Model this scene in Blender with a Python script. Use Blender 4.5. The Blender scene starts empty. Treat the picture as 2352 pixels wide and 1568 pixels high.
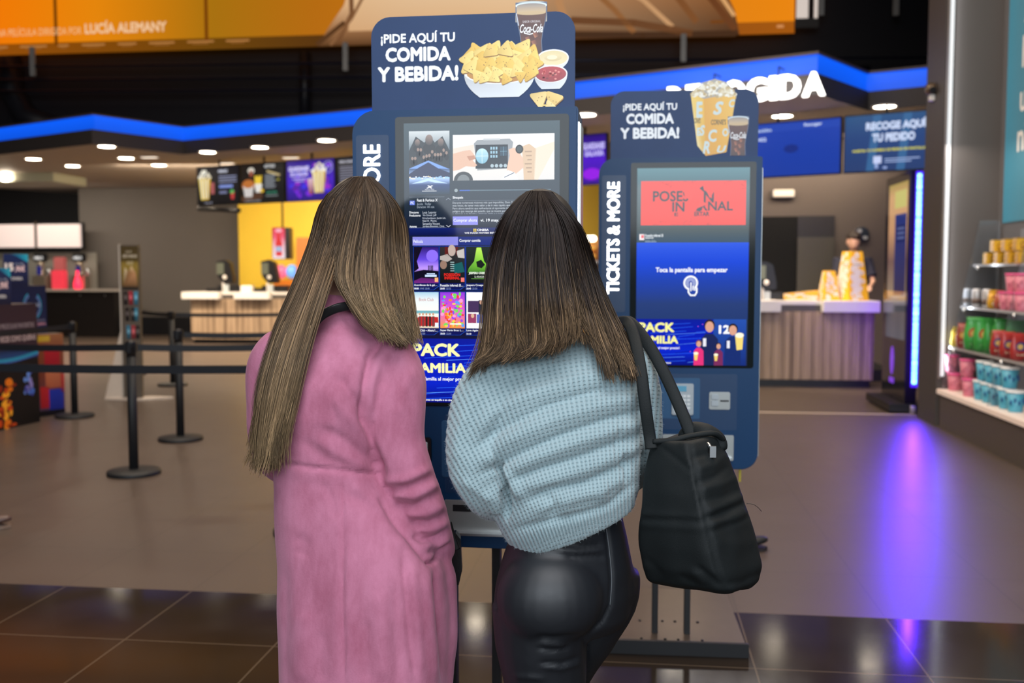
import bpy, bmesh, math, random
import numpy as np
from mathutils import Vector, Matrix, noise
random.seed(7); np.random.seed(7)
PI = math.pi
COL = bpy.context.scene.collection
sc = bpy.context.scene
sc.view_settings.view_transform = 'Standard'
sc.view_settings.look = 'None'
# ---------------------------------------------------------------- camera
FPX = 2352*35/36; HC = 1.42; TH = math.atan(156/FPX)
FW = Vector((0, math.cos(TH), -math.sin(TH))); UP = Vector((0, math.sin(TH), math.cos(TH)))
CAM = Vector((0, 0, HC))
def ray(px, py): return FW + Vector((1,0,0))*((px-1176)/FPX) - UP*((py-784)/FPX)
def at(px, py, Y): d = ray(px, py); return CAM + d*(Y/d.y)
def onz(px, py, Z): d = ray(px, py); return CAM + d*((Z-HC)/d.z)
def projn(P):
    P = np.asarray(P, dtype=float) - np.array(CAM)
    f = P[:,1]*FW.y + P[:,2]*FW.z; u = P[:,1]*UP.y + P[:,2]*UP.z
    return 1176 + FPX*P[:,0]/f, 784 - FPX*u/f
YAW = math.radians(6.8)                      # the hall is turned against the camera
EL = Vector((math.cos(YAW), -math.sin(YAW), 0)); ED = Vector((math.sin(YAW), math.cos(YAW), 0))
def hall(l, d, z=0): return EL*l + ED*d + Vector((0,0,z))
def hallpx(px, D, z=0):                       # point of the depth-D plane under column px
    k = (px-1176)/FPX; y = D/(math.cos(YAW)+k*math.sin(YAW)); return Vector((k*y, y, z))
def lat(v): return v.dot(EL)
cam = bpy.data.cameras.new('camera'); cam.lens = 35; cam.sensor_width = 36; cam.clip_end = 100
co = bpy.data.objects.new('camera', cam); COL.objects.link(co); sc.camera = co
co.location = CAM; co.rotation_euler = (PI/2-TH, 0, 0)
cam.dof.use_dof = True; cam.dof.focus_distance = 2.12; cam.dof.aperture_fstop = 3.4
# ---------------------------------------------------------------- colours and materials
def lin(c): return c/12.92 if c <= .04045 else ((c+.055)/1.055)**2.4
def rgb(r, g, b): return (lin(r/255), lin(g/255), lin(b/255), 1.0)
MATS = {}
def pm(name, col, rough=.5, metal=0, emit=None, es=1.0, nz=0.0, nscale=20, bump=0.0, bscale=200, spec=.5, coat=0, stretch=None, trans=0, sheen=0):
    if name in MATS: return MATS[name]
    m = bpy.data.materials.new(name); m.use_nodes = True; nt = m.node_tree; b = nt.nodes['Principled BSDF']
    b.inputs['Base Color'].default_value = col; b.inputs['Roughness'].default_value = rough
    b.inputs['Metallic'].default_value = metal; b.inputs['Specular IOR Level'].default_value = spec
    b.inputs['Coat Weight'].default_value = coat; b.inputs['Transmission Weight'].default_value = trans
    if sheen: b.inputs['Sheen Weight'].default_value = sheen
    if emit: b.inputs['Emission Color'].default_value = emit; b.inputs['Emission Strength'].default_value = es
    if nz or bump:
        tc = nt.nodes.new('ShaderNodeTexCoord'); mp = nt.nodes.new('ShaderNodeMapping')
        nt.links.new(tc.outputs['Object'], mp.inputs[0])
        if stretch: mp.inputs['Scale'].default_value = stretch
        if nz:
            n = nt.nodes.new('ShaderNodeTexNoise'); n.inputs['Scale'].default_value = nscale; n.inputs['Detail'].default_value = 5
            nt.links.new(mp.outputs[0], n.inputs['Vector'])
            mx = nt.nodes.new('ShaderNodeMix'); mx.data_type = 'RGBA'
            mx.inputs['A'].default_value = tuple(c*(1-nz) for c in col[:3])+(1,); mx.inputs['B'].default_value = tuple(min(1, c*(1+nz)) for c in col[:3])+(1,)
            nt.links.new(n.outputs['Fac'], mx.inputs['Factor']); nt.links.new(mx.outputs['Result'], b.inputs['Base Color'])
        if bump:
            n2 = nt.nodes.new('ShaderNodeTexNoise'); n2.inputs['Scale'].default_value = bscale; n2.inputs['Detail'].default_value = 4
            nt.links.new(mp.outputs[0], n2.inputs['Vector'])
            bp = nt.nodes.new('ShaderNodeBump'); bp.inputs['Strength'].default_value = bump; bp.inputs['Distance'].default_value = .004
            nt.links.new(n2.outputs['Fac'], bp.inputs['Height']); nt.links.new(bp.outputs[0], b.inputs['Normal'])
    MATS[name] = m; return m
def attr_mat(name, rough=.5, emit=0.0, base=True, spec=.5, sheen=0):
    if name in MATS: return MATS[name]
    m = bpy.data.materials.new(name); m.use_nodes = True; nt = m.node_tree; b = nt.nodes['Principled BSDF']
    a = nt.nodes.new('ShaderNodeAttribute'); a.attribute_name = 'Col'
    if base: nt.links.new(a.outputs['Color'], b.inputs['Base Color'])
    else: b.inputs['Base Color'].default_value = (.004,.004,.005,1)
    if emit: nt.links.new(a.outputs['Color'], b.inputs['Emission Color']); b.inputs['Emission Strength'].default_value = emit
    b.inputs['Roughness'].default_value = rough; b.inputs['Specular IOR Level'].default_value = spec
    if sheen: b.inputs['Sheen Weight'].default_value = sheen
    MATS[name] = m; return m
M_PRINT = attr_mat('printed_graphic', .35)
M_SCREEN = attr_mat('lit_screen_glass', .10, 1.12, False, .27)
M_DSCREEN = attr_mat('lit_menu_screen', .35, 1.0, False, .3)
M_BACKLIT = attr_mat('backlit_print', .5, .9, False, .2)
M_BLACK = pm('black_satin', (.006,.006,.008,1), .4, nz=.2)
M_BLACKM = pm('black_powder_coat', (.010,.011,.013,1), .55, bump=.15, bscale=600)
M_NAVY = pm('navy_painted_steel', (.003,.040,.120,1), .42, spec=.3, nz=.06, nscale=8)
M_STEEL = pm('brushed_steel', (.55,.57,.58,1), .32, 1, nz=.08, stretch=(1,1,30))
M_BRONZE = pm('brown_metal_plate', (.16,.12,.09,1), .28, .7, nz=.1)
M_WHITE = pm('white_laminate', (.78,.74,.70,1), .4, nz=.03)
M_LETTER = pm('glowing_white_letter', (.9,.9,.9,1), .5, emit=(1,.96,.9,1), es=4)
M_LED = pm('white_led_strip', (.9,.9,.9,1), .5, emit=(.95,.97,1,1), es=3)
# ---------------------------------------------------------------- objects
def tag(o, label=None, cat=None, group=None, kind=None):
    if label: o['label'] = label
    if cat: o['category'] = cat
    if group: o['group'] = group
    if kind: o['kind'] = kind
    return o
def thing(name, label, cat, loc=(0,0,0), rz=0, group=None):
    o = bpy.data.objects.new(name, None); COL.objects.link(o); o.location = loc; o.rotation_euler = (0,0,rz)
    o.empty_display_size = .1
    return tag(o, label, cat, group)
def link(name, me, parent=None, off=None):
    o = bpy.data.objects.new(name, me); COL.objects.link(o)
    if parent is not None: o.parent = parent
    return o
class MB:
    def __init__(s): s.v = []; s.f = []; s.m = []; s.sm = []; s.col = []
    def add(s, vs, fs, mi=0, sm=False):
        b = len(s.v); s.v += [tuple(v) for v in vs]
        for f in fs: s.f.append([b+i for i in f]); s.m.append(mi); s.sm.append(sm)
        return s
    def box(s, x0, x1, y0, y1, z0, z1, mi=0):
        v = [(x,y,z) for x in (x0,x1) for y in (y0,y1) for z in (z0,z1)]
        return s.add(v, [(0,1,3,2),(4,6,7,5),(0,4,5,1),(2,3,7,6),(0,2,6,4),(1,5,7,3)], mi)
    def prism(s, pts, y0, y1, mi=0, ax='y'):        # pts (x,z) extruded along y (or (x,y) along z, (y,z) along x)
        n = len(pts)
        mk = {'y': lambda p,t: (p[0],t,p[1]), 'z': lambda p,t: (p[0],p[1],t), 'x': lambda p,t: (t,p[0],p[1])}[ax]
        v = [mk(p,y0) for p in pts] + [mk(p,y1) for p in pts]
        f = [list(range(n)), list(range(2*n-1,n-1,-1))] + [(i,(i+1)%n,n+(i+1)%n,n+i) for i in range(n)]
        return s.add(v, f, mi)
    def tube(s, pts, r, n=10, mi=0, cap=True, sm=True, flat=None):
        pts = [Vector(p) for p in pts]; rs = r if isinstance(r,(list,tuple)) else [r]*len(pts)
        vs = []; up = None
        for i,p in enumerate(pts):
            t = (pts[min(i+1,len(pts)-1)]-pts[max(i-1,0)]).normalized()
            if up is None: up = Vector((0,0,1)) if abs(t.z) < .9 else Vector((0,1,0))
            a = t.cross(up).normalized(); b = a.cross(t).normalized(); up = b
            for k in range(n):
                w = 2*PI*k/n; vs.append(p + a*math.cos(w)*rs[i] + b*math.sin(w)*rs[i]*(flat or 1))
        fs = [(i*n+k, i*n+(k+1)%n, (i+1)*n+(k+1)%n, (i+1)*n+k) for i in range(len(pts)-1) for k in range(n)]
        s.add(vs, fs, mi, sm)
        if cap: b = len(s.v)-len(vs); s.f += [[b+k for k in range(n)][::-1], [b+(len(pts)-1)*n+k for k in range(n)]]; s.m += [mi,mi]; s.sm += [False,False]
        return s
    def ribbon(s, pts, w, t, mi=0):                 # flat band standing upright: width w along z, thickness t
        pts = [Vector(p) for p in pts]; vs = []
        for i,p in enumerate(pts):
            d = (pts[min(i+1,len(pts)-1)]-pts[max(i-1,0)]); d.z = 0; d.normalize(); nn = Vector((-d.y,d.x,0))
            vs += [p+nn*t/2+Vector((0,0,w/2)), p-nn*t/2+Vector((0,0,w/2)), p-nn*t/2-Vector((0,0,w/2)), p+nn*t/2-Vector((0,0,w/2))]
        fs = [(i*4+k, i*4+(k+1)%4, i*4+4+(k+1)%4, i*4+4+k) for i in range(len(pts)-1) for k in range(4)]
        fs += [(3,2,1,0), tuple(len(vs)-4+k for k in range(4))]
        return s.add(vs, fs, mi)
    def lathe(s, prof, n=24, mi=0, c=(0,0,0), sm=True, sy=1):
        vs = [(c[0]+r*math.cos(2*PI*k/n), c[1]+sy*r*math.sin(2*PI*k/n), c[2]+z) for r,z in prof for k in range(n)]
        fs = [(i*n+k, i*n+(k+1)%n, (i+1)*n+(k+1)%n, (i+1)*n+k) for i in range(len(prof)-1) for k in range(n)]
        fs += [list(range(n))[::-1], [(len(prof)-1)*n+k for k in range(n)]]
        return s.add(vs, fs, mi, sm)
    def rings(s, R, mi=0, cap=True, sm=True):
        n = len(R[0]); vs = [p for r in R for p in r]
        fs = [(i*n+k, i*n+(k+1)%n, (i+1)*n+(k+1)%n, (i+1)*n+k) for i in range(len(R)-1) for k in range(n)]
        if cap: fs += [list(range(n))[::-1], [(len(R)-1)*n+k for k in range(n)]]
        return s.add(vs, fs, mi, sm)
    def ball(s, c, r, mi=0, n=16, m=10):
        rx,ry,rz = r if isinstance(r,(tuple,list)) else (r,r,r)
        R = [[(c[0]+rx*math.sin(PI*(j+.02)/(m+.04))*math.cos(2*PI*k/n), c[1]+ry*math.sin(PI*(j+.02)/(m+.04))*math.sin(2*PI*k/n), c[2]-rz*math.cos(PI*j/m)) for k in range(n)] for j in range(m+1)]
        return s.rings(R, mi)
    def mesh(s, name, mats, off=None):
        me = bpy.data.meshes.new(name)
        vs = s.v if off is None else [(v[0]-off[0], v[1]-off[1], v[2]-off[2]) for v in s.v]
        me.from_pydata(vs, [], s.f); me.update()
        for m in (mats if isinstance(mats,(list,tuple)) else [mats]): me.materials.append(m)
        me.polygons.foreach_set('material_index', s.m); me.polygons.foreach_set('use_smooth', s.sm)
        return me
    def build(s, name, mats, parent=None, off=None, bevel=0):
        me = s.mesh(name, mats, off)
        bm = bmesh.new(); bm.from_mesh(me); bmesh.ops.recalc_face_normals(bm, faces=bm.faces)
        if bevel:
            ed = [e for e in bm.edges if len(e.link_faces) == 2 and e.calc_face_angle(0) > .6]
            bmesh.ops.bevel(bm, geom=ed, offset=bevel, segments=2, affect='EDGES', clamp_overlap=True)
        bm.to_mesh(me); bm.free()
        return link(name, me, parent)
def rrect(x0, x1, z0, z1, r, n=6):                   # corner radii r = (bl, br, tr, tl)
    if not isinstance(r,(tuple,list)): r = (r,)*4
    out = []
    for (cx,cz,a0),rr in zip(((x0,z0,PI),(x1,z0,1.5*PI),(x1,z1,0),(x0,z1,.5*PI)), r):
        sx = 1 if cx == x0 else -1; sz = 1 if cz == z0 else -1
        k = n if rr > .002 else 1
        for i in range(k):
            a = a0 + (PI/2*i/(k-1) if k > 1 else PI/4)
            out.append((cx+sx*rr+rr*math.cos(a), cz+sz*rr+rr*math.sin(a)))
    return out
# ---------------------------------------------------------------- lettering and flat prints
_T = {}
def glyphs(txt, bold=0.0, shear=0.0):
    k = (txt, bold, shear)
    if k in _T: return _T[k]
    cu = bpy.data.curves.new('lettering', 'FONT'); cu.body = txt; cu.offset = bold; cu.shear = shear; cu.resolution_u = 3; cu.fill_mode = 'FRONT'
    o = bpy.data.objects.new('lettering', cu); COL.objects.link(o)
    bpy.context.view_layer.update()
    me = o.evaluated_get(bpy.context.evaluated_depsgraph_get()).to_mesh()
    v = [(p.co.x, p.co.y) for p in me.vertices]; f = [list(p.vertices) for p in me.polygons]
    bpy.data.objects.remove(o); bpy.data.curves.remove(cu)
    if not v: v = [(0,0),(1,0),(1,1)]; f = []
    a = np.array(v); mn = a.min(0); mx = a.max(0); a = (a-mn)/(mx-mn+1e-9)
    _T[k] = (a, f, (mx-mn)); return _T[k]
class Print:
    EPS = .00025
    def __init__(s, src, dst, k=0.0):                # photo-like pixel rectangle -> rectangle (x left, z top, x right, z bottom)
        s.a = src; s.d = dst; s.k = k; s.v = []; s.f = []; s.c = []
    def mp(s, x, y):
        y = y + s.k*(x-(s.a[0]+s.a[2])/2)
        u = (x-s.a[0])/(s.a[2]-s.a[0]); w = (y-s.a[1])/(s.a[3]-s.a[1])
        return s.d[0]+u*(s.d[2]-s.d[0]), s.d[1]+w*(s.d[3]-s.d[1])
    def poly(s, pts, col, L=1, cols=None):
        b = len(s.v)
        for i,p in enumerate(pts):
            x,z = s.mp(*p); s.v.append((x, -L*s.EPS, z)); s.c.append(rgb(*(cols[i] if cols else col)))
        s.f.append(list(range(b, b+len(pts)))); return s
    def rect(s, x0, y0, x1, y1, col, L=1, c2=None, hor=False):
        c2 = c2 or col; cs = [col, c2, c2, col] if hor else [col, col, c2, c2]
        return s.poly([(x0,y0),(x1,y0),(x1,y1),(x0,y1)], col, L, cs)
    def grad(s, x0, y0, x1, y1, stops, L=1, hor=False):
        for (t0,c0),(t1,c1) in zip(stops, stops[1:]):
            if hor: s.rect(x0+(x1-x0)*t0, y0, x0+(x1-x0)*t1, y1, c0, L, c1, True)
            else: s.rect(x0, y0+(y1-y0)*t0, x1, y0+(y1-y0)*t1, c0, L, c1)
        return s
    def ell(s, cx, cy, rx, ry, col, L=1, n=20, a0=0, a1=2*PI, c2=None, rot=0):
        P = []; C = []
        for k in range(n):
            a = a0+(a1-a0)*k/(n if a1-a0 > 6.2 else n-1); x = rx*math.cos(a); y = ry*math.sin(a)
            P.append((cx+x*math.cos(rot)-y*math.sin(rot), cy+x*math.sin(rot)+y*math.cos(rot)))
            t = (math.sin(a)+1)/2; C.append(tuple(col[i]*(1-t)+(c2 or col)[i]*t for i in range(3)))
        return s.poly(P, col, L, C)
    def line(s, pts, w, col, L=1, closed=False):
        P = [Vector(p) for p in pts]; n = len(P)
        for i in range(n if closed else n-1):
            a = P[i]; b = P[(i+1)%n]; d = (b-a); l = d.length or 1; q = Vector((-d.y, d.x))/l*w/2; e = d/l*w*.2
            s.poly([a-e+q, b+e+q, b+e-q, a-e-q], col, L)
        return s
    def text(s, t, x0, y0, x1, y1, col, L=3, bold=.0, shear=0, rot=0):
        a, f, sz = glyphs(t, 0.0, shear)
        k = bold*1.15*(y1-y0)/max(sz[1],.3); kx = k*abs((x1-x0)/sz[0])/max(1e-9,abs((y1-y0)/max(sz[1],.3)))    # heavier weight: shifted copies
        if bold: x0, x1 = x0+kx, x1-kx; y0, y1 = y0+k, y1-k
        sh = [(0,0)] if not bold else [(math.cos(q*PI/4), math.sin(q*PI/4)) for q in range(8)]
        for n_,(dx,dy) in enumerate(sh):
            b = len(s.v)
            for p in a:
                x,z = s.mp(x0+(x1-x0)*p[0]+dx*kx, y1-(y1-y0)*p[1]+dy*k); s.v.append((x, -(L+.02*n_)*s.EPS, z)); s.c.append(rgb(*col))
            s.f += [[b+i for i in q] for q in f]
        return s
    def build(s, name, mat, parent=None, y=0.0, loc=None, rz=0, kind=None):
        me = bpy.data.meshes.new(name); me.from_pydata([(v[0], v[1]+y, v[2]) for v in s.v], [], s.f); me.update()
        ca = me.color_attributes.new('Col', 'FLOAT_COLOR', 'POINT'); ca.data.foreach_set('color', np.array(s.c, dtype=np.float32).ravel())
        me.materials.append(mat); o = link(name, me, parent)
        if loc is not None: o.location = loc; o.rotation_euler = (0,0,rz)
        return o
# ================================================================ THE HALL
def floor_mat():
    m = bpy.data.materials.new('floor_tiles'); m.use_nodes = True; nt = m.node_tree; N = nt.nodes; Lk = nt.links
    b = N['Principled BSDF']; b.inputs['Specular IOR Level'].default_value = .3
    tc = N.new('ShaderNodeTexCoord'); mp = N.new('ShaderNodeMapping'); mp.vector_type = 'POINT'; mp.inputs['Rotation'].default_value = (0,0,YAW)
    Lk.new(tc.outputs['Object'], mp.inputs[0]); sp = N.new('ShaderNodeSeparateXYZ'); Lk.new(mp.outputs[0], sp.inputs[0])
    def math_(op, a, c=None):
        n = N.new('ShaderNodeMath'); n.operation = op
        for i,x in enumerate((a,c)):
            if x is None: continue
            if isinstance(x,(int,float)): n.inputs[i].default_value = x
            else: Lk.new(x, n.inputs[i])
        return n.outputs[0]
    def cell(o, ph): return math_('ABSOLUTE', math_('SUBTRACT', math_('FRACT', math_('DIVIDE', math_('SUBTRACT', o, ph), .6)), .5))
    gx = cell(sp.outputs['X'], .456); gy = cell(sp.outputs['Y'], 4.18)
    g = math_('GREATER_THAN', math_('MAXIMUM', gx, gy), .4945)
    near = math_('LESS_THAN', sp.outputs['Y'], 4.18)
    n1 = N.new('ShaderNodeTexNoise'); n1.inputs['Scale'].default_value = 2.2; n1.inputs['Detail'].default_value = 9; n1.inputs['Roughness'].default_value = .65; Lk.new(tc.outputs['Object'], n1.inputs['Vector'])
    def mix(f, A, B):
        x = N.new('ShaderNodeMix'); x.data_type = 'RGBA'
        for nm,q in (('Factor',f),('A',A),('B',B)):
            if isinstance(q,(tuple,float,int)): x.inputs[nm].default_value = q
            else: Lk.new(q, x.inputs[nm])
        return x.outputs['Result']
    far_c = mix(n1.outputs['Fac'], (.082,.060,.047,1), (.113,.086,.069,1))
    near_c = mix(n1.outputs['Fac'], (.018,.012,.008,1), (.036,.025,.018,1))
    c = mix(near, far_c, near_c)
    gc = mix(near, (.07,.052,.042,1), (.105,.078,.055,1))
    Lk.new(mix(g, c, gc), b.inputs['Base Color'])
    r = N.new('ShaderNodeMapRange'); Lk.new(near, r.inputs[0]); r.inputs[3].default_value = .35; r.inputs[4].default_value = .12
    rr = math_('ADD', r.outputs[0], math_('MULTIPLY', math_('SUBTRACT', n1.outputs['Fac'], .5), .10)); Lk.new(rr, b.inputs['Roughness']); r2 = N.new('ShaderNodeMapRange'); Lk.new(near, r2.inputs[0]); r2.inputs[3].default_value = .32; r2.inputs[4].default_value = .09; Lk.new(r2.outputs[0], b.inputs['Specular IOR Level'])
    bp = N.new('ShaderNodeBump'); bp.inputs['Strength'].default_value = .25; bp.inputs['Distance'].default_value = .002
    Lk.new(math_('SUBTRACT', math_('MULTIPLY', n1.outputs['Fac'], .15), g), bp.inputs['Height']); Lk.new(bp.outputs[0], b.inputs['Normal'])
    return m
def struct(name, mb, mats, **k): return tag(mb.build(name, mats, **k), kind='structure')
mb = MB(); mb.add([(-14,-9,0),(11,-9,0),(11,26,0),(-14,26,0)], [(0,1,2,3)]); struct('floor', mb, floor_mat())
M_CEIL = pm('dark_ceiling', (.0035,.0035,.006,1), .9, nz=.3, nscale=1.5)
M_GREYW = pm('warm_grey_wall', (.135,.118,.106,1), .75, nz=.06, nscale=1.2)
M_DARKW = pm('dark_wall', (.018,.017,.019,1), .7, nz=.2, nscale=1)
M_YEL = pm('yellow_wall', (.88,.60,.055,1), .5, nz=.05, nscale=2)
M_SOFF = pm('soffit_plaster', (.42,.36,.31,1), .7, nz=.03)
mb = MB(); mb.add([(-14,-9,7),(11,-9,7),(11,26,7),(-14,26,7)], [(0,1,2,3)]); struct('ceiling', mb, M_CEIL)
def wall_seg(name, px0, px1, D0, D1, z0, z1, mat, th=.12):
    a = hallpx(px0, D0); b = hallpx(px1, D1); d = (b-a).normalized(); n = Vector((-d.y, d.x, 0))*th
    mb = MB(); p = [a,b,b+n,a+n]
    mb.prism([(q.x,q.y) for q in p], z0, z1, ax='z'); return struct(name, mb, mat)
wall_seg('wall_back', 188, 553, 22.0, 22.0, 0, 3.39, M_GREYW)
wall_seg('wall_yellow', 551, 1392, 21.2, 19.4, 0, 3.39, M_YEL)
wall_seg('wall_left', -500, 190, 23.5, 23.5, 0, 6.9, M_DARKW)
wall_seg('baseboard_back', 188, 440, 21.9, 21.9, 0, .42, M_BLACK, th=.05)
M_GREYR = pm('taupe_wall', (.13,.105,.092,1), .75, nz=.06, nscale=1.2)
DR = 15.3
wall_seg('wall_right', 1392, 2300, DR, DR, 0, 3.39, M_GREYR)
wall_seg('wall_front', -1500, 2600, 26.5, 26.5, 0, 7, M_CEIL)
# doorway in the wall behind the pick-up counter: open dark half and a grey leaf
def pxrect(mb, px0, px1, py0, py1, D, th, mi=0):
    a = hallpx(px0, D); b = hallpx(px1, D); zt = at(px0, py0, a.y).z; zb = at(px0, py1, a.y).z
    la, lb = lat(a), lat(b); v = []
    for l in (la, lb):
        for d in (D-th, D):
            for z in (zb, zt): v.append(hall(l, d, z))
    mb.add(v, [(0,1,3,2),(4,6,7,5),(0,4,5,1),(2,3,7,6),(0,2,6,4),(1,5,7,3)], mi); return la, lb, zb, zt
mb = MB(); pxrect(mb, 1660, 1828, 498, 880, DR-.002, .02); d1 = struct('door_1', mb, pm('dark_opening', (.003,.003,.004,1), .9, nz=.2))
mb = MB(); pxrect(mb, 1828, 1912, 545, 880, DR-.004, .05); pxrect(mb, 1828, 1912, 496, 545, DR-.004, .03, 1)
struct('door_2', mb, [pm('olive_grey_door', (.085,.075,.062,1), .5, nz=.05), pm('door_transom', (.03,.027,.03,1), .5, nz=.05)])
# canopy over the counters: soffit, fascia, blue light cove
ZT, ZB, ZS = 3.85, 3.63, 3.40
EDGE = [(-420,352),(210,263),(420,292),(840,250),(1320,187),(1880,122),(1997,168),(2200,147)]
E3 = [onz(px, py, ZT) for px,py in EDGE]
def inset(P, k):
    out = []
    for i,p in enumerate(P):
        a = P[max(i-1,0)]; b = P[min(i+1,len(P)-1)]; d = (b-a); d.z = 0; d.normalize(); out.append(p+Vector((-d.y,d.x,0))*k)
    return out
I3 = inset(E3, .05); J3 = inset(E3, .25)
back = [Vector((8, 26, 0)), Vector((-11, 26, 0))]
mb = MB(); n = len(E3)
fas = [(p.x,p.y) for p in E3]; top = [(p.x,p.y) for p in J3]
pl = fas + [(6.2,22),(-10.5,25.5)]
mb.add([(x,y,ZS) for x,y in pl], [list(range(len(pl)))], 0)                                # soffit
mb.add([(p.x,p.y,z) for p in E3 for z in (ZS,ZB)], [(2*i,2*i+2,2*i+3,2*i+1) for i in range(n-1)], 1)   # fascia
mb.add([(p.x,p.y,ZB) for p in E3]+[(p.x,p.y,ZB) for p in J3], [(i,i+1,n+i+1,n+i) for i in range(n-1)], 1)
mb.add([(p.x,p.y,z) for p in E3 for z in (ZT,ZT+.025)]+[(p.x,p.y,ZT) for p in J3], [(2*i,2*i+2,2*i+3,2*i+1) for i in range(n-1)]+[(2*i,2*i+2,2*n+i+1,2*n+i) for i in range(n-1)], 2)
pl2 = fas + [(6.2,22),(-10.5,25.5)]
mb.add([(x,y,ZT+.025) for x,y in pl2], [list(range(len(pl2)))], 1)
trim = struct('trim_1', mb, [M_SOFF, pm('fascia_grey', (.055,.046,.044,1), .6, nz=.05), pm('canopy_lip', (.10,.07,.06,1), .5, nz=.05)])
mb = MB(); mb.add([(p.x,p.y,z) for p in I3 for z in (ZB,ZB+.07,ZT-.06,ZT)], [(4*i+k,4*i+4+k,4*i+5+k,4*i+1+k) for i in range(n-1) for k in range(3)])
m = bpy.data.materials.new('blue_cove_light'); m.use_nodes = True; nt = m.node_tree; b = nt.nodes['Principled BSDF']
tcn = nt.nodes.new('ShaderNodeTexCoord'); sp = nt.nodes.new('ShaderNodeSeparateXYZ'); nt.links.new(tcn.outputs['Object'], sp.inputs[0])
mr = nt.nodes.new('ShaderNodeMapRange'); mr.inputs[1].default_value = ZB; mr.inputs[2].default_value = ZT; mr.inputs[3].default_value = .75; mr.inputs[4].default_value = 1.05
nt.links.new(sp.outputs['Z'], mr.inputs[0]); nt.links.new(mr.outputs[0], b.inputs['Emission Strength'])
b.inputs['Emission Color'].default_value = rgb(6,92,246); b.inputs['Base Color'].default_value = (.01,.05,.3,1)
tag(mb.build('light_strip', m), 'long blue glowing light strip running along the zigzag canopy edge', 'light strip')
# downlights in the soffit
M_LAMP = pm('lit_downlight', (1,1,1,1), .4, emit=(1,.86,.66,1), es=45)
M_RING = pm('downlight_ring', (.75,.7,.65,1), .4, nz=.02)
def downlight(px, py, label, pw=220, r=.13, oval=1.0):
    p = onz(px, py, ZS)
    t = thing('downlight', label, 'ceiling light', p, -YAW, 'downlights in the canopy ceiling')
    b = MB(); b.lathe([(r*1.18,-.001),(r*1.18,-.014),(r,-.016),(r,-.003)], 28); b.build('trim_ring', M_RING, t)
    b = MB(); b.lathe([(r*.96,-.004),(r*.9,-.010),(r*.5,-.012)], 24); b.build('lamp_disc', M_LAMP, t)
    L = bpy.data.lights.new('downlight_beam', 'SPOT'); L.energy = pw; L.color = (1,.80,.58); L.spot_size = math.radians(125); L.spot_blend = .6; L.shadow_soft_size = .12
    o = bpy.data.objects.new('downlight_beam', L); COL.objects.link(o); o.parent = t; o.location = (0,0,-.05)
for px,py,lb in ((245,335,'round downlight nearest the left canopy corner'), (77,364,'round downlight at far left of the canopy ceiling'), (167,380,'round downlight deep in the ceiling above the drink taps'),
        (290,362,'round downlight above the slim brochure totem, front of a pair'), (365,378,'round downlight behind the pair over the brochure totem'), (477,348,'round downlight just right of the canopy valley'),
        (597,337,'round downlight in front of the menu screens, middle of the row'), (750,321,'round downlight above the purple menu screen'),
        (880,308,'round downlight in the canopy ceiling hidden behind the large kiosk, left'), (1090,287,'round downlight in the canopy ceiling hidden behind the large kiosk, right'),
        (1345,262,'round downlight beside the right edge of the large kiosk'), (1797,265,'round downlight in front of the plain blue screen'), (2032,243,'round downlight above the pick-up message screen'),
        (1560,254,'round downlight hidden behind the small kiosk header')):
    downlight(px, py, lb)
# small square soffit lamps and a smoke detector
def soffit_lamp(px, py, label):
    p = onz(px, py, ZS); t = thing('recessed_lamp', label, 'ceiling light', p, -YAW, 'small square ceiling lamps')
    b = MB(); b.box(-.16,.16,-.09,.09,-.012,0); b.build('frame', M_RING, t, bevel=.004)
    b = MB(); b.box(-.13,.13,-.06,.06,-.016,-.012); b.build('diffuser', pm('dim_lamp', (.8,.75,.7,1), .5, emit=(1,.85,.7,1), es=1.6), t)
soffit_lamp(343,360,'unlit small square lamp behind the brochure totem downlights'); soffit_lamp(520,374,'small lit lamp left above the burger menu screen'); soffit_lamp(668,361,'small lit lamp above the gap left of the purple screen')
# light metal strip in the floor
a = hallpx(1500, 10.37); b_ = hallpx(2110, 10.37); mb = MB()
mb.add([hall(lat(a),10.34,.002), hall(lat(b_),10.34,.002), hall(lat(b_),10.40,.002), hall(lat(a),10.40,.002)], [(0,1,2,3)]); struct('trim_2', mb, pm('floor_joint_strip', (.75,.62,.5,1), .4, nz=.05))
# mezzanine front with banner, rails, posts
DM = 17.6
def hz(px, py, D): return at(px, py, hallpx(px, D).y).z
mb = MB(); l0, l1 = lat(hallpx(-300, DM+.5)), lat(hallpx(2400, DM+.5))
mb.add([hall(l0,DM+.5,3.9),hall(l1,DM+.5,3.9),hall(l1,DM+.5,6.9),hall(l0,DM+.5,6.9)], [(0,1,2,3)])
struct('wall_mezzanine', mb, pm('mezzanine_dark', (.0045,.0045,.010,1), .7, nz=.4, nscale=.8))
bl = lat(hallpx(-160, DM)); br = lat(hallpx(1812, DM))
zb = hz(900,103,DM); ztop = hz(900,-90,DM)
P = Print((-160,-90,1812,103), (bl, ztop, br, zb)); P.EPS = .004
OR = [(0,(255,118,0)),(.10,(252,128,4)),(.22,(240,140,10)),(.36,(176,118,14)),(.48,(190,112,14)),(1,(245,140,8))]
P.grad(-160,-90,1812,76,OR,1,True)
P.grad(-160,76,1812,103,[(0,(165,84,8)),(.36,(112,70,8)),(.5,(90,52,10)),(1,(170,90,6))],1,True)
for x in (178,535): P.rect(x-4,-90,x+4,82,(120,62,4),2)
P.text('UNA PELÍCULA DIRIGIDA POR',24,36,240,58,(250,196,140),3,.0); P.text('LUCÍA ALEMANY',248,27,442,58,(250,205,160),3,.03)
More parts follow.
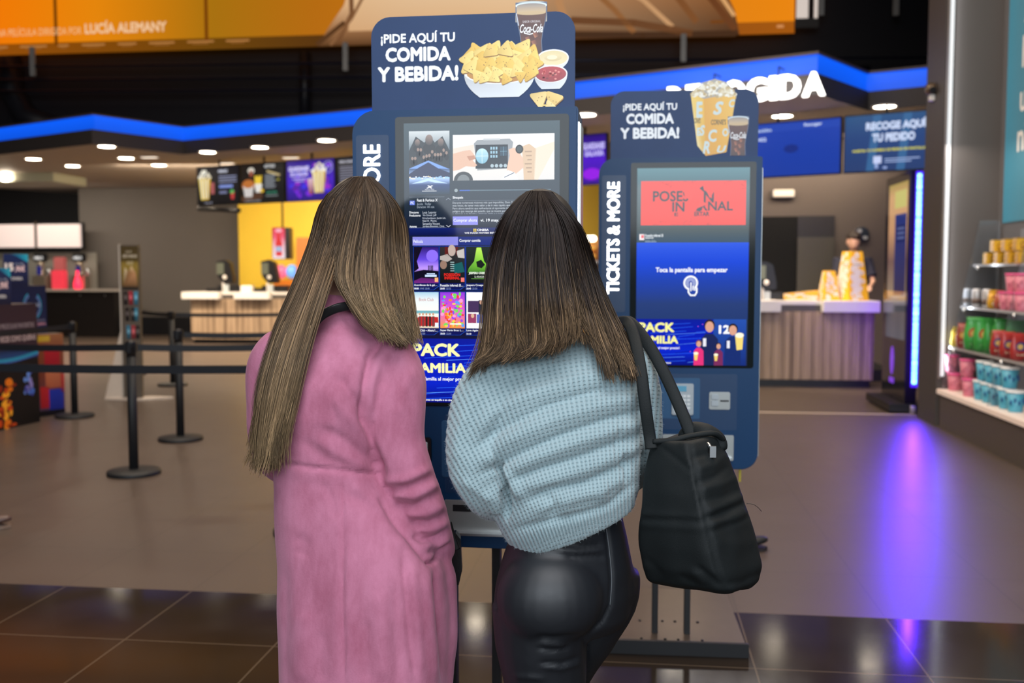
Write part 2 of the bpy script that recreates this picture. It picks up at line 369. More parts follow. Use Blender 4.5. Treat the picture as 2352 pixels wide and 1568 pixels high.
for i,(x,w) in enumerate(((2,58),(90,65),(182,26),(240,55),(326,44),(400,60),(490,62),(580,54))):
    P.rect(x,82,x+w,86,(190,130,70),3); P.rect(x+w*.2,88,x+w*.8,90,(160,105,50),3)
# printed fabric: tan cloth with folds, on the banner
P.poly([(790,103),(815,60),(850,10),(880,-90),(1650,-90),(1668,0),(1690,50),(1700,103)], (216,170,122), 2, [(96,60,30),(170,120,78),(226,180,134),(236,196,154),(196,140,90),(150,94,48),(120,70,34),(70,40,18)])
P.poly([(860,70),(870,-90),(1240,-90),(1260,70)], (248,214,170), 3, [(222,174,126),(244,206,160),(250,220,180),(232,186,138)])
for pts,w,c in (([(866,-60),(868,30),(838,90)],10,(120,78,46)), ([(900,-20),(868,40),(820,100)],7,(140,96,60)), ([(1240,-60),(1268,0),(1238,60)],14,(150,102,60)), ([(1262,-60),(1266,30)],7,(86,50,24)),
        ([(1330,-60),(1322,20),(1345,90)],16,(190,138,92)), ([(1380,-20),(1440,40),(1480,90)],12,(150,98,54)), ([(1420,-30),(1500,20),(1560,80)],10,(206,156,108)), ([(1460,-60),(1560,0),(1610,70)],14,(130,80,40)),
        ([(1560,-60),(1640,20),(1690,90)],14,(110,62,28)), ([(1600,-60),(1650,0),(1688,60)],8,(226,170,110)), ([(1350,60),(1480,70),(1600,96)],16,(110,68,36)), ([(1345,92),(1500,98),(1690,100)],14,(70,42,20)), ([(790,98),(850,50)],10,(90,56,28))):
    P.line(pts, w, c, 4)
P.rect(1640,70,1668,76,(120,64,8),3); P.rect(1812-36,84,1812-22,90,(220,150,90),4)
b0 = P.build('film_banner', M_BACKLIT, None, 0.0); b0.location = ED*(DM-.02); b0.rotation_euler = (0,0,-YAW)
tag(b0, 'wide backlit orange film banner with white lettering and tan jacket hung across the mezzanine', 'banner')
# white banner panel beside it
mb = MB(); pxrect(mb, 1816, 1842, -40, 44, DM-.1, .05); pxrect(mb, 1856, 1863, -40, 44, DM-.1, .05); pxrect(mb,1812,1866,44,66,DM-.1,.05,1)
tag(mb.build('side_banner', [pm('pale_lit_panel',(.8,.75,.7,1),.5,emit=(1,.85,.75,1),es=.55), pm('panel_foot',(.06,.05,.045,1),.6,nz=.1)]), 'narrow pale lit panel at the right end of the orange banner', 'panel')
# railing: two dark rails per run and light posts
M_RAIL = pm('dark_rail', (.02,.024,.05,1), .3, .4, nz=.1); M_POST = pm('pale_post', (.42,.40,.38,1), .5, nz=.05)
t = thing('railing', 'dark double rail with pale posts on the mezzanine under the banner', 'railing', hall(0, DM-.3, 3.9), -YAW)
def loc_m(px, py): h = hallpx(px, DM-.3); return Vector((lat(h), 0, at(px, py, h.y).z-3.9))
for (y0,y1) in ((150,132),(180,166),(205,196)):
    b = MB(); b.tube([loc_m(-300,y0+6), loc_m(1176,y1+8), loc_m(2150,y1)], .022, 8); b.build('rail', M_RAIL, t)
for x,y0,y1 in ((93,108,175),(800,98,163),(1563,78,142),(1872,-20,36),(2040,-20,36)):
    b = MB(); p = loc_m(x,y0); q = loc_m(x,y1); b.box(p.x-.045,p.x+.045,-.03,.03,q.z,p.z); b.build('post', M_POST, t, bevel=.006)
# dark ducts and struts in the void between mezzanine and canopy
def duct(px, pys, label, r=.35):
    D = DM+.2; t = MB(); pts = [at(px+dx, py, hallpx(px+dx, D).y) for dx,py in pys]; t.tube(pts, r, 16)
    return tag(t.build('duct', pm('dark_duct', (.010,.010,.016,1), .45, nz=.2, nscale=2)), label, 'duct', 'dark ducts under the mezzanine')
duct(20, ((0,130),(6,210),(40,270),(120,300)), 'thick dark curved duct at far left above the blue strip', .22)
duct(1965, ((0,158),(2,190),(8,240)), 'dark rounded duct at the right under the mezzanine', .24)
duct(700, ((0,120),(0,280)), 'slim dark vertical pipe above the blue strip left of the large kiosk', .10)
# ---------------------------------------------------------------- right pillar block with lit edge, alcove
LA = lat(Vector((4.04, 9.93, 0)))
M_PIL = pm('pillar_taupe', (.085,.070,.062,1), .6, nz=.06, nscale=1.5); M_PILD = pm('pillar_side', (.055,.046,.044,1), .6, nz=.05)
D_F = 9.64
def hbox(mb, l0, l1, d0, d1, z0, z1, mi=0):
    v = [hall(l,d,z) for l in (l0,l1) for d in (d0,d1) for z in (z0,z1)]
    return mb.add(v, [(0,1,3,2),(4,6,7,5),(0,4,5,1),(2,3,7,6),(0,2,6,4),(1,5,7,3)], mi)
mb = MB(); hbox(mb, LA, LA+2.5, D_F, 10.2, 0, 7)
for f in range(len(mb.f)): mb.m[f] = 0
struct('wall_pillar', mb, M_PIL)
mb = MB(); hbox(mb, LA-.004, LA, D_F+.001, 10.202, 0, 7); struct('trim_3', mb, M_PILD)
AL = LA+.50
mb = MB(); hbox(mb, AL, AL+.2, 3.0, D_F, 0, 7); struct('wall_alcove', mb, M_PIL)
t = thing('edge_light', 'tall white light tube running down the lit corner of the pillar', 'light strip', hall(LA+.035, D_F-.034, 0), -YAW)
b = MB(); b.box(-.018,.018,-.012,.012,.47,6.5); b.build('diffuser', pm('soft_white_tube',(.9,.9,.9,1),.5,emit=(.84,.92,1,1),es=.45), t, bevel=.004)
b = MB(); b.box(-.032,-.0185,-.02,.012,.45,6.5); b.build('profile', pm('alu_profile',(.35,.32,.31,1),.4,.6,nz=.05), t)
# ================================================================ SELF-ORDER KIOSKS
NAVYT = (38,62,112)
def chip(P, cx, cy, r, rot, c, L, k=0):
    pts = []; base = [(-1,-.62),(1,-.62),(0,1.05)]
    for i in range(3):
        a = Vector(base[i]); p = Vector(base[i-1]); q = Vector(base[(i+1)%3])
        pts += [a+(p-a)*.16, a+(p-a)*.05+(q-a)*.05, a+(q-a)*.16]
    ca, sa = math.cos(rot), math.sin(rot)
    out = [(cx+r*(p.x*ca-p.y*sa), cy-r*(p.x*sa+p.y*ca)) for p in pts]
    cols = [tuple(max(0,min(255,v+d)) for v in c) for d in (-22,-18,-10,14,20,16,0,6,-8)]
    P.poly([(x+r*.05,y+r*.10) for x,y in out], (150,104,34), L-.4); P.poly(out, c, L, cols)
    rg = random.Random(int(cx*31+cy*7))
    for _ in range(3): P.ell(cx+rg.uniform(-.4,.4)*r, cy+rg.uniform(-.3,.35)*r, r*.05, r*.05, (120,70,24), L+.2, 6)
def glass(P, x0, x1, y0, y1, L, logo=True, big=True):
    w = x1-x0; h = y1-y0; cx = (x0+x1)/2
    prof = [(0,.5),(.18,.5),(.32,.47),(.55,.38),(.72,.34),(.9,.36),(1,.37)]
    pts = [(cx-w*k, y0+h*t) for t,k in prof] + [(cx+w*k, y0+h*t) for t,k in reversed(prof)]
    P.poly(pts, (90,104,130), L)
    fill = [(cx-w*(k-.025), y0+h*t) for t,k in prof if t >= .18] + [(cx+w*(k-.025), y0+h*t) for t,k in reversed(prof) if t >= .18]
    n = len(fill)//2; cs = [(96,52,40),(84,42,34),(74,32,26),(96,44,32),(120,60,40),(60,34,36)]
    P.poly(fill, (70,34,30), L+.3, cs[:n]+cs[:n][::-1])
    P.ell(cx, y0+h*.06, w*.5, h*.07, (206,224,232), L+.4, 26, c2=(240,248,250)); P.ell(cx, y0+h*.075, w*.46, h*.055, (150,140,134), L+.6, 26, c2=(196,176,152))
    P.poly([(cx-w*.47,y0+h*.09),(cx+w*.47,y0+h*.09),(cx+w*.46,y0+h*.2),(cx-w*.46,y0+h*.2)], (206,176,132), L+.7, [(180,160,140),(180,160,140),(216,188,142),(216,188,142)])
    P.ell(cx, y0+h*.2, w*.455, h*.035, (206,178,134), L+.75, 20)
    for ix,iy,s in ((.1,.75,.10),(-.1,.68,.09),(.14,.6,.10),(-.08,.85,.10),(.05,.93,.09)):
        P.poly([(cx+w*(ix-s),y0+h*(iy-.03)),(cx+w*(ix+s*.3),y0+h*(iy-.06)),(cx+w*(ix+s),y0+h*(iy+.02)),(cx-w*(s*.2-ix),y0+h*(iy+.06))], (150,88,62), L+.9, [(170,100,70),(120,60,44),(90,40,34),(200,130,90)])
    P.line([(cx-w*.47,y0+h*.2),(cx-w*.40,y0+h*.42)], w*.03, (200,206,220), L+1)
    if big: P.text('SABOR ORIGINAL', cx-w*.27, y0+h*.335, cx+w*.3, y0+h*.375, (225,215,215), L+1.2)
    P.text('Coca-Cola', cx-w*.36, y0+h*.40, cx+w*.37, y0+h*.56, (250,250,250), L+1.2, .015, .35)
    P.line([(cx-w*.22,y0+h*.565),(cx-w*.05,y0+h*.59),(cx+w*.05,y0+h*.575)], h*.02, (250,250,250), L+1.2)
def bowl(P, cx, cy, rx, ry, h, L, inner, c2):
    pts = [(cx+rx*math.cos(a), cy+ry*math.sin(a)) for a in np.linspace(PI, 2*PI, 18)]
    lo = [(cx+rx*math.cos(a)*(.62 if abs(math.cos(a)) < .99 else 1), cy+h*abs(math.sin(a))**.75) for a in np.linspace(0, PI, 20)]
    lo = [(cx+rx*(1-(t)**2.2*.45)*k, cy+h*t) for k,ts in ((1,np.linspace(0,1,8)),(-1,np.linspace(1,0,8))) for t in ts]
    P.poly(lo, (226,232,238), L, [tuple(int(x*(1-.20*abs(i-5)/10)) for x in (238,242,246)) for i in range(len(lo))])
    P.ell(cx, cy, rx, ry, (246,250,252), L+.2, 28); P.ell(cx, cy+ry*.04, rx*.93, ry*.88, inner, L+.4, 26, c2=c2)
def header_text(P, sc_, x, y):
    T = lambda s,a,b,c,d,bo: P.text(s, x+a*sc_, y+b*sc_, x+c*sc_, y+d*sc_, (246,248,250), 3, bo)
    T('¡PIDE AQUÍ TU', 23,34,198,66,.03); T('COMIDA', 34,70,188,104,.04); T('Y BEBIDA!', 15,114,206,150,.04)
def header_left(P):
    header_text(P, 1.0, 842, 38)
    glass(P, 1180, 1252, 16, 138, 4)
    bowl(P, 1266, 142, 36, 19, 24, 10, (232,214,160), (246,226,176)); P.ell(1266,142,20,8,(240,222,172),11.2,16,c2=(222,200,146)); P.ell(1264,141,12,5,(250,236,196),11.4,12)
    bowl(P, 1261, 178, 38, 20, 34, 13, (190,52,60), (150,30,44))
    rg = random.Random(5)
    for _ in range(26):
        a = rg.uniform(0,2*PI); q = rg.uniform(0,.8); P.ell(1261+34*q*math.cos(a), 179+15*q*math.sin(a), 3, 2.2, rg.choice([(214,84,84),(232,140,130),(160,34,44),(120,24,36)]), 14.4, 7)
    bowl(P, 1143, 172, 82, 26, 56, 16, (210,150,60), (190,130,50))
    rows = [(118,1092,1196,6,24),(128,1082,1214,7,25),(140,1074,1222,8,25),(152,1072,1224,8,25),(162,1078,1214,7,25),(173,1088,1206,6,20),(182,1104,1186,4,17)]
    L = 18
    for j,(y,xa,xb,n,r) in enumerate(rows):
        for i in range(n):
            cc = rg.choice([(246,208,96),(240,198,84),(250,216,120),(234,188,72)])
            chip(P, xa+(xb-xa)*i/(n-1)+rg.uniform(-5,5), y+rg.uniform(-5,5), r*.92, rg.uniform(-.7,.7)+(0 if j < 5 else .4), cc, L+j+.05*i)
    chip(P, 1122, 122, 20, .1, (236,198,100), 26); chip(P, 1158, 120, 22, -.2, (240,206,112), 26.3)
    chip(P, 1236, 232, 24, -.9, (240,208,130), 20); chip(P, 1266, 234, 24, .7, (236,200,112), 20.5); chip(P, 1258, 250, 16, .3, (244,214,140), 20.8)
    P.rect(1240,247,1252,250,(244,214,120),21)
def popcorn_box(P, L=4):
    f = [(1574,212),(1604,226),(1611,353),(1591,330)]; g = [(1604,226),(1679,214),(1658,345),(1611,353)]
    P.poly(f, (248,206,70), L, [(250,214,100),(240,190,60),(224,170,52),(246,226,160)]); P.poly(g, (240,180,52), L+.1, [(232,168,44),(246,198,80),(236,176,54),(226,160,44)])
    for s,x0,y0,x1,y1,ss in (('S',1626,232,1650,262,.3),('C',1616,294,1636,322,.1),('E',1588,232,1602,268,0),('C',1662,228,1676,246,.2),('S',1596,284,1608,308,.2),('R',1604,320,1620,348,.2),('O',1648,292,1662,310,0),('U',1636,330,1658,346,.3),('E',1590,290,1598,308,0)):
        P.text(s, x0, y0, x1, y1, (206,222,220), L+.4, .03, ss)
    P.text("CORNIE'S", 1622, 272, 1656, 284, (60,46,20), L+.6, .02); P.text("CORNIE'S", 1583, 268, 1598, 280, (60,46,20), L+.6, .02)
    rg = random.Random(3)
    for i in range(150):
        t = rg.random(); x = 1578+98*t; hump = 36*math.sin(PI*min(1,max(0,t)))**.7; y = 218-rg.random()*hump+8*math.sin(PI*t)*.6
        c = rg.choice([(246,238,214),(232,218,184),(216,196,150),(250,246,232),(196,170,116)])
        P.ell(x, y, rg.uniform(3,5.5), rg.uniform(2.6,4.6), c, L+1+i*.02, 7)
def header_right(P):
    header_text(P, .715, 1402, 206)
    popcorn_box(P); glass(P, 1660, 1708, 266, 353, 9, big=False)
def flat_person(P, cx, top, h, shirt, hair, skin=(216,160,136), L=5, prop=None):
    r = h*.11
    P.poly([(cx-h*.20,top+h),(cx-h*.19,top+h*.42),(cx-h*.08,top+h*.30),(cx+h*.08,top+h*.30),(cx+h*.19,top+h*.42),(cx+h*.20,top+h)], shirt, L)
    P.ell(cx, top+r*1.05, r*1.08, r*1.2, hair, L+.2, 14); P.ell(cx, top+r*1.35, r*.86, r*1.1, skin, L+.4, 14)
    P.line([(cx-h*.15,top+h*.5),(cx-h*.04,top+h*.62)], h*.08, shirt, L+.5)
    if prop == 'cup': P.rect(cx-h*.14,top+h*.4,cx-h*.07,top+h*.58,(230,230,240),L+.7)
    if prop == 'corn': P.poly([(cx-h*.20,top+h*.52),(cx-h*.02,top+h*.52),(cx-h*.06,top+h*.8),(cx-h*.16,top+h*.8)],(238,206,110),L+.7); P.ell(cx-h*.11,top+h*.52,h*.1,h*.06,(250,242,214),L+.8,10)
def pack_ad(P, x0, y0, x1, y1, people):
    w = x1-x0; h = y1-y0
    P.grad(x0,y0,x1,y1,[(0,(6,26,150)),(.3,(2,22,172)),(.7,(4,34,196)),(1,(2,14,120))],1)
    rg = random.Random(9)
    for i in range(26):
        y = y0+h*rg.random(); xa = x0+w*rg.uniform(-.1,.7); xb = min(x1, xa+w*rg.uniform(.15,.5)); xa = max(xa,x0)
        P.line([(xa,max(y0+3,y)),(xb,max(y0+3,min(y1-3,y-h*.05)))], h*.008, rg.choice([(40,100,250),(14,60,220),(90,150,255),(2,12,110)]), 1.5)
    for i in range(9): P.ell(x0+w*rg.random(), y0+h*rg.uniform(.1,.95), w*.005, w*.005, rg.choice([(190,80,220),(240,150,230)]), 1.8, 6)
def screen_big(P):
    P.grad(928,290,1285,925,[(0,(56,78,88)),(.12,(42,60,72)),(.3,(28,42,58)),(.38,(14,24,50)),(1,(8,14,56))],0)  # grey-teal top paints window glare into the screen colour
    # film poster: a crowd above a dark mountain and city lights
    P.grad(940,308,1034,450,[(0,(206,214,218)),(.25,(120,136,146)),(.6,(60,86,130)),(.75,(170,200,250)),(.85,(40,66,120)),(1,(30,54,70))],1)
    P.poly([(940,352),(956,320),(976,334),(988,318),(1000,334),(1018,320),(1034,352),(1034,392),(940,392)],(46,54,60),2)
    rg = random.Random(2)
    for cx,cy,r in ((987,328,9),(960,334,6),(1014,334,7)): P.ell(cx,cy,r,r*1.35,(150,130,122),3,14,c2=(60,58,60)); P.ell(cx,cy+r*2.2,r*1.7,r*1.5,(34,38,44),2.6,12)
    for i in range(13): x = 948+i*6.6; y = 352+rg.uniform(-4,18); P.ell(x,y+9,5,8,(30,34,42),3.1,10); P.ell(x,y,3,4,(150,128,118),3.3,8)
    P.poly([(940,404),(962,390),(985,378),(1008,392),(1034,402),(1034,412),(940,412)],(34,46,84),3.5); P.poly([(940,392),(985,374),(1034,394),(1008,392),(985,380),(962,392)],(120,160,230),3.4)
    for i in range(26): P.ell(942+i*3.6, 412+rg.uniform(-3,3), 2, 1.4, rg.choice([(240,246,255),(160,210,255),(255,230,190)]), 3.8, 6)
    P.poly([(945,426),(985,414),(1030,426),(1000,424),(985,420),(970,424)],(190,220,255),3.8)
    P.text('X',980,430,996,437,(235,240,245),4,.05,.2); P.text('MAYO 2023',977,438,998,441,(225,230,235),4); P.rect(970,442,1004,443.5,(200,205,210),4)
    # film still: hands on a radar case above a white street
    P.grad(1042,318,1273,420,[(0,(250,250,250)),(.35,(236,230,222)),(1,(224,222,220))],1)
    P.poly([(1200,346),(1216,340),(1232,352),(1228,420),(1204,420)],(216,188,158),2); P.poly([(1230,350),(1273,336),(1273,352),(1236,420),(1226,420)],(236,220,200),2); P.poly([(1042,348),(1090,340),(1090,362),(1042,366)],(226,214,200),2)
    for i in range(6): P.rect(1206+3*i%9,356+i*9,1222,359+i*9,(176,150,126),2.2)
    P.poly([(1090,338),(1098,330),(1172,328),(1180,336),(1172,394),(1098,398)],(150,156,162),3); P.rect(1112,327,1150,331,(190,196,200),3.2); P.rect(1094,341,1168,394,(24,36,48),3.4)
    P.ell(1109,366,14.5,17,(190,226,238),4,24,c2=(120,176,200)); P.line([(1095,366),(1123,366)],.8,(230,246,250),4.4); P.line([(1109,350),(1109,382)],.8,(230,246,250),4.4)
    for r in range(3):
        for c in range(3): P.rect(1128+c*6,346+r*9,1132+c*6,352+r*9,(150,190,210),4)
    P.rect(1150,346,1166,366,(40,70,90),4); P.line([(1150,356),(1166,356)],.6,(130,180,200),4.3); P.line([(1158,346),(1158,366)],.6,(130,180,200),4.3)
    for i in range(4): P.ell(1132+i*10,388,4,4,(170,190,200),4,12)
    P.poly([(1042,360),(1066,354),(1082,352),(1092,364),(1088,376),(1098,386),(1092,390),(1072,388),(1056,396),(1042,398)],(222,182,158),5,None); P.poly([(1074,366),(1092,364),(1094,372),(1080,376)],(190,140,116),5.3)
    P.poly([(1166,392),(1172,366),(1170,352),(1182,348),(1192,356),(1202,372),(1204,392),(1184,408),(1166,412)],(228,190,166),5); P.ell(1194,352,9,10,(26,32,36),5.5,16); P.ell(1194,352,6,7,(60,74,78),5.7,14)
    P.poly([(1150,420),(1168,398),(1184,404),(1192,420)],(236,240,246),5.4); P.line([(1160,414),(1182,404)],1.6,(60,70,90),5.8)
    P.ell(1066,420,22,20,(60,66,70),4.6,24,PI,2*PI); P.ell(1066,420,14,13,(120,128,132),4.8,20,PI,2*PI)
    # player bar and details
    P.ell(1049,442,4,4,(150,164,170),2,14); P.rect(1057,441,1265,443.4,(90,112,126),2); P.rect(1057,441,1081,443.4,(60,100,190),2.4)
    W = (236,240,246); G = (170,182,196)
    P.line([(940,456),(1022,456)],.7,(120,134,150),2); P.rect(941,464,953,474,(96,120,220),2); P.text('PC',943,466,951,472,W,3,.02)
    P.text('Fast & Furious X',958,460,1006,466.5,W,3,.02); P.text('Acción · Thriller',958,469,991,474.5,G,3); P.text('Duración: 141 min',958,475.5,998,481,G,3)
    for y,a,bx,bw in ((488,'Directores','Louis  Leterrier',32),(495,'Productores','Vin Diesel, Jeff',32),(501.5,'','Kirschenbaum, Justin Lin,',54),(507.5,'','Neal H.  Moritz,',33),(513.5,'','Samantha Vincent',40),(520,'Actores','Jordana Brewster, Chris',50)):
        if a: P.text(a,940,y,940+{'D':22,'P':26,'A':17}[a[0]],y+5,W,3,.02)
        P.text(bx,971,y,971+bw,y+5.4,(206,214,226),3)
    P.line([(1026,463),(1031,459),(1036,463)],.8,G,3); P.line([(1026,520),(1031,524),(1036,520)],.8,W,3); P.line([(940,525.5),(1026,525.5)],.7,(120,134,170),2)
    P.text('Sinopsis',1041,455,1065,462,W,3,.02); P.line([(1041,465),(1270,465)],.6,(110,124,140),2)
    for i,(t,w) in enumerate((('Durante numerosas misiones más que imposibles, Dom Toretto y su familia han sido capaces',222),('más listos, de tener más valor y de ir más rápido que cualquier enemigo que se cruzara',218),('Pero ahora tendrán que enfrentarse al oponente más letal que jamás hayan conocido: un',220),('peligro que resurge del pasado, que se mueve por una sed de venganza y que está decidido',222))):
        P.text(t,1041,467.5+i*6.4,1041+w,473+i*6.4,(200,208,218),3)
    P.text('a destruir a la familia y destruir todo y a todos',1041,493,1160,495.5,(170,180,196),3)
    P.rect(1041,500.5,1099,519.5,(140,140,228),2); P.text('Comprar ahora',1043,505.5,1097,514.5,W,3,.012); P.text('vi. 19 may. 2023',1105,506,1170,514.5,W,3,.02)
    P.grad(940,526,1285,543,[(0,(8,28,104)),(1,(4,14,70))],1); P.text('CINESA',1097,528.5,1124,533.5,(246,246,250),3,.03); P.text('WE MAKE MOVIES BETTER',1068,536,1150,539.5,(240,240,246),3,.03)
    for dx,dy in ((-1.9,-1.9),(1.9,-1.9),(-1.9,1.9),(1.9,1.9)): P.ell(1092+dx,531.5+dy,1.7,1.7,(246,214,60),3,8)
    P.rect(947,546,1053,565.5,(136,136,224),2); P.text('Película',949,552.5,971,560,W,3,.01); P.rect(1053,546,1280,565.5,(10,34,120),1.5); P.text('Comprar comida',1056,551.5,1105,559.5,W,3,.02)
    cols = [950,1011,1072,1133,1194]; rg = random.Random(11)
    caps = [[('Guardianes de la gal…','18:00','19:40  20:40'),('Posesión infernal: El…','20:00','22:25'),('Jeepers Creepers: …','20:40','22:50'),('Los Caballeros','19:00','21:30'),('Evil','22:00','22:40')],
            [('Book Club – Ahora I…','18:20','22:20'),('Super Mario Bros: L…','20:30','22:00'),('Love Again','21:10',''),('Air','19:10','21:40'),('El baile','18:40','20:50')]]
    for r in range(2):
        for c,x in enumerate(cols):
            y0 = 569+103*r; y1 = y0+82
            P.rect(x-1.5,y0-1.5,x+58.5,y1+16,(20,70,190),1.6); P.rect(x-.8,y0-.8,x+57.8,y1+15.3,(6,18,84),1.8)
            P.poly([(x+46,y1+16.2),(x+59,y1+16.2),(x+59,y1+7)],(8,14,56),2); P.line([(x+46,y1+15.6),(x+58.4,y1+6.8)],.7,(40,100,220),2.2)
            t,a,b = caps[r][c]; P.text(t,x,y1+2.5,x+(54 if len(t) > 12 else 27),y1+8,W,3,.02); P.text(a,x,y1+10.5,x+11,y1+14.5,W,3,.03)
            if b: P.text(b,x+14,y1+10.5,x+(36 if len(b) > 6 else 25),y1+14.5,(150,166,206),3)
            X = lambda u: x+57*u
            Y = lambda v: y0+81*v
            def bg(st): P.grad(x,y0,x+57,y1,st,2.4)
            k = r*5+c
            if k == 0:
                bg([(0,(40,20,96)),(.35,(100,70,220)),(.6,(190,150,250)),(.75,(30,20,60)),(1,(120,40,130))])
                P.ell(X(.75),Y(.25),14,14,(140,110,246),2.8,16); P.poly([(X(0),Y(0)),(X(.35),Y(0)),(X(.12),Y(.4)),(X(.2),Y(.6)),(X(0),Y(.7))],(14,8,30),3); P.poly([(X(0),Y(.7)),(X(.4),Y(.64)),(X(1),Y(.68)),(X(1),Y(.9)),(X(.3),Y(.86)),(X(0),Y(.95))],(10,8,28),3)
                for i in range(4): P.rect(X(.58)+i*3.2,Y(.52),X(.58)+i*3.2+2,Y(.68),(12,10,30),3.2)
                P.rect(X(.45),Y(.78),X(.93),Y(.84),(200,220,255),3.4); P.rect(X(.52),Y(.74),X(.86),Y(.765),(200,220,255),3.4); P.rect(X(.85),Y(.86),X(.99),Y(.98),(250,180,120),3.6)
            elif k == 1:
                bg([(0,(50,44,44)),(.5,(26,34,36)),(1,(10,10,12))]); P.ell(X(.48),Y(.10),9,13,(190,170,160),2.8,16); P.poly([(X(.2),Y(0)),(X(.32),Y(0)),(X(.36),Y(.3)),(X(.2),Y(.24))],(96,30,26),3); P.poly([(X(.62),Y(0)),(X(.74),Y(0)),(X(.66),Y(.28))],(96,30,26),3)
                P.poly([(X(0),Y(.26)),(X(.3),Y(.2)),(X(.5),Y(.34)),(X(.3),Y(.42)),(X(0),Y(.36))],(180,170,164),3); P.poly([(X(.66),Y(.12)),(X(.98),Y(.05)),(X(1),Y(.32)),(X(.74),Y(.3))],(196,190,184),3); P.poly([(X(.5),Y(.5)),(X(.9),Y(.42)),(X(1),Y(.7)),(X(.6),Y(.75))],(20,90,92),3)
                P.ell(X(.14),Y(.5),8,10,(150,120,104),3,14)
                for i in range(5): P.rect(X(.42),Y(.42+i*.06),X(.58),Y(.44+i*.06),(170,200,200),3.4)
                P.text('POSESIÓN',X(.16),Y(.72),X(.82),Y(.82),(230,40,30),3.6,.03); P.text('INFERNAL',X(.18),Y(.83),X(.8),Y(.91),(230,40,30),3.6,.03); P.rect(X(.85),Y(.86),X(.99),Y(.98),(240,120,110),3.6)
            elif k == 2:
                bg([(0,(20,34,26)),(.6,(16,26,22)),(1,(10,14,14))]); P.poly([(X(.42),Y(.02)),(X(.6),Y(.02)),(X(.72),Y(.4)),(X(.95),Y(.6)),(X(.9),Y(.72)),(X(.05),Y(.72)),(X(.1),Y(.6)),(X(.32),Y(.4))],(140,210,60),2.8,[(190,240,90)]*2+[(130,210,50)]*2+[(60,120,40)]*2+[(120,190,60)]*2)
                P.poly([(X(.4),Y(.42)),(X(.6),Y(.36)),(X(.76),Y(.5)),(X(.62),Y(.6)),(X(.44),Y(.56))],(16,24,18),3.1); P.text('JEEPERS CREEPERS',X(.1),Y(.70),X(.96),Y(.78),(236,246,226),3.6,.03); P.text('EL RENACER',X(.34),Y(.81),X(.72),Y(.86),(236,246,226),3.6); P.rect(X(.2),Y(.88),X(.8),Y(.9),(90,150,60),3.4)
            elif k == 5:
                bg([(0,(170,210,232)),(.2,(232,240,242)),(.6,(250,248,238)),(1,(226,206,180))]); P.text('Book Club',X(.2),Y(.16),X(.8),Y(.25),(190,120,120),3.6); P.rect(X(0),Y(.52),X(1),Y(.6),(120,180,190),2.6); P.poly([(X(0),Y(.74)),(X(.3),Y(.68)),(X(.98),Y(.7)),(X(1),Y(.95)),(X(.05),Y(.96))],(196,40,40),2.8)
                for i in range(5): P.ell(X(.22+.14*i),Y(.62),2.6,3.2,(210,160,130),3.4,8); P.poly([(X(.18+.14*i),Y(.97)),(X(.18+.14*i),Y(.68)),(X(.27+.14*i),Y(.68)),(X(.27+.14*i),Y(.97))],rg.choice([(240,236,226),(60,40,40),(216,190,150),(120,60,60)]),3.2)
                P.rect(X(.85),Y(.86),X(.99),Y(.98),(230,240,250),3.6)
            elif k == 6:   # plain generic stand-in: bright confetti of colour
                bg([(0,(140,60,220)),(.5,(230,90,200)),(1,(240,150,60))])
                for i in range(90): P.ell(X(rg.uniform(.06,.94)),Y(rg.uniform(.05,.95)),rg.uniform(2,5),rg.uniform(2,5),rg.choice([(236,60,60),(250,210,70),(90,160,250),(120,220,90),(250,160,210),(150,70,230),(250,130,40)]),2.8+i*.01,8)
                P.rect(X(.4),Y(.87),X(.86),Y(.91),(250,246,230),4)
            elif k == 7:
                bg([(0,(246,246,248)),(1,(240,240,242))]); P.rect(X(.06),Y(.24),X(.5),Y(.56),(70,50,90),2.8); P.rect(X(.5),Y(.22),X(.8),Y(.62),(40,44,60),2.8); P.ell(X(.6),Y(.28),4,5,(196,150,128),3.2,10); P.rect(X(.06),Y(.6),X(.4),Y(.86),(150,60,100),2.8); P.rect(X(.42),Y(.62),X(.72),Y(.86),(90,100,180),2.8); P.ell(X(.25),Y(.66),4,5,(220,180,150),3.2,10); P.rect(X(.72),Y(.6),X(.95),Y(.8),(200,60,60),2.9)
            else:
                c0 = rg.choice([(60,80,120),(140,70,40),(40,110,90)]); bg([(0,tuple(min(255,v+70) for v in c0)),(1,c0)]); P.ell(X(.5),Y(.4),10,13,(200,160,140),2.8,14); P.poly([(X(.15),Y(.95)),(X(.25),Y(.6)),(X(.75),Y(.6)),(X(.85),Y(.95))],(30,34,50),2.7)
    pack_ad(P,928,778,1285,925,False)
    Yc = (250,246,176)
    P.text('PACK',945,789,1057,819,Yc,3,.035); P.text('FAMILIA',948,834,1071,857,Yc,3,.035); P.text('cine en familia al mejor precio!',938,866.5,1077,877,(246,248,255),3,.02); P.text('Consulta condiciones en taquilla o en cinesa.es',934,917,1050,922.5,(240,244,255),3,.03)
    for a in ((1240,790,130,(20,30,80),(40,26,20)),(1190,830,95,(220,50,120),(120,70,40))): flat_person(P, a[0], a[1], a[2], a[3], a[4], L=6, prop='corn')
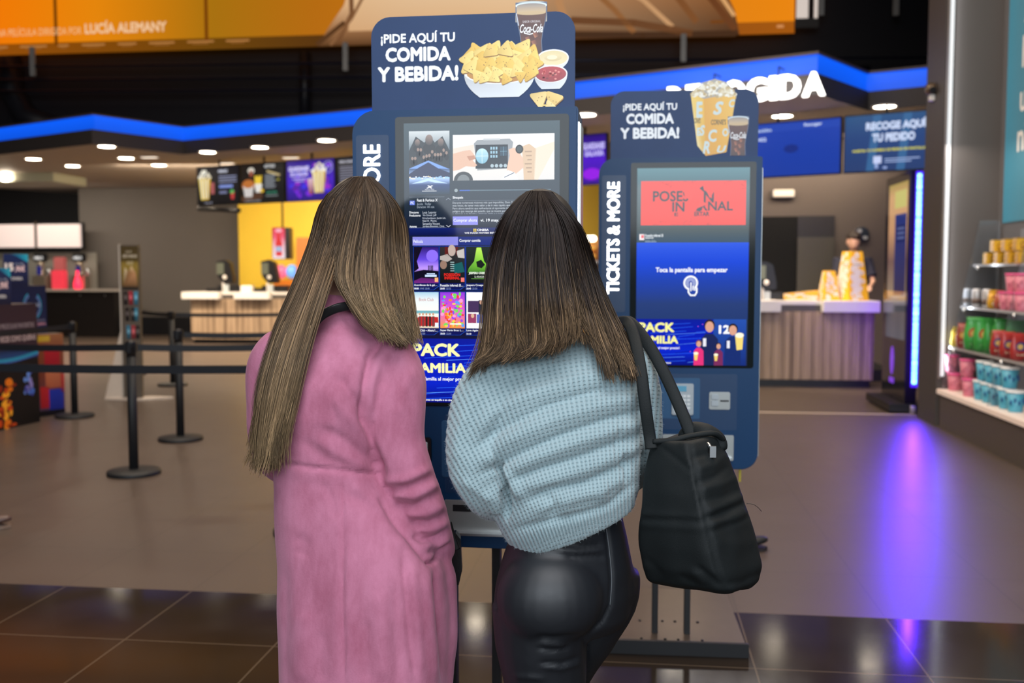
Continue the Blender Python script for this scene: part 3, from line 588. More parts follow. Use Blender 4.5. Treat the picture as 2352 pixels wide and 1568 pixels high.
def screen_small(P):
    P.grad(1463,380,1717,825,[(0,(84,128,138)),(.06,(70,108,118)),(.1,(90,110,116)),(.31,(60,74,76)),(.37,(54,78,98)),(.371,(54,78,98)),(1,(30,40,80))],0)
    P.grad(1463,547,1717,720,[(0,(34,84,222)),(.25,(24,70,212)),(.5,(30,64,170)),(.8,(38,60,116)),(1,(34,56,110))],1)
    P.grad(1472,409,1709,508,[(0,(238,76,68)),(.5,(236,70,62)),(1,(240,74,66))],1)
    rg = random.Random(4); K = (58,66,72)
    for i in range(11):
        x = 1472+237*rg.random(); y = rg.choice([411,505,rg.uniform(414,500)]); pts = [(x,y)]
        for _ in range(6): x = min(1708,max(1473,x+rg.uniform(-12,14))); y = min(507,max(410,y+rg.uniform(-7,7))); pts.append((x,y))
        P.line(pts, .7, (190,70,66), 2)
    P.text('POSES',1499,431,1580,455,K,3,.02); P.text('N',1614,431,1637,458,K,3,.02); P.text('IN',1543,456,1571,478,K,3,.02); P.text('RNAL',1606,455,1680,476,K,3,.02); P.text('E',1548,480,1557,488,K,3,.02); P.text('ERTAR',1593,478,1627,488,K,3,.03)
    for p in (((1568,428),(1592,424),(1586,452),(1572,446)),((1606,450),(1622,462),(1600,470)),((1628,448),(1622,436),(1640,428))): P.poly(p,(238,74,66),4)
    P.poly([(1596,476),(1606,462),(1612,470),(1606,478)],K,3); P.poly([(1604,426),(1612,420),(1616,436)],K,3)
    P.rect(1469,528,1480,541,(250,236,236),2); P.rect(1473,530,1479,537,(230,100,110),3)
    P.text('Posesión infernal: El',1482,528,1523,534,(236,242,246),3,.02); P.text('despertar',1482,534.5,1502,539,(236,242,246),3,.02); P.text('Fantasía · Terror',1482,541,1506,543.5,(170,190,206),3); P.rect(1482,544.5,1508,546,(140,160,190),3)
    W = (250,252,255)
    P.text('Toca la pantalla para empezar',1507,603,1670,617,W,3,.025)
    for rx,w in ((14.5,4.2),(9.5,1.6),(6,1.6)):
        P.line([(1587+rx*math.cos(a),638+rx*math.sin(a)) for a in np.linspace(PI*.62,PI*2.25,26)], w, W if w > 2 else (206,216,240), 3)
    P.line([(1582,650),(1582,659),(1587,666),(1597,666),(1601,659),(1601,650)],3.4,W,3.4)
    P.poly([(1583.5,640),(1588.5,636.5),(1591,640),(1591,652),(1601,654),(1599,662),(1586,664),(1583.5,655)],(34,66,160),3.2)
    for x,y0,y1 in ((1587.5,638,656),(1592.4,646,654),(1596.4,648,655),(1600.2,648,656)): P.line([(x,y0),(x,y1)],2.6,W,3.6); P.ell(x,y0,1.6,1.8,W,3.6,10)
    pack_ad(P,1463,720,1714,825,True); P.rect(1640,720,1714,825,(36,78,170),1.9,(20,44,120))
    Yc = (244,240,150)
    P.text('PACK',1469,728,1551,750,Yc,3,.035); P.text('FAMILIA',1469,758,1560,776,Yc,3,.035); P.text('cine en familia al mejor precio!',1468,783,1563,790,W,3,.02); P.text('Consulta condiciones en taquilla o en cinesa.es',1468,818,1544,822.5,W,3,.03)
    P.text('12',1652,733,1677,753,W,3,.035)
    flat_person(P,1631,722,103,(26,36,86),(44,30,26),L=4,prop='cup'); flat_person(P,1684,731,94,(22,44,110),(28,20,22),L=4.2,prop='cup')
    flat_person(P,1607,768,57,(226,52,120),(110,70,56),L=6,prop='corn'); flat_person(P,1652,774,51,(120,44,90),(44,28,30),L=6,prop='corn')
    P.poly([(1689,756),(1708,752),(1706,788),(1693,790)],(240,214,120),7); P.ell(1699,756,10,6,(250,244,220),7.2,12)
M_BEZEL = pm('black_glass_bezel', (.010,.014,.015,1), .12, spec=.22, nz=.1)
M_HEAD = pm('slate_blue_board', (.022,.052,.140,1), .5, spec=.3, nz=.10, nscale=14)
M_SLAB = pm('satin_silver', (.40,.42,.41,1), .38, .7, nz=.05)
M_DEV = pm('light_grey_plastic', (.42,.47,.50,1), .45, nz=.05)
def kiosk(label, loc, rz, hd_src, hd_fn, k_h, sc_src, sc_fn, k_s, bump, lit):
    t = thing('self_order_kiosk', label, 'kiosk', loc, rz, 'self-service order kiosks')
    W = .583; X0 = -W/2
    ux = lambda u: X0+u
    MB().prism(rrect(X0,X0+W,.705,1.838,(.012,.06,.008,.06),8), 0, .17).build('cabinet', M_NAVY, t, bevel=.004)
    b = MB(); b.prism(rrect(ux(.011),ux(.098),1.28,1.775,.006,3), -.0015, .002); pl = b.build('lettering_panel', pm('navy_panel',(.005,.034,.10,1),.4,nz=.05), t, bevel=.0006)
    P = Print((0,0,1,1),(0,0,1,1)); pass
    # the rotated text maps x,z directly
    P.v = []; P.f = []; P.c = []; a, f, _ = glyphs('TICKETS & MORE', 0.0)
    pass
    P.v = []; P.c = []
    for q in range(9):
        dx, dz = (0,0) if q == 8 else (.0012*math.cos(q*PI/4), .0012*math.sin(q*PI/4)); b0 = len(P.v)
        P.v += [(ux(.0765)-.002-(a_[1])*.043+dx, -.004-.00001*q, 1.347+a_[0]*.403+dz) for a_ in a]; P.c += [(1,1,1,1)]*len(a); P.f += [[b0+i for i in w_] for w_ in f]
    P.build('lettering', M_LETTER, pl)
    MB().prism(rrect(ux(.115),ux(.561),1.078,1.819,.008,4), -.004, .003).build('screen_bezel', M_BEZEL, t, bevel=.0012)
    P = Print(sc_src, (ux(.138),1.799,ux(.538),1.087), k_s); sc_fn(P); P.build('screen', M_SCREEN, t, y=-.0046)
    # header board with die-cut food picture
    hx0, hx1 = ux(.041), ux(.572); pts = rrect(hx0,hx1,1.80,2.083,(.002,.002,.05,.05),8)
    h = MB().prism(pts, .045, .057).build('header_board', M_HEAD, t, bevel=.001)
    P = Print(hd_src, (hx0,2.083,hx1,1.838), k_h); hd_fn(P); P.EPS = .0001
    P.v = [(v[0], v[1]*.35, v[2]) for v in P.v]; P.build('food_print', M_PRINT, h, y=.0445)
    b = MB(); P2 = Print(hd_src, (hx0,2.083,hx1,1.838), k_h)
    b.prism([P2.mp(*q) for q in bump], .0448, .0562); b.build('die_cut_tab', M_PRINT if False else pm('print_backing',(.5,.47,.42,1),.5,nz=.1), h)
    # devices under the screen
    b = MB(); b.prism(rrect(ux(.232),ux(.372),.890,1.040,.006,3), -.002, .004); rec = b.build('card_reader', pm('blue_recess',(.015,.085,.20,1),.4,nz=.05), t, bevel=.001)
    b = MB(); b.prism(rrect(ux(.270),ux(.348),.905,1.020,.004,3), -.014, 0); tm = b.build('terminal', M_DEV, rec, bevel=.002)
    b = MB(); b.box(ux(.279),ux(.322),-.016,-.013,.992,1.012); b.build('display', pm('lcd_blue',(.08,.2,.3,1),.2,emit=(.1,.35,.5,1),es=.4), rec)
    b = MB()
    for r in range(5):
        for c in range(4):
            if c == 3 and r == 0: continue
            b.box(ux(.281+c*.0145),ux(.281+c*.0145)+.011,-.0165,-.013,.912+r*.0145,.912+r*.0145+.009, 0)
    b.build('keypad', pm('white_keys',(.75,.78,.78,1),.5,nz=.05), rec)
    b = MB(); b.prism(rrect(ux(.168),ux(.206),.928,.995,.008,4), -.016, 0); q = b.build('code_scanner', M_BLACK, t, bevel=.002)
    b = MB(); b.prism(rrect(ux(.176),ux(.198),.938,.985,.003,3), -.0175, -.012); b.build('scanner_window', pm('pale_window',(.6,.68,.72,1),.2,nz=.03), q)
    b = MB(); b.prism(rrect(ux(.405),ux(.480),.926,.990,.005,3), -.006, .001); q = b.build('coin_plate', M_SLAB, t, bevel=.0012)
    b = MB()
    for z in (.938,.962): b.prism(rrect(ux(.412),ux(.438),z,z+.021,.004,3), -.013, -.004)
    b.build('coin_button', M_DEV, q, bevel=.002)
    b = MB(); b.box(ux(.444),ux(.475),-.0075,-.005,.955,.961); b.build('coin_slot', M_BLACK, q)
    b = MB(); b.prism(rrect(ux(.238),ux(.495),.738,.832,.004,3), -.006, .001); q = b.build('receipt_tray', M_SLAB, t, bevel=.0012)
    b = MB(); b.box(ux(.262),ux(.40),-.0075,-.005,.803,.820); b.build('receipt_slot', M_BLACK, q)
    b = MB(); b.box(ux(.245),ux(.488),-.030,-.004,.746,.751); b.build('tray_lip', M_STEEL, q)
    b = MB(); b.box(ux(.246),ux(.25),-.0016,.001,.86,.885); b.prism(rrect(ux(.24),ux(.505),.85,1.055,.006,3), -.0008, .002); b.build('service_panel', pm('navy_door',(.006,.04,.115,1),.36,nz=.05), t, bevel=.0004)
    b = MB(); b.box(X0+W,X0+W+.006,.03,.13,.75,1.80); b.build('side_panel', M_SLAB, t, bevel=.001)
    if lit: b = MB(); b.box(X0+W-.001,X0+W+.003,.008,.016,1.30,1.80); b.build('edge_light', M_LED, t)
    for x in (-.066, .058):
        b = MB(); b.box(x-.0115,x+.0115,.165,.205,.02,.75); b.build('leg', M_BLACKM, t, bevel=.002)
    b = MB(); b.box(.238,.246,.10,.11,.64,.71); b.build('hanging_tag', pm('yellow_tape',(.75,.6,.05,1),.5,nz=.05), t)
    b = MB(); b.box(-.295,.27,.02,.72,.012,.024); bp = b.build('base_plate', M_BRONZE, t, bevel=.002)
    b = MB(); b.box(-.297,.272,0,.02,0,.052); b.build('plate_edge', M_BLACKM, bp, bevel=.002)
    b = MB()
    pass
    for x in (-.12,-.03,.02,.11):
        for y in (.1,.3): b = MB(); b.lathe([(.006,.024),(.005,.028),(.002,.029)], 8, c=(x,y,0)); b.build('bolt', M_BLACK, bp)
    return t
kiosk('large navy order kiosk the two women stand at, nachos and drink on its header', (-.124,2.56,0), math.radians(-7.5),
      (842,38,1316,258), header_left, .0, (928,293,1285,925), screen_big, .0,
      [(1180,60),(1180,18),(1190,14),(1216,12),(1242,14),(1252,18),(1252,60)], True)
kiosk('smaller-looking navy order kiosk behind, popcorn box on its header, touch icon on its screen', (.606,3.62,0), math.radians(-5.5),
      (1390,206,1730,358), header_right, .0, (1463,380,1717,825), screen_small, .0,
      [(1576,226),(1584,206),(1600,190),(1630,182),(1656,190),(1674,208),(1679,226)], False)
# ================================================================ PEOPLE
def eval_mesh(o):
    bpy.context.view_layer.update(); dg = bpy.context.evaluated_depsgraph_get()
    return bpy.data.meshes.new_from_object(o.evaluated_get(dg))
def remesh(mb, voxel, smooth=4, fac=.5, name='tmp'):
    me = mb.mesh(name, [])
    bm = bmesh.new(); bm.from_mesh(me); bmesh.ops.recalc_face_normals(bm, faces=bm.faces); bm.to_mesh(me); bm.free()
    o = bpy.data.objects.new(name, me); COL.objects.link(o)
    md = o.modifiers.new('r', 'REMESH'); md.mode = 'VOXEL'; md.voxel_size = voxel; md.use_smooth_shade = True
    if smooth: s = o.modifiers.new('s', 'SMOOTH'); s.factor = fac; s.iterations = smooth
    out = eval_mesh(o); bpy.data.objects.remove(o); bpy.data.meshes.remove(me); return out
def skin_mesh(verts, edges, rad, sub=2, root=0):
    me = bpy.data.meshes.new('sk'); me.from_pydata([tuple(v) for v in verts], edges, []); me.update()
    o = bpy.data.objects.new('sk', me); COL.objects.link(o)
    md = o.modifiers.new('k', 'SKIN'); md.use_smooth_shade = True
    for i,s in enumerate(me.skin_vertices[0].data): s.radius = (rad[i],)*2 if not isinstance(rad[i],tuple) else rad[i]; s.use_root = (i == root)
    ss = o.modifiers.new('u', 'SUBSURF'); ss.levels = sub
    out = eval_mesh(o); bpy.data.objects.remove(o); bpy.data.meshes.remove(me); return out
def mesh_to_mb(me, mb=None, M=None):
    mb = mb or MB(); mb.add([(M @ v.co if M else v.co) for v in me.vertices], [list(p.vertices) for p in me.polygons], 0, True); return mb
def coords(me): a = np.empty(len(me.vertices)*3); me.vertices.foreach_get('co', a); return a.reshape(-1,3)
def normals(me): a = np.empty(len(me.vertices)*3); me.vertex_normals.foreach_get('vector', a) if hasattr(me,'vertex_normals') else me.vertices.foreach_get('normal', a); return a.reshape(-1,3)
def put(me, a): me.vertices.foreach_set('co', np.ascontiguousarray(a).ravel()); me.update()
def seg_dist(x, y, pl):
    best = np.full(x.shape, 1e9); tt = np.zeros(x.shape); n = len(pl)-1
    for i in range(n):
        ax,ay = pl[i]; bx,by = pl[i+1]; dx,dy = bx-ax, by-ay; L = dx*dx+dy*dy+1e-9
        t = np.clip(((x-ax)*dx+(y-ay)*dy)/L, 0, 1); d = np.hypot(x-ax-t*dx, y-ay-t*dy)
        m = d < best; best = np.where(m, d, best); tt = np.where(m, (i+t)/n, tt)
    return best, tt
def folds(me, lines, back=True):
    """sculpt soft ridges (+) and creases (-) along polylines given on the back of a garment: (points, amount m, width px)"""
    P = coords(me); Nn = normals(me); x, y = projn(P)
    vd = P - np.array(CAM); vd /= np.linalg.norm(vd, axis=1)[:,None]
    fr = np.clip(-(Nn*vd).sum(1)*1.6+.15, 0, 1)
    d = np.zeros(len(P))
    for pl, amp, w in lines:
        s, t = seg_dist(x, y, pl); d += amp*np.exp(-(s/w)**2)*np.clip(np.minimum(t,1-t)*6+.25, 0, 1)
    put(me, P + Nn*(d*fr)[:,None])
def noise_disp(me, amp, scale, seed=0, stretch=(1,1,1)):
    P = coords(me); Nn = normals(me)
    d = np.array([noise.noise(Vector((p[0]*scale*stretch[0]+seed, p[1]*scale*stretch[1], p[2]*scale*stretch[2]))) for p in P])
    put(me, P+Nn*(d*amp)[:,None])
def ring3(px, py, Y, hw, hd, roll=0, yaw=0, n=40, e=2.3, z=None, pinch=0):
    """oval cross-section: centre at pixel (px,py) of depth Y, half width hw and half depth hd in metres"""
    c = at(px, py, Y); out = []
    cr, sr, cy, sy = math.cos(math.radians(roll)), math.sin(math.radians(roll)), math.cos(math.radians(yaw)), math.sin(math.radians(yaw))
    for k in range(n):
        a = 2*PI*k/n; ca, sa = math.cos(a), math.sin(a)
        x = hw*math.copysign(abs(ca)**(2/e), ca); y = hd*math.copysign(abs(sa)**(2/e), sa)
        X, Yy = x*cy-y*sy, x*sy+y*cy
        out.append(c + Vector((X*cr, Yy, X*sr)))
    return out
def limb(mb, pts, n=20, sub=4):
    """smooth tube through (px,py,Y,r) stations"""
    P = [at(p[0],p[1],p[2]) for p in pts]; R = [p[3] for p in pts]; Q = []; S = []
    for i in range(len(P)-1):
        p0 = P[max(i-1,0)]; p1 = P[i]; p2 = P[i+1]; p3 = P[min(i+2,len(P)-1)]
        for k in range(sub):
            t = k/sub; Q.append(.5*((2*p1)+(p2-p0)*t+(2*p0-5*p1+4*p2-p3)*t*t+(3*p1-p0-3*p2+p3)*t**3)); S.append(R[i]*(1-t)+R[i+1]*t)
    Q.append(P[-1]); S.append(R[-1]); mb.tube(Q, S, n); return mb
def spline(P, sub):
    Q = []
    for i in range(len(P)-1):
        p0 = P[max(i-1,0)]; p1 = P[i]; p2 = P[i+1]; p3 = P[min(i+2,len(P)-1)]
        for k in range(sub): t = k/sub; Q.append(.5*((2*p1)+(p2-p0)*t+(2*p0-5*p1+4*p2-p3)*t*t+(3*p1-p0-3*p2+p3)*t**3))
    Q.append(P[-1]); return Q
def head_mb(c, h=.22, yaw=0, pitch=0, roll=0, mb=None):
    """a head with brow, nose, mouth, chin and ears; face towards +Y before turning; c is the skull centre"""
    mb = mb or MB(); s = h/.22
    M = Matrix.Translation(c) @ Matrix.Rotation(math.radians(yaw),4,'Z') @ Matrix.Rotation(math.radians(roll),4,'Y') @ Matrix.Rotation(math.radians(pitch),4,'X')
    n, m = 40, 32; R = []
    for j in range(m+1):
        f = PI*(.01+.98*j/m); z = -math.cos(f); r = math.sin(f); row = []
        for k in range(n):
            a = 2*PI*k/n; x = r*math.cos(a); y = r*math.sin(a)
            X, Y, Z = .074*x, .094*y, .108*z
            if z < 0: w = 1-.34*(-z)**1.3; X *= w; Y = Y*(1-.10*(-z)) + .012*(-z)
            if y > 0 and z < 0: Y += .006*(-z)
            if y > .2:
                fx = X/.074; g = lambda x0,z0,sx,sz: math.exp(-((fx-x0)/sx)**2-((z-z0)/sz)**2)
                Y += .024*g(0,-.24,.13,.12) + .010*g(0,-.08,.10,.16) - .010*g(.40,.03,.2,.12) - .010*g(-.40,.03,.2,.12) + .006*g(0,.20,.7,.10)
                Y += .006*g(0,-.50,.22,.05) + .005*g(0,-.60,.2,.05) - .005*g(0,-.55,.24,.025) + .008*g(0,-.88,.3,.14) + .005*g(.42,-.28,.25,.2)+.005*g(-.42,-.28,.25,.2)
                Y += .004*g(.40,.02,.12,.06)+.004*g(-.40,.02,.12,.06)
            row.append(M @ Vector((X*s, Y*s, Z*s)))
        R.append(row)
    mb.rings(R)
    for sx in (-1,1):
        E = []
        for j in range(7):
            f = PI*j/6
            E.append([M @ Vector((sx*(.072+.014*math.sin(f)*(.6+.4*math.cos(a)))*s, (-.008+.018*math.sin(f)*math.cos(a))*s, (-.012-.032*math.cos(f)+.006*math.sin(a)*math.sin(f))*s)) for a in [2*PI*k/10 for k in range(10)]])
        mb.rings(E)
    return mb, M
def hand_chains(V, E, R, wi, w, d, up, side, L=.17, curl=.5):
    """palm and five fingers grown from wrist vertex wi; d along the hand, up is the back of the hand, side points to the thumb"""
    d = d.normalized(); up = up.normalized(); side = side.normalized()
    pc = w + d*L*.30; V.append(pc); E.append((wi,len(V)-1)); R.append((.020,.034)); p = len(V)-1
    for i,(o,ln) in enumerate(((.030,.44),(.010,.49),(-.010,.46),(-.029,.36))):
        b = w + d*L*.52 + side*o; V.append(b); R.append(.010); E.append((p,len(V)-1)); q = len(V)-1; dd = d.copy(); pos = b
        for s,k in ((.46,.5),(.31,.8),(.23,.7)):
            dd = (dd - up*curl*k).normalized(); pos = pos + dd*L*ln*s*1.02; V.append(pos); R.append(.0085 if s > .3 else .007); E.append((q,len(V)-1)); q = len(V)-1
    b = w + d*L*.18 + side*.030; V.append(b); R.append(.013); E.append((wi,len(V)-1)); q = len(V)-1; dd = (d*.7+side*.75).normalized(); pos = b
    for s in (.17,.15): pos = pos + dd*L*s*1.3; dd = (dd-side*.25-up*curl*.3).normalized(); V.append(pos); R.append(.0095); E.append((q,len(V)-1)); q = len(V)-1
def body(J, hc, hh, hyaw, hpitch, hroll, curl=.5, thumbs=None):
    """J: joints in metres -> one continuous body mesh (MB)"""
    V = [J['pelvis'], J['waist'], J['chest'], J['neck'], J['skull']]; R = [(.125,.10),(.10,.08),(.105,.075),.050,.052]; E = [(0,1),(1,2),(2,3),(3,4)]
    for s in 'LR':
        b = len(V); V += [J['sh'+s], J['el'+s], J['wr'+s]]; R += [.040,.034,.024]; E += [(2,b),(b,b+1),(b+1,b+2)]
        w = J['wr'+s]; d = (w-J['el'+s]).normalized(); d = (J.get('hd'+s) or d)
        up = J.get('up'+s) or Vector((0,0,1)); side = d.cross(up).normalized()*(1 if s == 'L' else -1)
        hand_chains(V, E, R, b+2, w, d, up, side, curl=curl)
        b = len(V); V += [J['hip'+s], J['kn'+s], J['an'+s], J['an'+s]+J['ft'+s]*.10+Vector((0,0,-.045)), J['an'+s]+J['ft'+s]*.19+Vector((0,0,-.06))]
        R += [.058,.044,.032,.034,.026]; E += [(0,b),(b,b+1),(b+1,b+2),(b+2,b+3),(b+3,b+4)]
    me = skin_mesh(V, E, R, 2); mb = mesh_to_mb(me); bpy.data.meshes.remove(me)
    head_mb(hc, hh, hyaw, hpitch, hroll, mb); return mb
M_SKIN = pm('skin', (.55,.33,.24,1), .5, nz=.06, nscale=30)
# ---- hair: many thin locks combed along guide curves
def hair(name, guides, spread, n_per, mat, parent, off, colfn, seed, rad=.00085, npts=22, clump=.5, extra=None):
    rg = np.random.RandomState(seed); S = npts
    VV = []; FF = []; CC = []
    def ev(g):     # resample a guide to S points by arc length
        P = np.array(spline([Vector(p) for p in g], 8)); s = np.concatenate([[0], np.cumsum(np.linalg.norm(np.diff(P,axis=0),axis=1))]); t = np.linspace(0, s[-1], S)
        return np.stack([np.interp(t, s, P[:,i]) for i in range(3)], 1)
    base = 0
    for (ga, gb, cnt) in guides:
        A = ev(ga); B = ev(gb); NL = 13; LO = rg.randn(NL,3)*np.array([.006,.0045,.003])[None,:]; LC = np.exp(rg.randn(NL)*.30); LB = rg.rand(NL)**2*.18; LK = rg.randn(NL,2)*np.array([.013,.010])[None,:]
        for _ in range(cnt):
            u = rg.rand(); li = int(u*NL); u = np.clip(u+.55*((li+.5)/NL-u)*rg.rand(), 0, 1)
            P = A*(1-u)+B*u; t = np.linspace(0,1,S)
            j = rg.randn(3)*spread; ph = rg.rand()*6; am = rg.rand()*.006
            w = (t**.7)[:,None]
            off_ = np.array([j[0], j[1]*.6-.004*rg.rand(), j[2]*.3])[None,:]*(.25+.75*w)
            P = P + LO[li][None,:]*(np.sin(PI*np.minimum(t*1.0,1))*.6+.5*t)[:,None] + off_ + (np.sin(t*5+ph)*am*t)[:,None]*np.array([1,.3,0])[None,:]
            e3 = (np.clip(t-.72,0,1)/.28)**2; P = P + np.stack([e3*(LK[li,0]-.004), -np.abs(e3*LK[li,1]), e3*.004*rg.randn()],1)
            cut = 1-LB[li]-.10*rg.rand()**2 if rg.rand() < .8 else 1-.30*rg.rand()
            idx = t*cut*(S-1); i0 = np.minimum(idx.astype(int), S-2); fr = (idx-i0)[:,None]; P = P[i0]*(1-fr)+P[i0+1]*fr
            T = np.gradient(P, axis=0); T /= np.linalg.norm(T,axis=1)[:,None]+1e-9
            vd = P - np.array(CAM)[None,:]; vd /= np.linalg.norm(vd,axis=1)[:,None]
            X = np.cross(T, np.array([0,-1,.2])[None,:]); X /= np.linalg.norm(X,axis=1)[:,None]+1e-9; Yv = np.cross(X, T)
            r = (rad*(1.15-.75*t**3)*(.7+.6*rg.rand()))[:,None]
            tri = np.stack([P+X*r, P-X*r*.5+Yv*r*.85, P-X*r*.5-Yv*r*.85], 1).reshape(-1,3)
            VV.append(tri); c = colfn(u, t, rg, ga)*LC[li]; CC.append(np.repeat(c, 3, 0))
            b = base; base += 3*S
            q = np.arange(S-1)[:,None]*3+b
            for a_,b_ in ((0,1),(1,2),(2,0)): FF.append(np.concatenate([q+a_, q+b_, q+3+b_, q+3+a_], 1))
    V = np.concatenate(VV) - np.array(off)[None,:]; F = np.concatenate(FF); C = np.concatenate(CC)
    me = bpy.data.meshes.new(name); me.vertices.add(len(V)); me.vertices.foreach_set('co', V.ravel())
    me.loops.add(F.size); me.polygons.add(len(F)); me.loops.foreach_set('vertex_index', F.ravel().astype(np.int32))
    me.polygons.foreach_set('loop_start', np.arange(0,F.size,4,dtype=np.int32)); me.update(calc_edges=True); me.polygons.foreach_set('use_smooth', np.ones(len(F),dtype=bool))
    ca = me.color_attributes.new('Col','FLOAT_COLOR','POINT'); ca.data.foreach_set('color', np.concatenate([C, np.ones((len(C),1))],1).astype(np.float32).ravel())
    me.materials.append(mat); return link(name, me, parent)
M_HAIR = attr_mat('hair_fibre', .45, spec=.28)
nt = M_HAIR.node_tree; nt.nodes['Principled BSDF'].inputs['Anisotropic'].default_value = .5
def on_skull(C, rx, ry, rz, px, py, k=1.0):
    """point on the back of the skull ellipsoid seen under a pixel (clamped to its outline)"""
    d = ray(px, py); d = d/d.y; o = CAM - C
    a = (d.x/rx)**2+(d.y/ry)**2+(d.z/rz)**2; b = 2*(o.x*d.x/rx**2+o.y*d.y/ry**2+o.z*d.z/rz**2); c = (o.x/rx)**2+(o.y/ry)**2+(o.z/rz)**2-k*k
    D = b*b-4*a*c
    t = (-b-math.sqrt(D))/(2*a) if D > 0 else -b/(2*a)
    return CAM + d*t
def finish(me, name, mats, parent, off):
    a = coords(me) - np.array(off)[None,:]; put(me, a); me.materials.clear()
    for m in (mats if isinstance(mats,list) else [mats]): me.materials.append(m)
    me.polygons.foreach_set('use_smooth', np.ones(len(me.polygons),dtype=bool)); me.name = name
    return link(name, me, parent)
# -------------------------------------------------- woman in the pink coat
YP = 2.18; SP = FPX/YP
base = at(835, 628, YP); base.z = 0; OFFP = tuple(base)
pw = thing('person', 'woman with very long light brown hair in a pink suede coat, seen from behind', 'person', base)
g = lambda x,y,Y=YP: at(x,y,Y)
J = dict(pelvis=g(825,1210), waist=g(770,1050), chest=g(775,850,2.19), neck=g(790,725,2.22), skull=g(822,610,2.26),
    shL=g(650,835,2.20), elL=g(622,1030,2.26), wrL=g(735,1105,2.47), shR=g(880,845,2.18), elR=g(945,1075,2.155), wrR=g(1005,1240,2.25),
    hipL=g(760,1290), knL=g(760,1700,2.17), anL=Vector((g(765,1700).x, 2.17, .115)), hipR=g(900,1290), knR=g(890,1700,2.19), anR=Vector((g(885,1700).x, 2.22, .115)),
    ftL=Vector((-.1,1,0)).normalized(), ftR=Vector((.2,1,0)).normalized(), upL=Vector((0,0,1)), upR=Vector((.8,-.5,.2)), hdR=Vector((.1,.5,-.9)))
HCP = g(826,535,2.275)
mb = body(J, HCP, .225, -12, -14, 6)
me = remesh(mb, .0065, 2); finish(me, 'body', M_SKIN, pw, OFFP)
b = MB()                                            # ankle boots
for s in 'LR':
    a = J['an'+s]; f = J['ft'+s]; n_ = Vector((-f.y,f.x,0))
    def sec(o, w, z0, z1): return [a+f*o+n_*w*math.cos(k*PI/8)+Vector((0,0,z0-a.z+(z1-z0)*(.5+.5*math.sin(k*PI/8)))) for k in range(16)]
    bb = MB(); bb.rings([sec(-.055,.028,.02,.13), sec(-.045,.036,.005,.16), sec(0,.040,.0,.165), sec(.06,.042,.0,.115), sec(.13,.046,.0,.075), sec(.19,.036,.0,.05), sec(.215,.014,.008,.035)])
    bb.tube([a+Vector((0,0,.02)), a+Vector((0,0,.20))], .052, 20)
    m_ = remesh(bb, .006, 3); finish(m_, 'ankle_boot', pm('black_boot_leather',(.012,.011,.011,1),.4,nz=.2), pw, OFFP)
mt = MB()
Yb = 2.19
st = [(706,772,36,.055,0,2.21),(722,772,50,.060,2,2.21),(745,772,70,.066,3,2.21),(768,772,108,.075,4,2.20),(792,770,142,.088,5,2.20),(830,764,160,.104,4,2.19),(880,755,152,.116,3,2.18),(950,750,144,.120,2,2.18),(1020,752,133,.112,2,2.18),(1075,758,129,.106,2,2.18),
      (1120,772,140,.112,1,2.18),(1180,795,164,.124,0,2.18),(1240,817,186,.134,0,2.18),(1300,832,199,.142,0,2.18),(1380,836,203,.148,0,2.18),(1470,837,201,.152,0,2.18),(1568,836,197,.156,0,2.18),(1680,834,195,.160,0,2.18),(1790,833,196,.164,0,2.18),(1796,833,190,.158,0,2.18)]
mt.rings([ring3(x,y,Y,hw/FPX*Y,hd,-roll,-14, e=2.35) for y,x,hw,hd,roll,Y in st])
limb(mt, [(845,800,2.19,.045),(890,818,2.175,.060),(912,870,2.16,.064),(912,940,2.15,.064),(913,1010,2.145,.062),(935,1080,2.14,.058),(962,1140,2.15,.052),(990,1200,2.17,.043),(1008,1245,2.20,.036),(1018,1275,2.22,.028)])
limb(mt, [(690,800,2.21,.045),(648,815,2.215,.060),(616,850,2.22,.050),(613,930,2.225,.044),(613,1000,2.24,.042),(625,1055,2.27,.038),(680,1090,2.35,.038),(722,1102,2.44,.034)])
# pocket flap end of the right front
limb(mt, [(1000,1290,2.19,.03),(1015,1330,2.19,.034),(1015,1450,2.19,.036),(1005,1568,2.20,.036),(1000,1790,2.2,.03)])
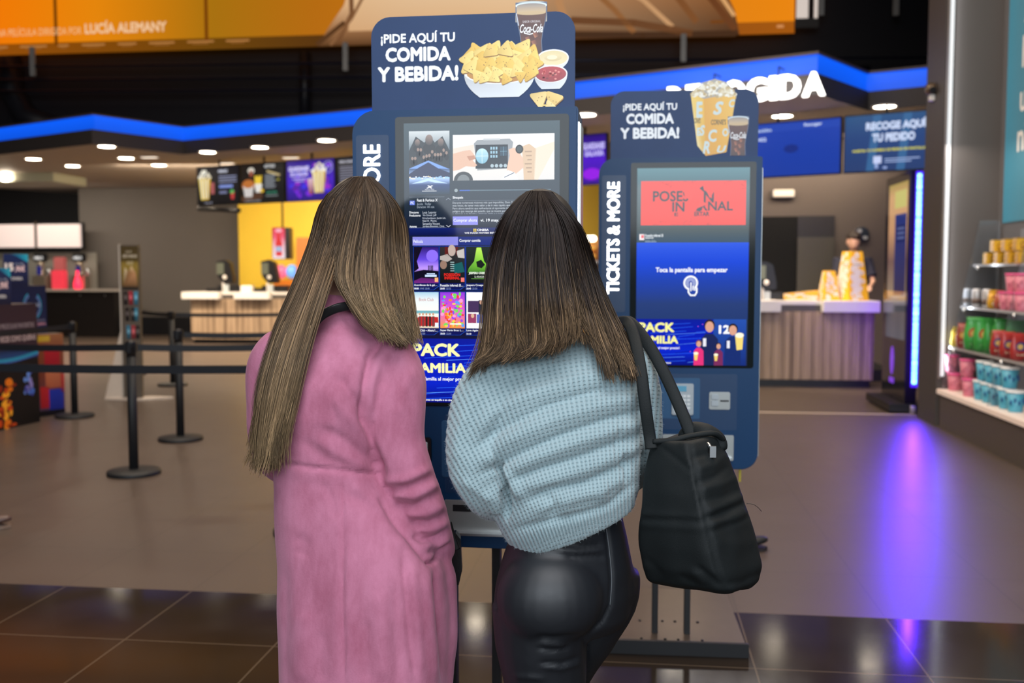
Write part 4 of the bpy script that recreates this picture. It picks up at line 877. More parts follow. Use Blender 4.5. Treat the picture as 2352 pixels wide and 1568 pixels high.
# collar
C = []
for (y,hw,hd,dy) in ((760,92,.078,0),(735,72,.070,0),(705,60,.064,0),(680,52,.060,0),(668,50,.058,0),(676,44,.05,0),(720,44,.048,0)):
    C.append(ring3(782-(760-y)*.10, y, 2.215+(760-y)*.0002, hw/FPX*2.2, hd, -6, -14))
mt.rings(C)
me = remesh(mt, .0060, 9, .5)
folds(me, [
 ([(748,780),(760,900),(778,1000),(782,1078)], -.0022, 5), ([(784,1080),(787,1250),(786,1400),(790,1568)], -.006, 4), ([(800,1250),(802,1400),(806,1568)], .003, 14), ([(770,1350),(772,1568)], .002, 12),
 ([(625,1062),(700,1072),(790,1082),(882,1090)], -.0065, 4), ([(640,1085),(760,1098),(870,1108)], .0025, 14),
 ([(775,860),(800,900),(830,940),(842,985)], -.009, 13), ([(760,905),(790,945),(830,985),(866,1040)], .006, 16), ([(740,985),(790,1010),(840,1050),(880,1085)], -.006, 12), ([(730,1010),(770,1040),(850,1075)], .004, 12), ([(690,1010),(740,1050),(800,1075)], -.003, 12),
 ([(880,770),(850,820),(838,880),(834,960),(862,1040),(882,1110)], -.013, 10), ([(905,790),(868,830),(852,890),(850,960)], .005, 13), ([(920,790),(895,840),(884,900)], -.004, 13), ([(945,850),(925,900),(915,960)], .003, 12),
 ([(880,1118),(900,1128),(950,1115),(1000,1092)], -.008, 8), ([(882,1105),(930,1102),(990,1075)], .007, 10), ([(900,1135),(950,1140),(1008,1110)], .007, 9), ([(908,1160),(950,1165),(1015,1130)], -.008, 8), ([(930,1180),(975,1180),(1020,1160)], .007, 9), ([(945,1200),(985,1200),(1028,1180)], -.007, 7), ([(955,1215),(990,1215),(1030,1200)], .006, 8), ([(950,1225),(970,1240),(1000,1236),(1034,1215)], -.009, 7), ([(975,1252),(1005,1252),(1034,1236)], .007, 8), ([(982,1266),(1010,1264),(1036,1250)], -.006, 6), ([(984,1292),(998,1288),(1010,1270)], -.016, 5),
 ([(870,1140),(900,1180),(930,1220),(960,1260),(992,1300)], -.012, 9), ([(850,1130),(890,1200),(930,1262)], .005, 16), ([(790,1130),(850,1160),(900,1200),(925,1240)], -.005, 14), ([(740,1110),(765,1150),(770,1190)], -.003, 9), ([(810,1110),(850,1150),(890,1180)], .004, 14),
 ([(925,1270),(935,1380),(945,1480),(958,1568)], -.006, 8), ([(945,1290),(955,1400),(968,1568)], .006, 14), ([(1000,1300),(1008,1400),(1015,1480),(1020,1568)], -.013, 9), ([(978,1320),(990,1450),(1000,1568)], .006, 14),
 ([(680,1230),(700,1250),(690,1280)], -.004, 16), ([(700,1400),(695,1568)], .005, 22), ([(655,1300),(655,1568)], -.004, 14), ([(740,1450),(738,1568)], -.003, 14), ([(870,1350),(885,1568)], .006, 24), ([(905,1330),(915,1568)], -.004, 12), ([(840,1420),(842,1568)], -.004, 14),
 ([(600,850),(598,950),(600,1040)], .004, 8), ([(640,830),(630,940),(628,1040)], -.006, 8), ([(780,690),(800,740),(850,775)], -.003, 8)])
noise_disp(me, .0035, 14, 3, (1,1,.5))
def suede():
    m = bpy.data.materials.new('pink_suede'); m.use_nodes = True; nt = m.node_tree; N = nt.nodes; Lk = nt.links; b = N['Principled BSDF']
    tc = N.new('ShaderNodeTexCoord'); mp = N.new('ShaderNodeMapping'); mp.inputs['Scale'].default_value = (1,1,.45); Lk.new(tc.outputs['Object'], mp.inputs[0])
    n1 = N.new('ShaderNodeTexNoise'); n1.inputs['Scale'].default_value = 9; n1.inputs['Detail'].default_value = 8; n1.inputs['Roughness'].default_value = .68; Lk.new(mp.outputs[0], n1.inputs['Vector'])
    n2 = N.new('ShaderNodeTexNoise'); n2.inputs['Scale'].default_value = 260; n2.inputs['Detail'].default_value = 4; Lk.new(tc.outputs['Object'], n2.inputs['Vector'])
    r = N.new('ShaderNodeValToRGB'); r.color_ramp.elements[0].position = .36; r.color_ramp.elements[0].color = (.385,.118,.190,1); r.color_ramp.elements[1].position = .62; r.color_ramp.elements[1].color = (.55,.205,.315,1)
    Lk.new(n1.outputs['Fac'], r.inputs[0]); Lk.new(r.outputs[0], b.inputs['Base Color']); b.inputs['Roughness'].default_value = .9; b.inputs['Specular IOR Level'].default_value = .15
    b.inputs['Sheen Weight'].default_value = .2; b.inputs['Sheen Tint'].default_value = (1,.72,.86,1); b.inputs['Sheen Roughness'].default_value = .5
    bp = N.new('ShaderNodeBump'); bp.inputs['Strength'].default_value = .35; bp.inputs['Distance'].default_value = .0015; Lk.new(n2.outputs['Fac'], bp.inputs['Height']); Lk.new(bp.outputs[0], b.inputs['Normal'])
    return m
coat = finish(me, 'coat', suede(), pw, OFFP)
# hair cap and locks
SK = (.098,.112,.135)
cap = MB(); cap.ball(HCP, (.092,.105,.128), 0, 32, 24)
capm = pm('dark_hair_base', (.030,.019,.012,1), .5, nz=.3, nscale=60)
hp = lambda x,y: on_skull(HCP, *SK, x, y, 1.0)
def G(*pts):
    out = []
    for p in pts:
        out.append(hp(*p) if len(p) == 2 else at(p[0],p[1],p[2]))
    return out
B1 = 2.065
gl = [G((806,408),(742,462),(722,545),(688,650,2.14),(640,770,2.10),(606,880,2.08),(588,980,2.08),(584,1040,2.09),(562,1082,2.09)),
      G((812,407),(758,462),(738,545),(704,650,2.125),(655,770,2.075),(622,890,2.055),(606,1000,2.055),(604,1050,2.06),(592,1085,2.065)),
      G((818,407),(772,462),(750,550),(716,660,2.115),(672,780,2.065),(640,900,2.045),(622,1010,2.045),(622,1060,2.05),(612,1088,2.055)),
      G((823,406),(786,465),(762,560),(728,665,2.11),(688,790,2.06),(655,920,2.042),(638,1030,2.045),(638,1080,2.05)),
      G((827,406),(802,468),(774,570),(742,665,2.11),(702,790,2.058),(668,930,2.042),(650,1030,2.045),(656,1078,2.05))]
gr = [G((829,406),(808,470),(788,565),(780,640,2.135),(806,690,2.12),(836,735,2.10),(880,768,2.085)),
      G((834,406),(836,470),(816,580),(812,660,2.13),(846,725,2.10),(890,766,2.075),(912,790,2.07)),
      G((840,406),(864,470),(856,590),(862,690,2.12),(896,750,2.085),(926,790,2.07)),
      G((846,406),(888,475),(890,590),(902,690,2.13),(922,755,2.10),(934,798,2.08)),
      G((852,407),(905,480),(914,590),(926,690,2.19),(936,750,2.15),(940,800,2.12)),
      G((856,408),(922,500,2.29),(930,600,2.30),(938,690,2.28),(944,745,2.25),(946,790,2.22))]
def col_pink(u, t, rg, ga):
    k = rg.rand(); root = np.array([.034,.019,.011]); mid = np.array([.135,.086,.048]); tip = np.array([.25,.170,.092])
    if k > .82: mid = mid*2.2; tip = tip*1.4; root = root*1.6
    elif k < .30: mid = mid*.5; tip = tip*.55
    t = t[:,None]; c = np.where(t < .42, root+(mid-root)*(t/.42)**1.4, mid+(tip-mid)*((t-.42)/.58))
    return c*(.75+.5*rg.rand())
secs = [(gl[i],gl[i+1],900) for i in range(4)] + [(gr[i],gr[i+1],820) for i in range(5)]
# a thin veil of loose hair crossing the collar
secs += [(gl[4], [v+Vector((.012,0,0)) for v in gl[4]], 50)]
ob = hair('hair', secs, .0045, 0, M_HAIR, pw, OFFP, col_pink, 3)
cap.build('hair_underlayer', capm, ob, off=OFFP)
# -------------------------------------------------- woman in the blue-grey sweater
YG = 2.06; base = at(1300, 628, YG); base.z = 0; OFFG = tuple(base)
gw = thing('person', 'woman with dark ombre hair in a pale blue knitted sweater and black leather-look leggings', 'person', base)
g = lambda x,y,Y=YG: at(x,y,Y)
zx = lambda x,Y: at(x,628,Y).x
J = dict(pelvis=g(1300,1280,2.08), waist=g(1300,1130,2.07), chest=g(1292,920,2.06), neck=g(1262,790,2.09), skull=g(1250,680,2.12),
    shL=g(1150,890,2.03), elL=g(1085,1080,2.03), wrL=g(1150,1150,2.26), shR=g(1425,880,2.09), elR=g(1455,1070,2.14), wrR=g(1370,1110,2.33),
    hipL=g(1240,1380,2.05), knL=g(1255,1760,2.06), anL=Vector((zx(1262,2.1), 2.10, .10)), hipR=g(1390,1350,2.13), knR=g(1262,1620,2.21), anR=Vector((zx(1300,2.28), 2.28, .10)),
    ftL=Vector((-.3,1,0)).normalized(), ftR=Vector((-.2,1,0)).normalized(), upL=Vector((0,0,1)), upR=Vector((0,0,1)))
HCG = g(1240,572,2.135)
mb = body(J, HCG, .225, 14, -14, -4)
me = remesh(mb, .0065, 2); finish(me, 'body', M_SKIN, gw, OFFG)
for s in 'LR':
    a = J['an'+s]; f = J['ft'+s]; n_ = Vector((-f.y,f.x,0))
    bb = MB(); bb.rings([sec(-.055,.028,.02,.13), sec(-.045,.036,.005,.15), sec(0,.040,.0,.155), sec(.06,.042,.0,.105), sec(.13,.046,.0,.07), sec(.19,.036,.0,.05), sec(.215,.014,.008,.035)])
    m_ = remesh(bb, .006, 3); finish(m_, 'sneaker', pm('white_sneaker',(.6,.6,.6,1),.5,nz=.1), gw, OFFG)
# leggings
lg = MB()
PY = [(1175,1300,.118,.088,12,2.07),(1215,1298,.128,.098,12,2.07),(1260,1298,.138,.108,8,2.075),(1310,1298,.148,.118,4,2.08),(1360,1296,.152,.122,0,2.085),(1410,1294,.146,.118,0,2.09),(1440,1292,.13,.10,0,2.09)]
lg.rings([ring3(x,y,Y,a_,d_,roll,30) for y,x,a_,d_,roll,Y in PY])
lg.ball(g(1262,1372,1.985), (.108,.082,.098), 0, 24, 16); lg.ball(g(1392,1340,2.10), (.066,.066,.085), 0, 24, 16)
limb(lg, [(1243,1390,2.03,.104),(1243,1470,2.04,.098),(1252,1560,2.05,.088),(1258,1680,2.06,.070),(1262,1770,2.07,.056),(1262,1860,2.06,.055),(1263,1980,2.08,.045),(1264,2080,2.10,.037)])
limb(lg, [(1400,1310,2.12,.066),(1392,1370,2.13,.070),(1338,1450,2.16,.076),(1292,1540,2.19,.066),(1268,1640,2.21,.056),(1268,1740,2.23,.054),(1278,1820,2.24,.052),(1296,1900,2.26,.044),(1302,2000,2.29,.036)])
me = remesh(lg, .0058, 8, .5)
folds(me, [([(1390,1185),(1400,1260),(1406,1330),(1402,1390),(1385,1425),(1347,1462)], -.0055, 5), ([(1230,1466),(1270,1470),(1320,1466),(1345,1462)], -.009, 9), ([(1245,1478),(1300,1482)], .004, 6), ([(1235,1488),(1270,1492),(1310,1486)], -.004, 5), ([(1345,1465),(1350,1568)], -.006, 6),
   ([(1245,1530),(1290,1534),(1335,1520)], .004, 6), ([(1240,1522),(1290,1524),(1330,1510)], -.004, 6), ([(1280,1245),(1340,1255),(1385,1250)], -.003, 5), ([(1275,1262),(1330,1268),(1388,1262)], .003, 6), ([(1300,1280),(1350,1276),(1392,1278)], -.003, 6), ([(1180,1552),(1250,1558)], .003, 6)])
lm = pm('black_leather_look', (.010,.012,.016,1), .50, spec=.65, bump=.05, bscale=900, nz=.1)
lg_o = finish(me, 'leggings', lm, gw, OFFG)
_b = bmesh.new(); _b.from_mesh(lg_o.data); _b.transform(Matrix.Translation(Vector(OFFG)))
from mathutils.bvhtree import BVHTree
_t = BVHTree.FromBMesh(_b); sp_ = []
for p_ in spline([Vector((q[0],q[1],0)) for q in ((1390,1195),(1399,1260),(1405,1330),(1401,1390))], 8):
    h_ = _t.ray_cast(CAM, ray(p_.x,p_.y).normalized())[0]
    if h_: sp_.append(h_+(CAM-h_).normalized()*.0006)
_b.free(); b = MB(); b.tube(sp_, .0011, 6); b.build('seam', pm('grey_seam',(.10,.11,.12,1),.6,nz=.1), lg_o, off=OFFG)
# sweater
sw = MB()
R0 = [(742,1255,52,.058,0,2.10),(770,1268,80,.066,0,2.09),(796,1290,140,.078,2,2.08),(825,1296,172,.096,6,2.07),(880,1294,190,.118,10,2.06),(960,1288,196,.130,12,2.055),(1050,1292,188,.136,15,2.055),(1120,1300,172,.138,19,2.06),(1168,1310,158,.134,21,2.065),(1200,1316,143,.126,21,2.07),(1212,1318,136,.118,21,2.07),(1204,1316,128,.108,21,2.07)]
sw.rings([ring3(x,y,Y,hw/FPX*Y/math.cos(math.radians(roll)),hd,roll,18,e=2.3) for y,x,hw,hd,roll,Y in R0])
limb(sw, [(1210,835,2.05,.06),(1155,872,2.03,.072),(1115,930,2.01,.070),(1095,990,2.0,.062),(1090,1050,1.99,.058),(1098,1095,1.985,.054),(1114,1132,2.0,.045),(1128,1150,2.06,.040),(1140,1158,2.16,.036)])
limb(sw, [(1105,1100,1.975,.034),(1128,1130,1.965,.030),(1140,1158,1.975,.024),(1143,1174,1.98,.016)])
limb(sw, [(1380,815,2.08,.05),(1425,835,2.09,.060),(1452,880,2.10,.058),(1462,950,2.12,.056),(1462,1030,2.15,.052),(1440,1090,2.23,.045),(1400,1112,2.30,.038)])
nk = []
for (y,hw) in ((790,80),(765,66),(745,58),(735,54),(742,48),(775,46)): nk.append(ring3(1262,y,2.095,hw/FPX*2.09,hw*.00095,-2,14))
sw.rings(nk)
me = remesh(sw, .0048, 8, .5)
folds(me, [
 ([(1085,1000),(1130,950),(1220,905),(1330,870),(1440,850)], 0.0075, 16), ([(1080,1040),(1150,985),(1250,935),(1360,900),(1480,880)], -0.0075, 10), ([(1090,1070),(1170,1010),(1270,965),(1380,930),(1485,905)], 0.0100, 18), ([(1100,1090),(1190,1045),(1290,1000),(1390,965),(1488,940)], -0.0100, 9),
 ([(1150,1088),(1230,1050),(1310,1020),(1400,990),(1488,965)], 0.0100, 16), ([(1170,1105),(1250,1075),(1330,1050),(1410,1020),(1485,995)], -0.0100, 8), ([(1180,1125),(1270,1100),(1350,1075),(1430,1040),(1480,1015)], 0.0075, 14), ([(1215,1150),(1260,1125),(1340,1110),(1420,1075),(1475,1045)], -0.0100, 8), ([(1220,1175),(1290,1150),(1370,1130),(1450,1085)], 0.0075, 14),
 ([(1185,1215),(1250,1200),(1340,1180),(1400,1160),(1455,1110)], -0.0075, 8), ([(1255,1130),(1272,1160),(1268,1190)], -0.0088, 10), ([(1430,1040),(1440,1075),(1436,1110)], -0.0088, 7), ([(1420,980),(1415,1060)], -0.0037, 7), ([(1300,1125),(1302,1180)], 0.0050, 14), ([(1380,1100),(1384,1150)], 0.0050, 12),
 ([(1140,1068),(1152,1095),(1160,1130),(1163,1165),(1162,1190)], -0.0425, 7), ([(1165,1085),(1180,1110),(1200,1145)], 0.0100, 12), ([(1110,1040),(1130,1075),(1150,1090)], 0.0075, 14), ([(1060,1100),(1100,1130),(1130,1150)], 0.0050, 10), ([(1070,950),(1050,1000),(1048,1060)], 0.0050, 12), ([(1120,900),(1090,960),(1070,1040)], -0.0050, 12)])
P_ = coords(me); x_, y_ = projn(P_)
rot = math.radians(-17); ux_ = np.arctan2(x_-1450, 1750-y_)*830; vy0 = 0; ux2 = (x_-1290)*math.cos(rot)+(y_-1000)*math.sin(rot); vy_ = -(x_-1290)*math.sin(rot)+(y_-1000)*math.cos(rot)
# knit coordinates: u across the wales, v along the rows (metres); the sleeve on the left runs steeper
slv = np.clip((1185-x_)/70, 0, 1)*np.clip((y_-880)/60,0,1)
rot2 = math.radians(-52); u2 = (x_-1290)*math.cos(rot2)+(y_-1000)*math.sin(rot2); v2 = -(x_-1290)*math.sin(rot2)+(y_-1000)*math.cos(rot2)
U = ux_/1110; Vv = -np.hypot(x_-1450, 1750-y_)/1110
Nn = normals(me); hem = np.clip(1-np.abs(vy_-205)/30, 0, 1)
put(me, P_ + Nn*(-.0008*np.sin(U*2*PI/.0105))[:,None])
at_ = me.attributes.new('knit', 'FLOAT_VECTOR', 'POINT'); at_.data.foreach_set('vector', np.stack([U,Vv,hem],1).astype(np.float32).ravel())
def knit_mat():
    m = bpy.data.materials.new('pale_blue_knit'); m.use_nodes = True; nt = m.node_tree; N = nt.nodes; Lk = nt.links; b = N['Principled BSDF']
    a = N.new('ShaderNodeAttribute'); a.attribute_name = 'knit'; sp = N.new('ShaderNodeSeparateXYZ'); Lk.new(a.outputs['Vector'], sp.inputs[0])
    def M(op, x, y=None, z=None):
        n = N.new('ShaderNodeMath'); n.operation = op
        for i,q in enumerate((x,y,z)):
            if q is None: continue
            if isinstance(q,(int,float)): n.inputs[i].default_value = q
            else: Lk.new(q, n.inputs[i])
        return n.outputs[0]
    tc = N.new('ShaderNodeTexCoord'); nz_ = N.new('ShaderNodeTexNoise'); nz_.inputs['Scale'].default_value = 45; nz_.inputs['Detail'].default_value = 3; Lk.new(tc.outputs['Object'], nz_.inputs['Vector'])
    wob = M('MULTIPLY', M('SUBTRACT', nz_.outputs['Fac'], .5), 1.6)
    su = M('SINE', M('ADD', M('MULTIPLY', sp.outputs['X'], 2*PI/.0105), wob))
    sv = M('SINE', M('ADD', M('ADD', M('MULTIPLY', sp.outputs['Y'], 2*PI/.0082), M('MULTIPLY', su, .5)), wob))
    sv = M('MAXIMUM', sv, M('MULTIPLY', sp.outputs['Z'], .9))
    dot = M('MULTIPLY', M('POWER', M('ADD', .5, M('MULTIPLY', su, .5)), 1.5), M('POWER', M('ADD', .5, M('MULTIPLY', sv, .5)), 1.3))
    h = M('SUBTRACT', 1.0, dot)
    n2 = N.new('ShaderNodeTexNoise'); n2.inputs['Scale'].default_value = 420; n2.inputs['Detail'].default_value = 5; Lk.new(tc.outputs['Object'], n2.inputs['Vector'])
    n3 = N.new('ShaderNodeTexNoise'); n3.inputs['Scale'].default_value = 18; Lk.new(tc.outputs['Object'], n3.inputs['Vector'])
    hh = M('ADD', h, M('MULTIPLY', n2.outputs['Fac'], .55))
    r = N.new('ShaderNodeValToRGB'); r.color_ramp.elements[0].position = .22; r.color_ramp.elements[0].color = (.155,.255,.29,1); r.color_ramp.elements[1].position = .74; r.color_ramp.elements[1].color = (.345,.465,.50,1)  # dark ramp end paints shade into the gaps between stitches
    Lk.new(M('ADD', M('MULTIPLY', hh, .55), M('MULTIPLY', n3.outputs['Fac'], .20)), r.inputs[0]); Lk.new(r.outputs[0], b.inputs['Base Color'])
    b.inputs['Roughness'].default_value = .95; b.inputs['Specular IOR Level'].default_value = .1; b.inputs['Sheen Weight'].default_value = .4; b.inputs['Sheen Roughness'].default_value = .6
    bp = N.new('ShaderNodeBump'); bp.inputs['Strength'].default_value = .8; bp.inputs['Distance'].default_value = .003; Lk.new(hh, bp.inputs['Height']); Lk.new(bp.outputs[0], b.inputs['Normal'])
    return m
swo = finish(me, 'sweater', knit_mat(), gw, OFFG)
# woolly fuzz
P_ = coords(me); Nn = normals(me); rg = np.random.RandomState(2); idx = rg.randint(0, len(P_), 26000)
p = P_[idx]; nn = Nn[idx]+rg.randn(len(idx),3)*.7; nn /= np.linalg.norm(nn,axis=1)[:,None]; L_ = (.002+.0055*rg.rand(len(idx))**2)[:,None]
tz = np.cross(nn, rg.randn(len(idx),3)); tz /= np.linalg.norm(tz,axis=1)[:,None]
V = np.stack([p-nn*.001+tz*.00013, p-nn*.001-tz*.00013, p+nn*L_], 1).reshape(-1,3); n = len(idx)
fz = bpy.data.meshes.new('fuzz'); fz.from_pydata(V.tolist(), [], np.arange(3*n).reshape(-1,3).tolist()); fz.materials.append(pm('wool_fuzz',(.52,.64,.67,1),.9,nz=.1)); tag(link('fuzz', fz, swo), kind='stuff')
# hair
cap = MB(); cap.ball(HCG, (.092,.105,.128), 0, 32, 24)
hp = lambda x,y: on_skull(HCG, .102,.114,.136, x, y, 1.0)
gh = [G((1212,440),(1158,505),(1132,600),(1122,700,2.08),(1116,780,2.02),(1102,840,1.99),(1086,884,1.98)),
      G((1216,440),(1172,505),(1148,600),(1140,700,2.04),(1134,780,1.975),(1128,815,1.955),(1108,848,1.945)),
      G((1221,439),(1188,505),(1168,600),(1162,700,2.01),(1160,780,1.95),(1156,812,1.935),(1132,838,1.93)),
      G((1227,439),(1206,505),(1192,600),(1190,700,2.0),(1192,780,1.935),(1188,812,1.92),(1160,832,1.915)),
      G((1233,439),(1226,505),(1218,600),(1220,700,2.0),(1226,775,1.935),(1224,805,1.92),(1200,826,1.91)),
      G((1238,439),(1246,505),(1246,600),(1252,690,2.0),(1260,765,1.945),(1262,792,1.925),(1244,816,1.915)),
      G((1243,439),(1264,505),(1272,600),(1284,690,2.01),(1294,755,1.955),(1298,782,1.94),(1284,804,1.925)),
      G((1247,439),(1278,505),(1292,590),(1308,680,2.03),(1318,735,1.985),(1322,765,1.965),(1318,784,1.95))]
gh2 = [G((1250,439),(1296,505),(1318,590),(1336,680,2.06),(1356,760,1.985),(1376,820,1.955),(1392,872,1.945)),
      G((1254,440),(1308,510),(1334,600),(1358,700,2.06),(1385,780,1.985),(1405,835,1.955),(1416,880,1.945)),
      G((1258,440),(1318,515),(1346,610),(1376,705,2.07),(1408,785,2.0),(1430,840,1.965),(1436,880,1.955)),
      G((1262,441),(1328,525),(1356,625,2.12),(1392,715,2.09),(1426,785,2.02),(1450,840,1.98),(1456,876,1.965)),
      G((1266,441),(1336,540,2.13),(1366,640,2.15),(1404,725,2.12),(1440,785,2.05),(1464,835,2.0),(1470,866,1.985))]
def col_grey(u, t, rg, ga):
    k = rg.rand(); root = np.array([.014,.0085,.0075]); mid = np.array([.026,.0175,.0145]); tip = np.array([.125,.080,.044])
    if k > .86: tip = tip*2.3; mid = mid*2.4
    elif k < .35: tip = tip*.45
    s = .53+.13*rg.randn(); q = np.clip((t-s)/.38, 0, 1)[:,None]; q = q*q*(3-2*q)
    c = root+(mid-root)*np.clip(t/.4,0,1)[:,None]; c = c+(tip-c)*q
    return c*(.75+.5*rg.rand())
secs = [(gh[i],gh[i+1],760) for i in range(7)] + [(gh2[i],gh2[i+1],760) for i in range(4)] + [(gh[7], [v+Vector((.016,.02,0)) for v in gh[7][:5]]+gh2[0][5:6], 200)]
ob = hair('hair', secs, .0038, 0, M_HAIR, gw, OFFG, col_grey, 8)
cap.build('hair_underlayer', pm('dark_hair_base_b', (.010,.007,.006,1), .5, nz=.3, nscale=60), ob, off=OFFG)
# -------------------------------------------------- bags
def strap(mb, pts, w, t, nrm=None):
    P = spline([at(*p) for p in pts], 8)
    R = []
    for i,p in enumerate(P):
        d = (P[min(i+1,len(P)-1)]-P[max(i-1,0)]).normalized(); v = (p-CAM).normalized() if nrm is None else nrm
        s = d.cross(v).normalized(); q = s.cross(d).normalized()
        R.append([p + s*w/2*math.copysign(abs(math.cos(a))**.6, math.cos(a)) + q*t/2*math.copysign(abs(math.sin(a))**.6, math.sin(a)) for a in [2*PI*k/12 for k in range(12)]])
    mb.rings(R); return P
M_NYL = pm('black_nylon', (.0085,.0115,.0125,1), .68, nz=.25, nscale=14, bump=.15, bscale=500, spec=.3)
YB = 2.0; base = at(1600, 1180, YB); OFFB = tuple(base)
tb = thing('tote_bag', 'slouchy black padded nylon tote hanging from the right shoulder of the woman in the sweater', 'bag', base)
lv = [ # L, C, R, B corners per level (px,py,Y)
 [(1492,1012,1.98),(1580,1016,1.89),(1652,996,1.98),(1575,992,2.08)],
 [(1478,1060,1.97),(1596,1070,1.865),(1682,1052,1.98),(1575,1050,2.11)],
 [(1464,1125,1.96),(1611,1140,1.845),(1708,1118,1.98),(1575,1110,2.13)],
 [(1456,1195,1.96),(1626,1215,1.83),(1734,1190,1.98),(1575,1180,2.14)],
 [(1456,1250,1.96),(1640,1272,1.825),(1750,1250,1.98),(1580,1240,2.14)],
 [(1462,1300,1.96),(1654,1322,1.825),(1760,1296,1.98),(1590,1290,2.14)],
 [(1472,1332,1.965),(1668,1358,1.84),(1750,1330,1.98),(1600,1320,2.12)],
 [(1486,1340,1.975),(1672,1364,1.87),(1728,1348,1.98),(1605,1332,2.09)]]
def rounded(Ps, it=3, n=56):
    P = [Vector(p) for p in Ps]; Q = []
    m = len(P)
    for i in range(m):                               # bulge the sides a little
        a, b_ = P[i], P[(i+1)%m]; c = sum(P, Vector())/m; mid = (a+b_)/2; Q += [a, mid+(mid-c)*.10]
    P = Q
    for _ in range(it):
        Q = []
        for i in range(len(P)): a, b_ = P[i], P[(i+1)%len(P)]; Q += [a*.82+b_*.18, a*.18+b_*.82]
        P = Q
    return P
mbg = MB(); mbg.rings([rounded([at(*p) for p in L_]) for L_ in lv])
me = remesh(mbg, .0055, 5, .5)
folds(me, [([(1583,1012),(1596,1070),(1611,1140),(1628,1218),(1645,1290),(1666,1355)], -0.0037, 6), ([(1574,1012),(1586,1070),(1600,1140),(1616,1218)], 0.0019, 8), ([(1462,1190),(1530,1194),(1620,1198)], -0.0031, 5), ([(1465,1180),(1530,1183),(1618,1186)], 0.0019, 7), ([(1465,1206),(1540,1210),(1620,1214)], 0.0019, 7),
  ([(1515,1022),(1550,1050),(1592,1085)], -0.0025, 6), ([(1600,1110),(1640,1095),(1675,1070)], -0.0037, 8), ([(1606,1125),(1650,1115),(1695,1095)], 0.0037, 9), ([(1612,1150),(1660,1140),(1705,1122)], -0.0031, 8), ([(1620,1190),(1665,1175),(1716,1150)], -0.0062, 7), ([(1626,1175),(1665,1160),(1712,1138)], 0.0037, 8), ([(1628,1205),(1670,1194),(1720,1172)], 0.0043, 8), ([(1630,1222),(1680,1206),(1728,1184)], -0.0025, 5),
  ([(1600,1080),(1640,1066),(1670,1040)], 0.0031, 8), ([(1590,1050),(1630,1040),(1660,1020)], -0.0031, 7), ([(1600,1300),(1635,1330),(1660,1352)], -0.0037, 7), ([(1585,1310),(1620,1340)], 0.0031, 8), ([(1560,1320),(1600,1345)], -0.0025, 7), ([(1670,1340),(1710,1335),(1750,1312)], -0.0037, 6), ([(1672,1352),(1712,1348),(1748,1328)], 0.0025, 6), ([(1640,1240),(1700,1250),(1735,1240)], 0.0025, 18), ([(1480,1280),(1520,1320)], -0.0019, 8)])
noise_disp(me, .004, 16, 9)
bag = finish(me, 'bag_body', M_NYL, tb, OFFB)
mb = MB(); mb.tube(spline([at(*p) for p in ((1500,1014,1.95),(1545,1010,1.94),(1590,1000,1.94),(1640,995,1.95),(1660,1010,1.97))], 6), .0055, 10); mb.build('rim_binding', M_NYL, bag, off=OFFB)
mb = MB(); limb(mb, [(1562,1008,2.0,.010),(1588,988,2.0,.018),(1620,996,1.98,.022),(1648,1010,1.98,.018),(1662,1035,1.97,.010)]); me2 = remesh(mb, .005, 4); finish(me2, 'gathered_corner', M_NYL, bag, OFFB)
m1 = MB(); strap(m1, [(1425,738,2.16),(1443,742,2.07),(1458,780,2.02),(1472,850,1.965),(1482,930,1.95),(1492,1000,1.955),(1496,1030,1.95)], .024, .012); m1.build('strap', M_NYL, tb, off=OFFB)
m1 = MB(); strap(m1, [(1430,740,2.18),(1450,742,2.12),(1485,785,2.07),(1520,845,2.04),(1555,920,2.01),(1582,985,1.985),(1590,1010,1.98)], .025, .014); m1.build('strap', M_NYL, tb, off=OFFB)
m1 = MB(); m1.tube([at(1625,1018,1.925),at(1634,1030,1.915)], .004, 8); s_ = at(1637,1036,1.912); m1.box(s_.x-.006,s_.x+.006,s_.y-.003,s_.y+.003,s_.z-.012,s_.z+.010); m1.build('zip_pull', M_STEEL, tb, off=OFFB)
m1 = MB(); m1.tube(spline([at(*p) for p in ((1715,1156,1.98),(1730,1158,1.98),(1742,1166,1.98),(1749,1174,1.98))],6), .0006, 5); m1.build('loose_thread', M_BLACK, tb, off=OFFB)
base = at(1040,1262,2.3); OFFS = tuple(base)
sb = thing('shoulder_bag', 'small black leather bag of the woman in the pink coat, its strap crossing her collar', 'bag', base)
m1 = MB(); strap(m1, [(716,752,2.075),(735,728,2.095),(762,712,2.12),(790,704,2.135),(815,703,2.145),(835,712,2.15)], .020, .007); m1.build('strap', pm('black_glossy_leather',(.010,.010,.011,1),.28,nz=.15), sb, off=OFFS); m1 = MB(); strap(m1, [(1030,1200,2.30),(1040,1235,2.30),(1050,1262,2.30)], .016,.006); m1.build('strap', pm('black_glossy_leather',(.010,.010,.011,1),.28,nz=.15), sb, off=OFFS)
m1 = MB(); m1.lathe([(.004,0),(.007,.002),(.007,.006),(.003,.008)], 12, c=tuple(at(818,706,2.13))); m1.build('buckle', M_STEEL, sb, off=OFFS)
m1 = MB(); c = at(985,1262,2.31); 
m1.prism([(c.x-.12+u_*.197, c.z-.10+v_*.14) for u_,v_ in ((.05,0),(.95,0),(1,.3),(.98,.85),(.9,1),(.1,1),(0,.8),(0,.2))], 2.325, 2.37); m1.build('bag_body', pm('black_glossy_leather',(0,0,0,1)), sb, off=OFFS, bevel=.008)
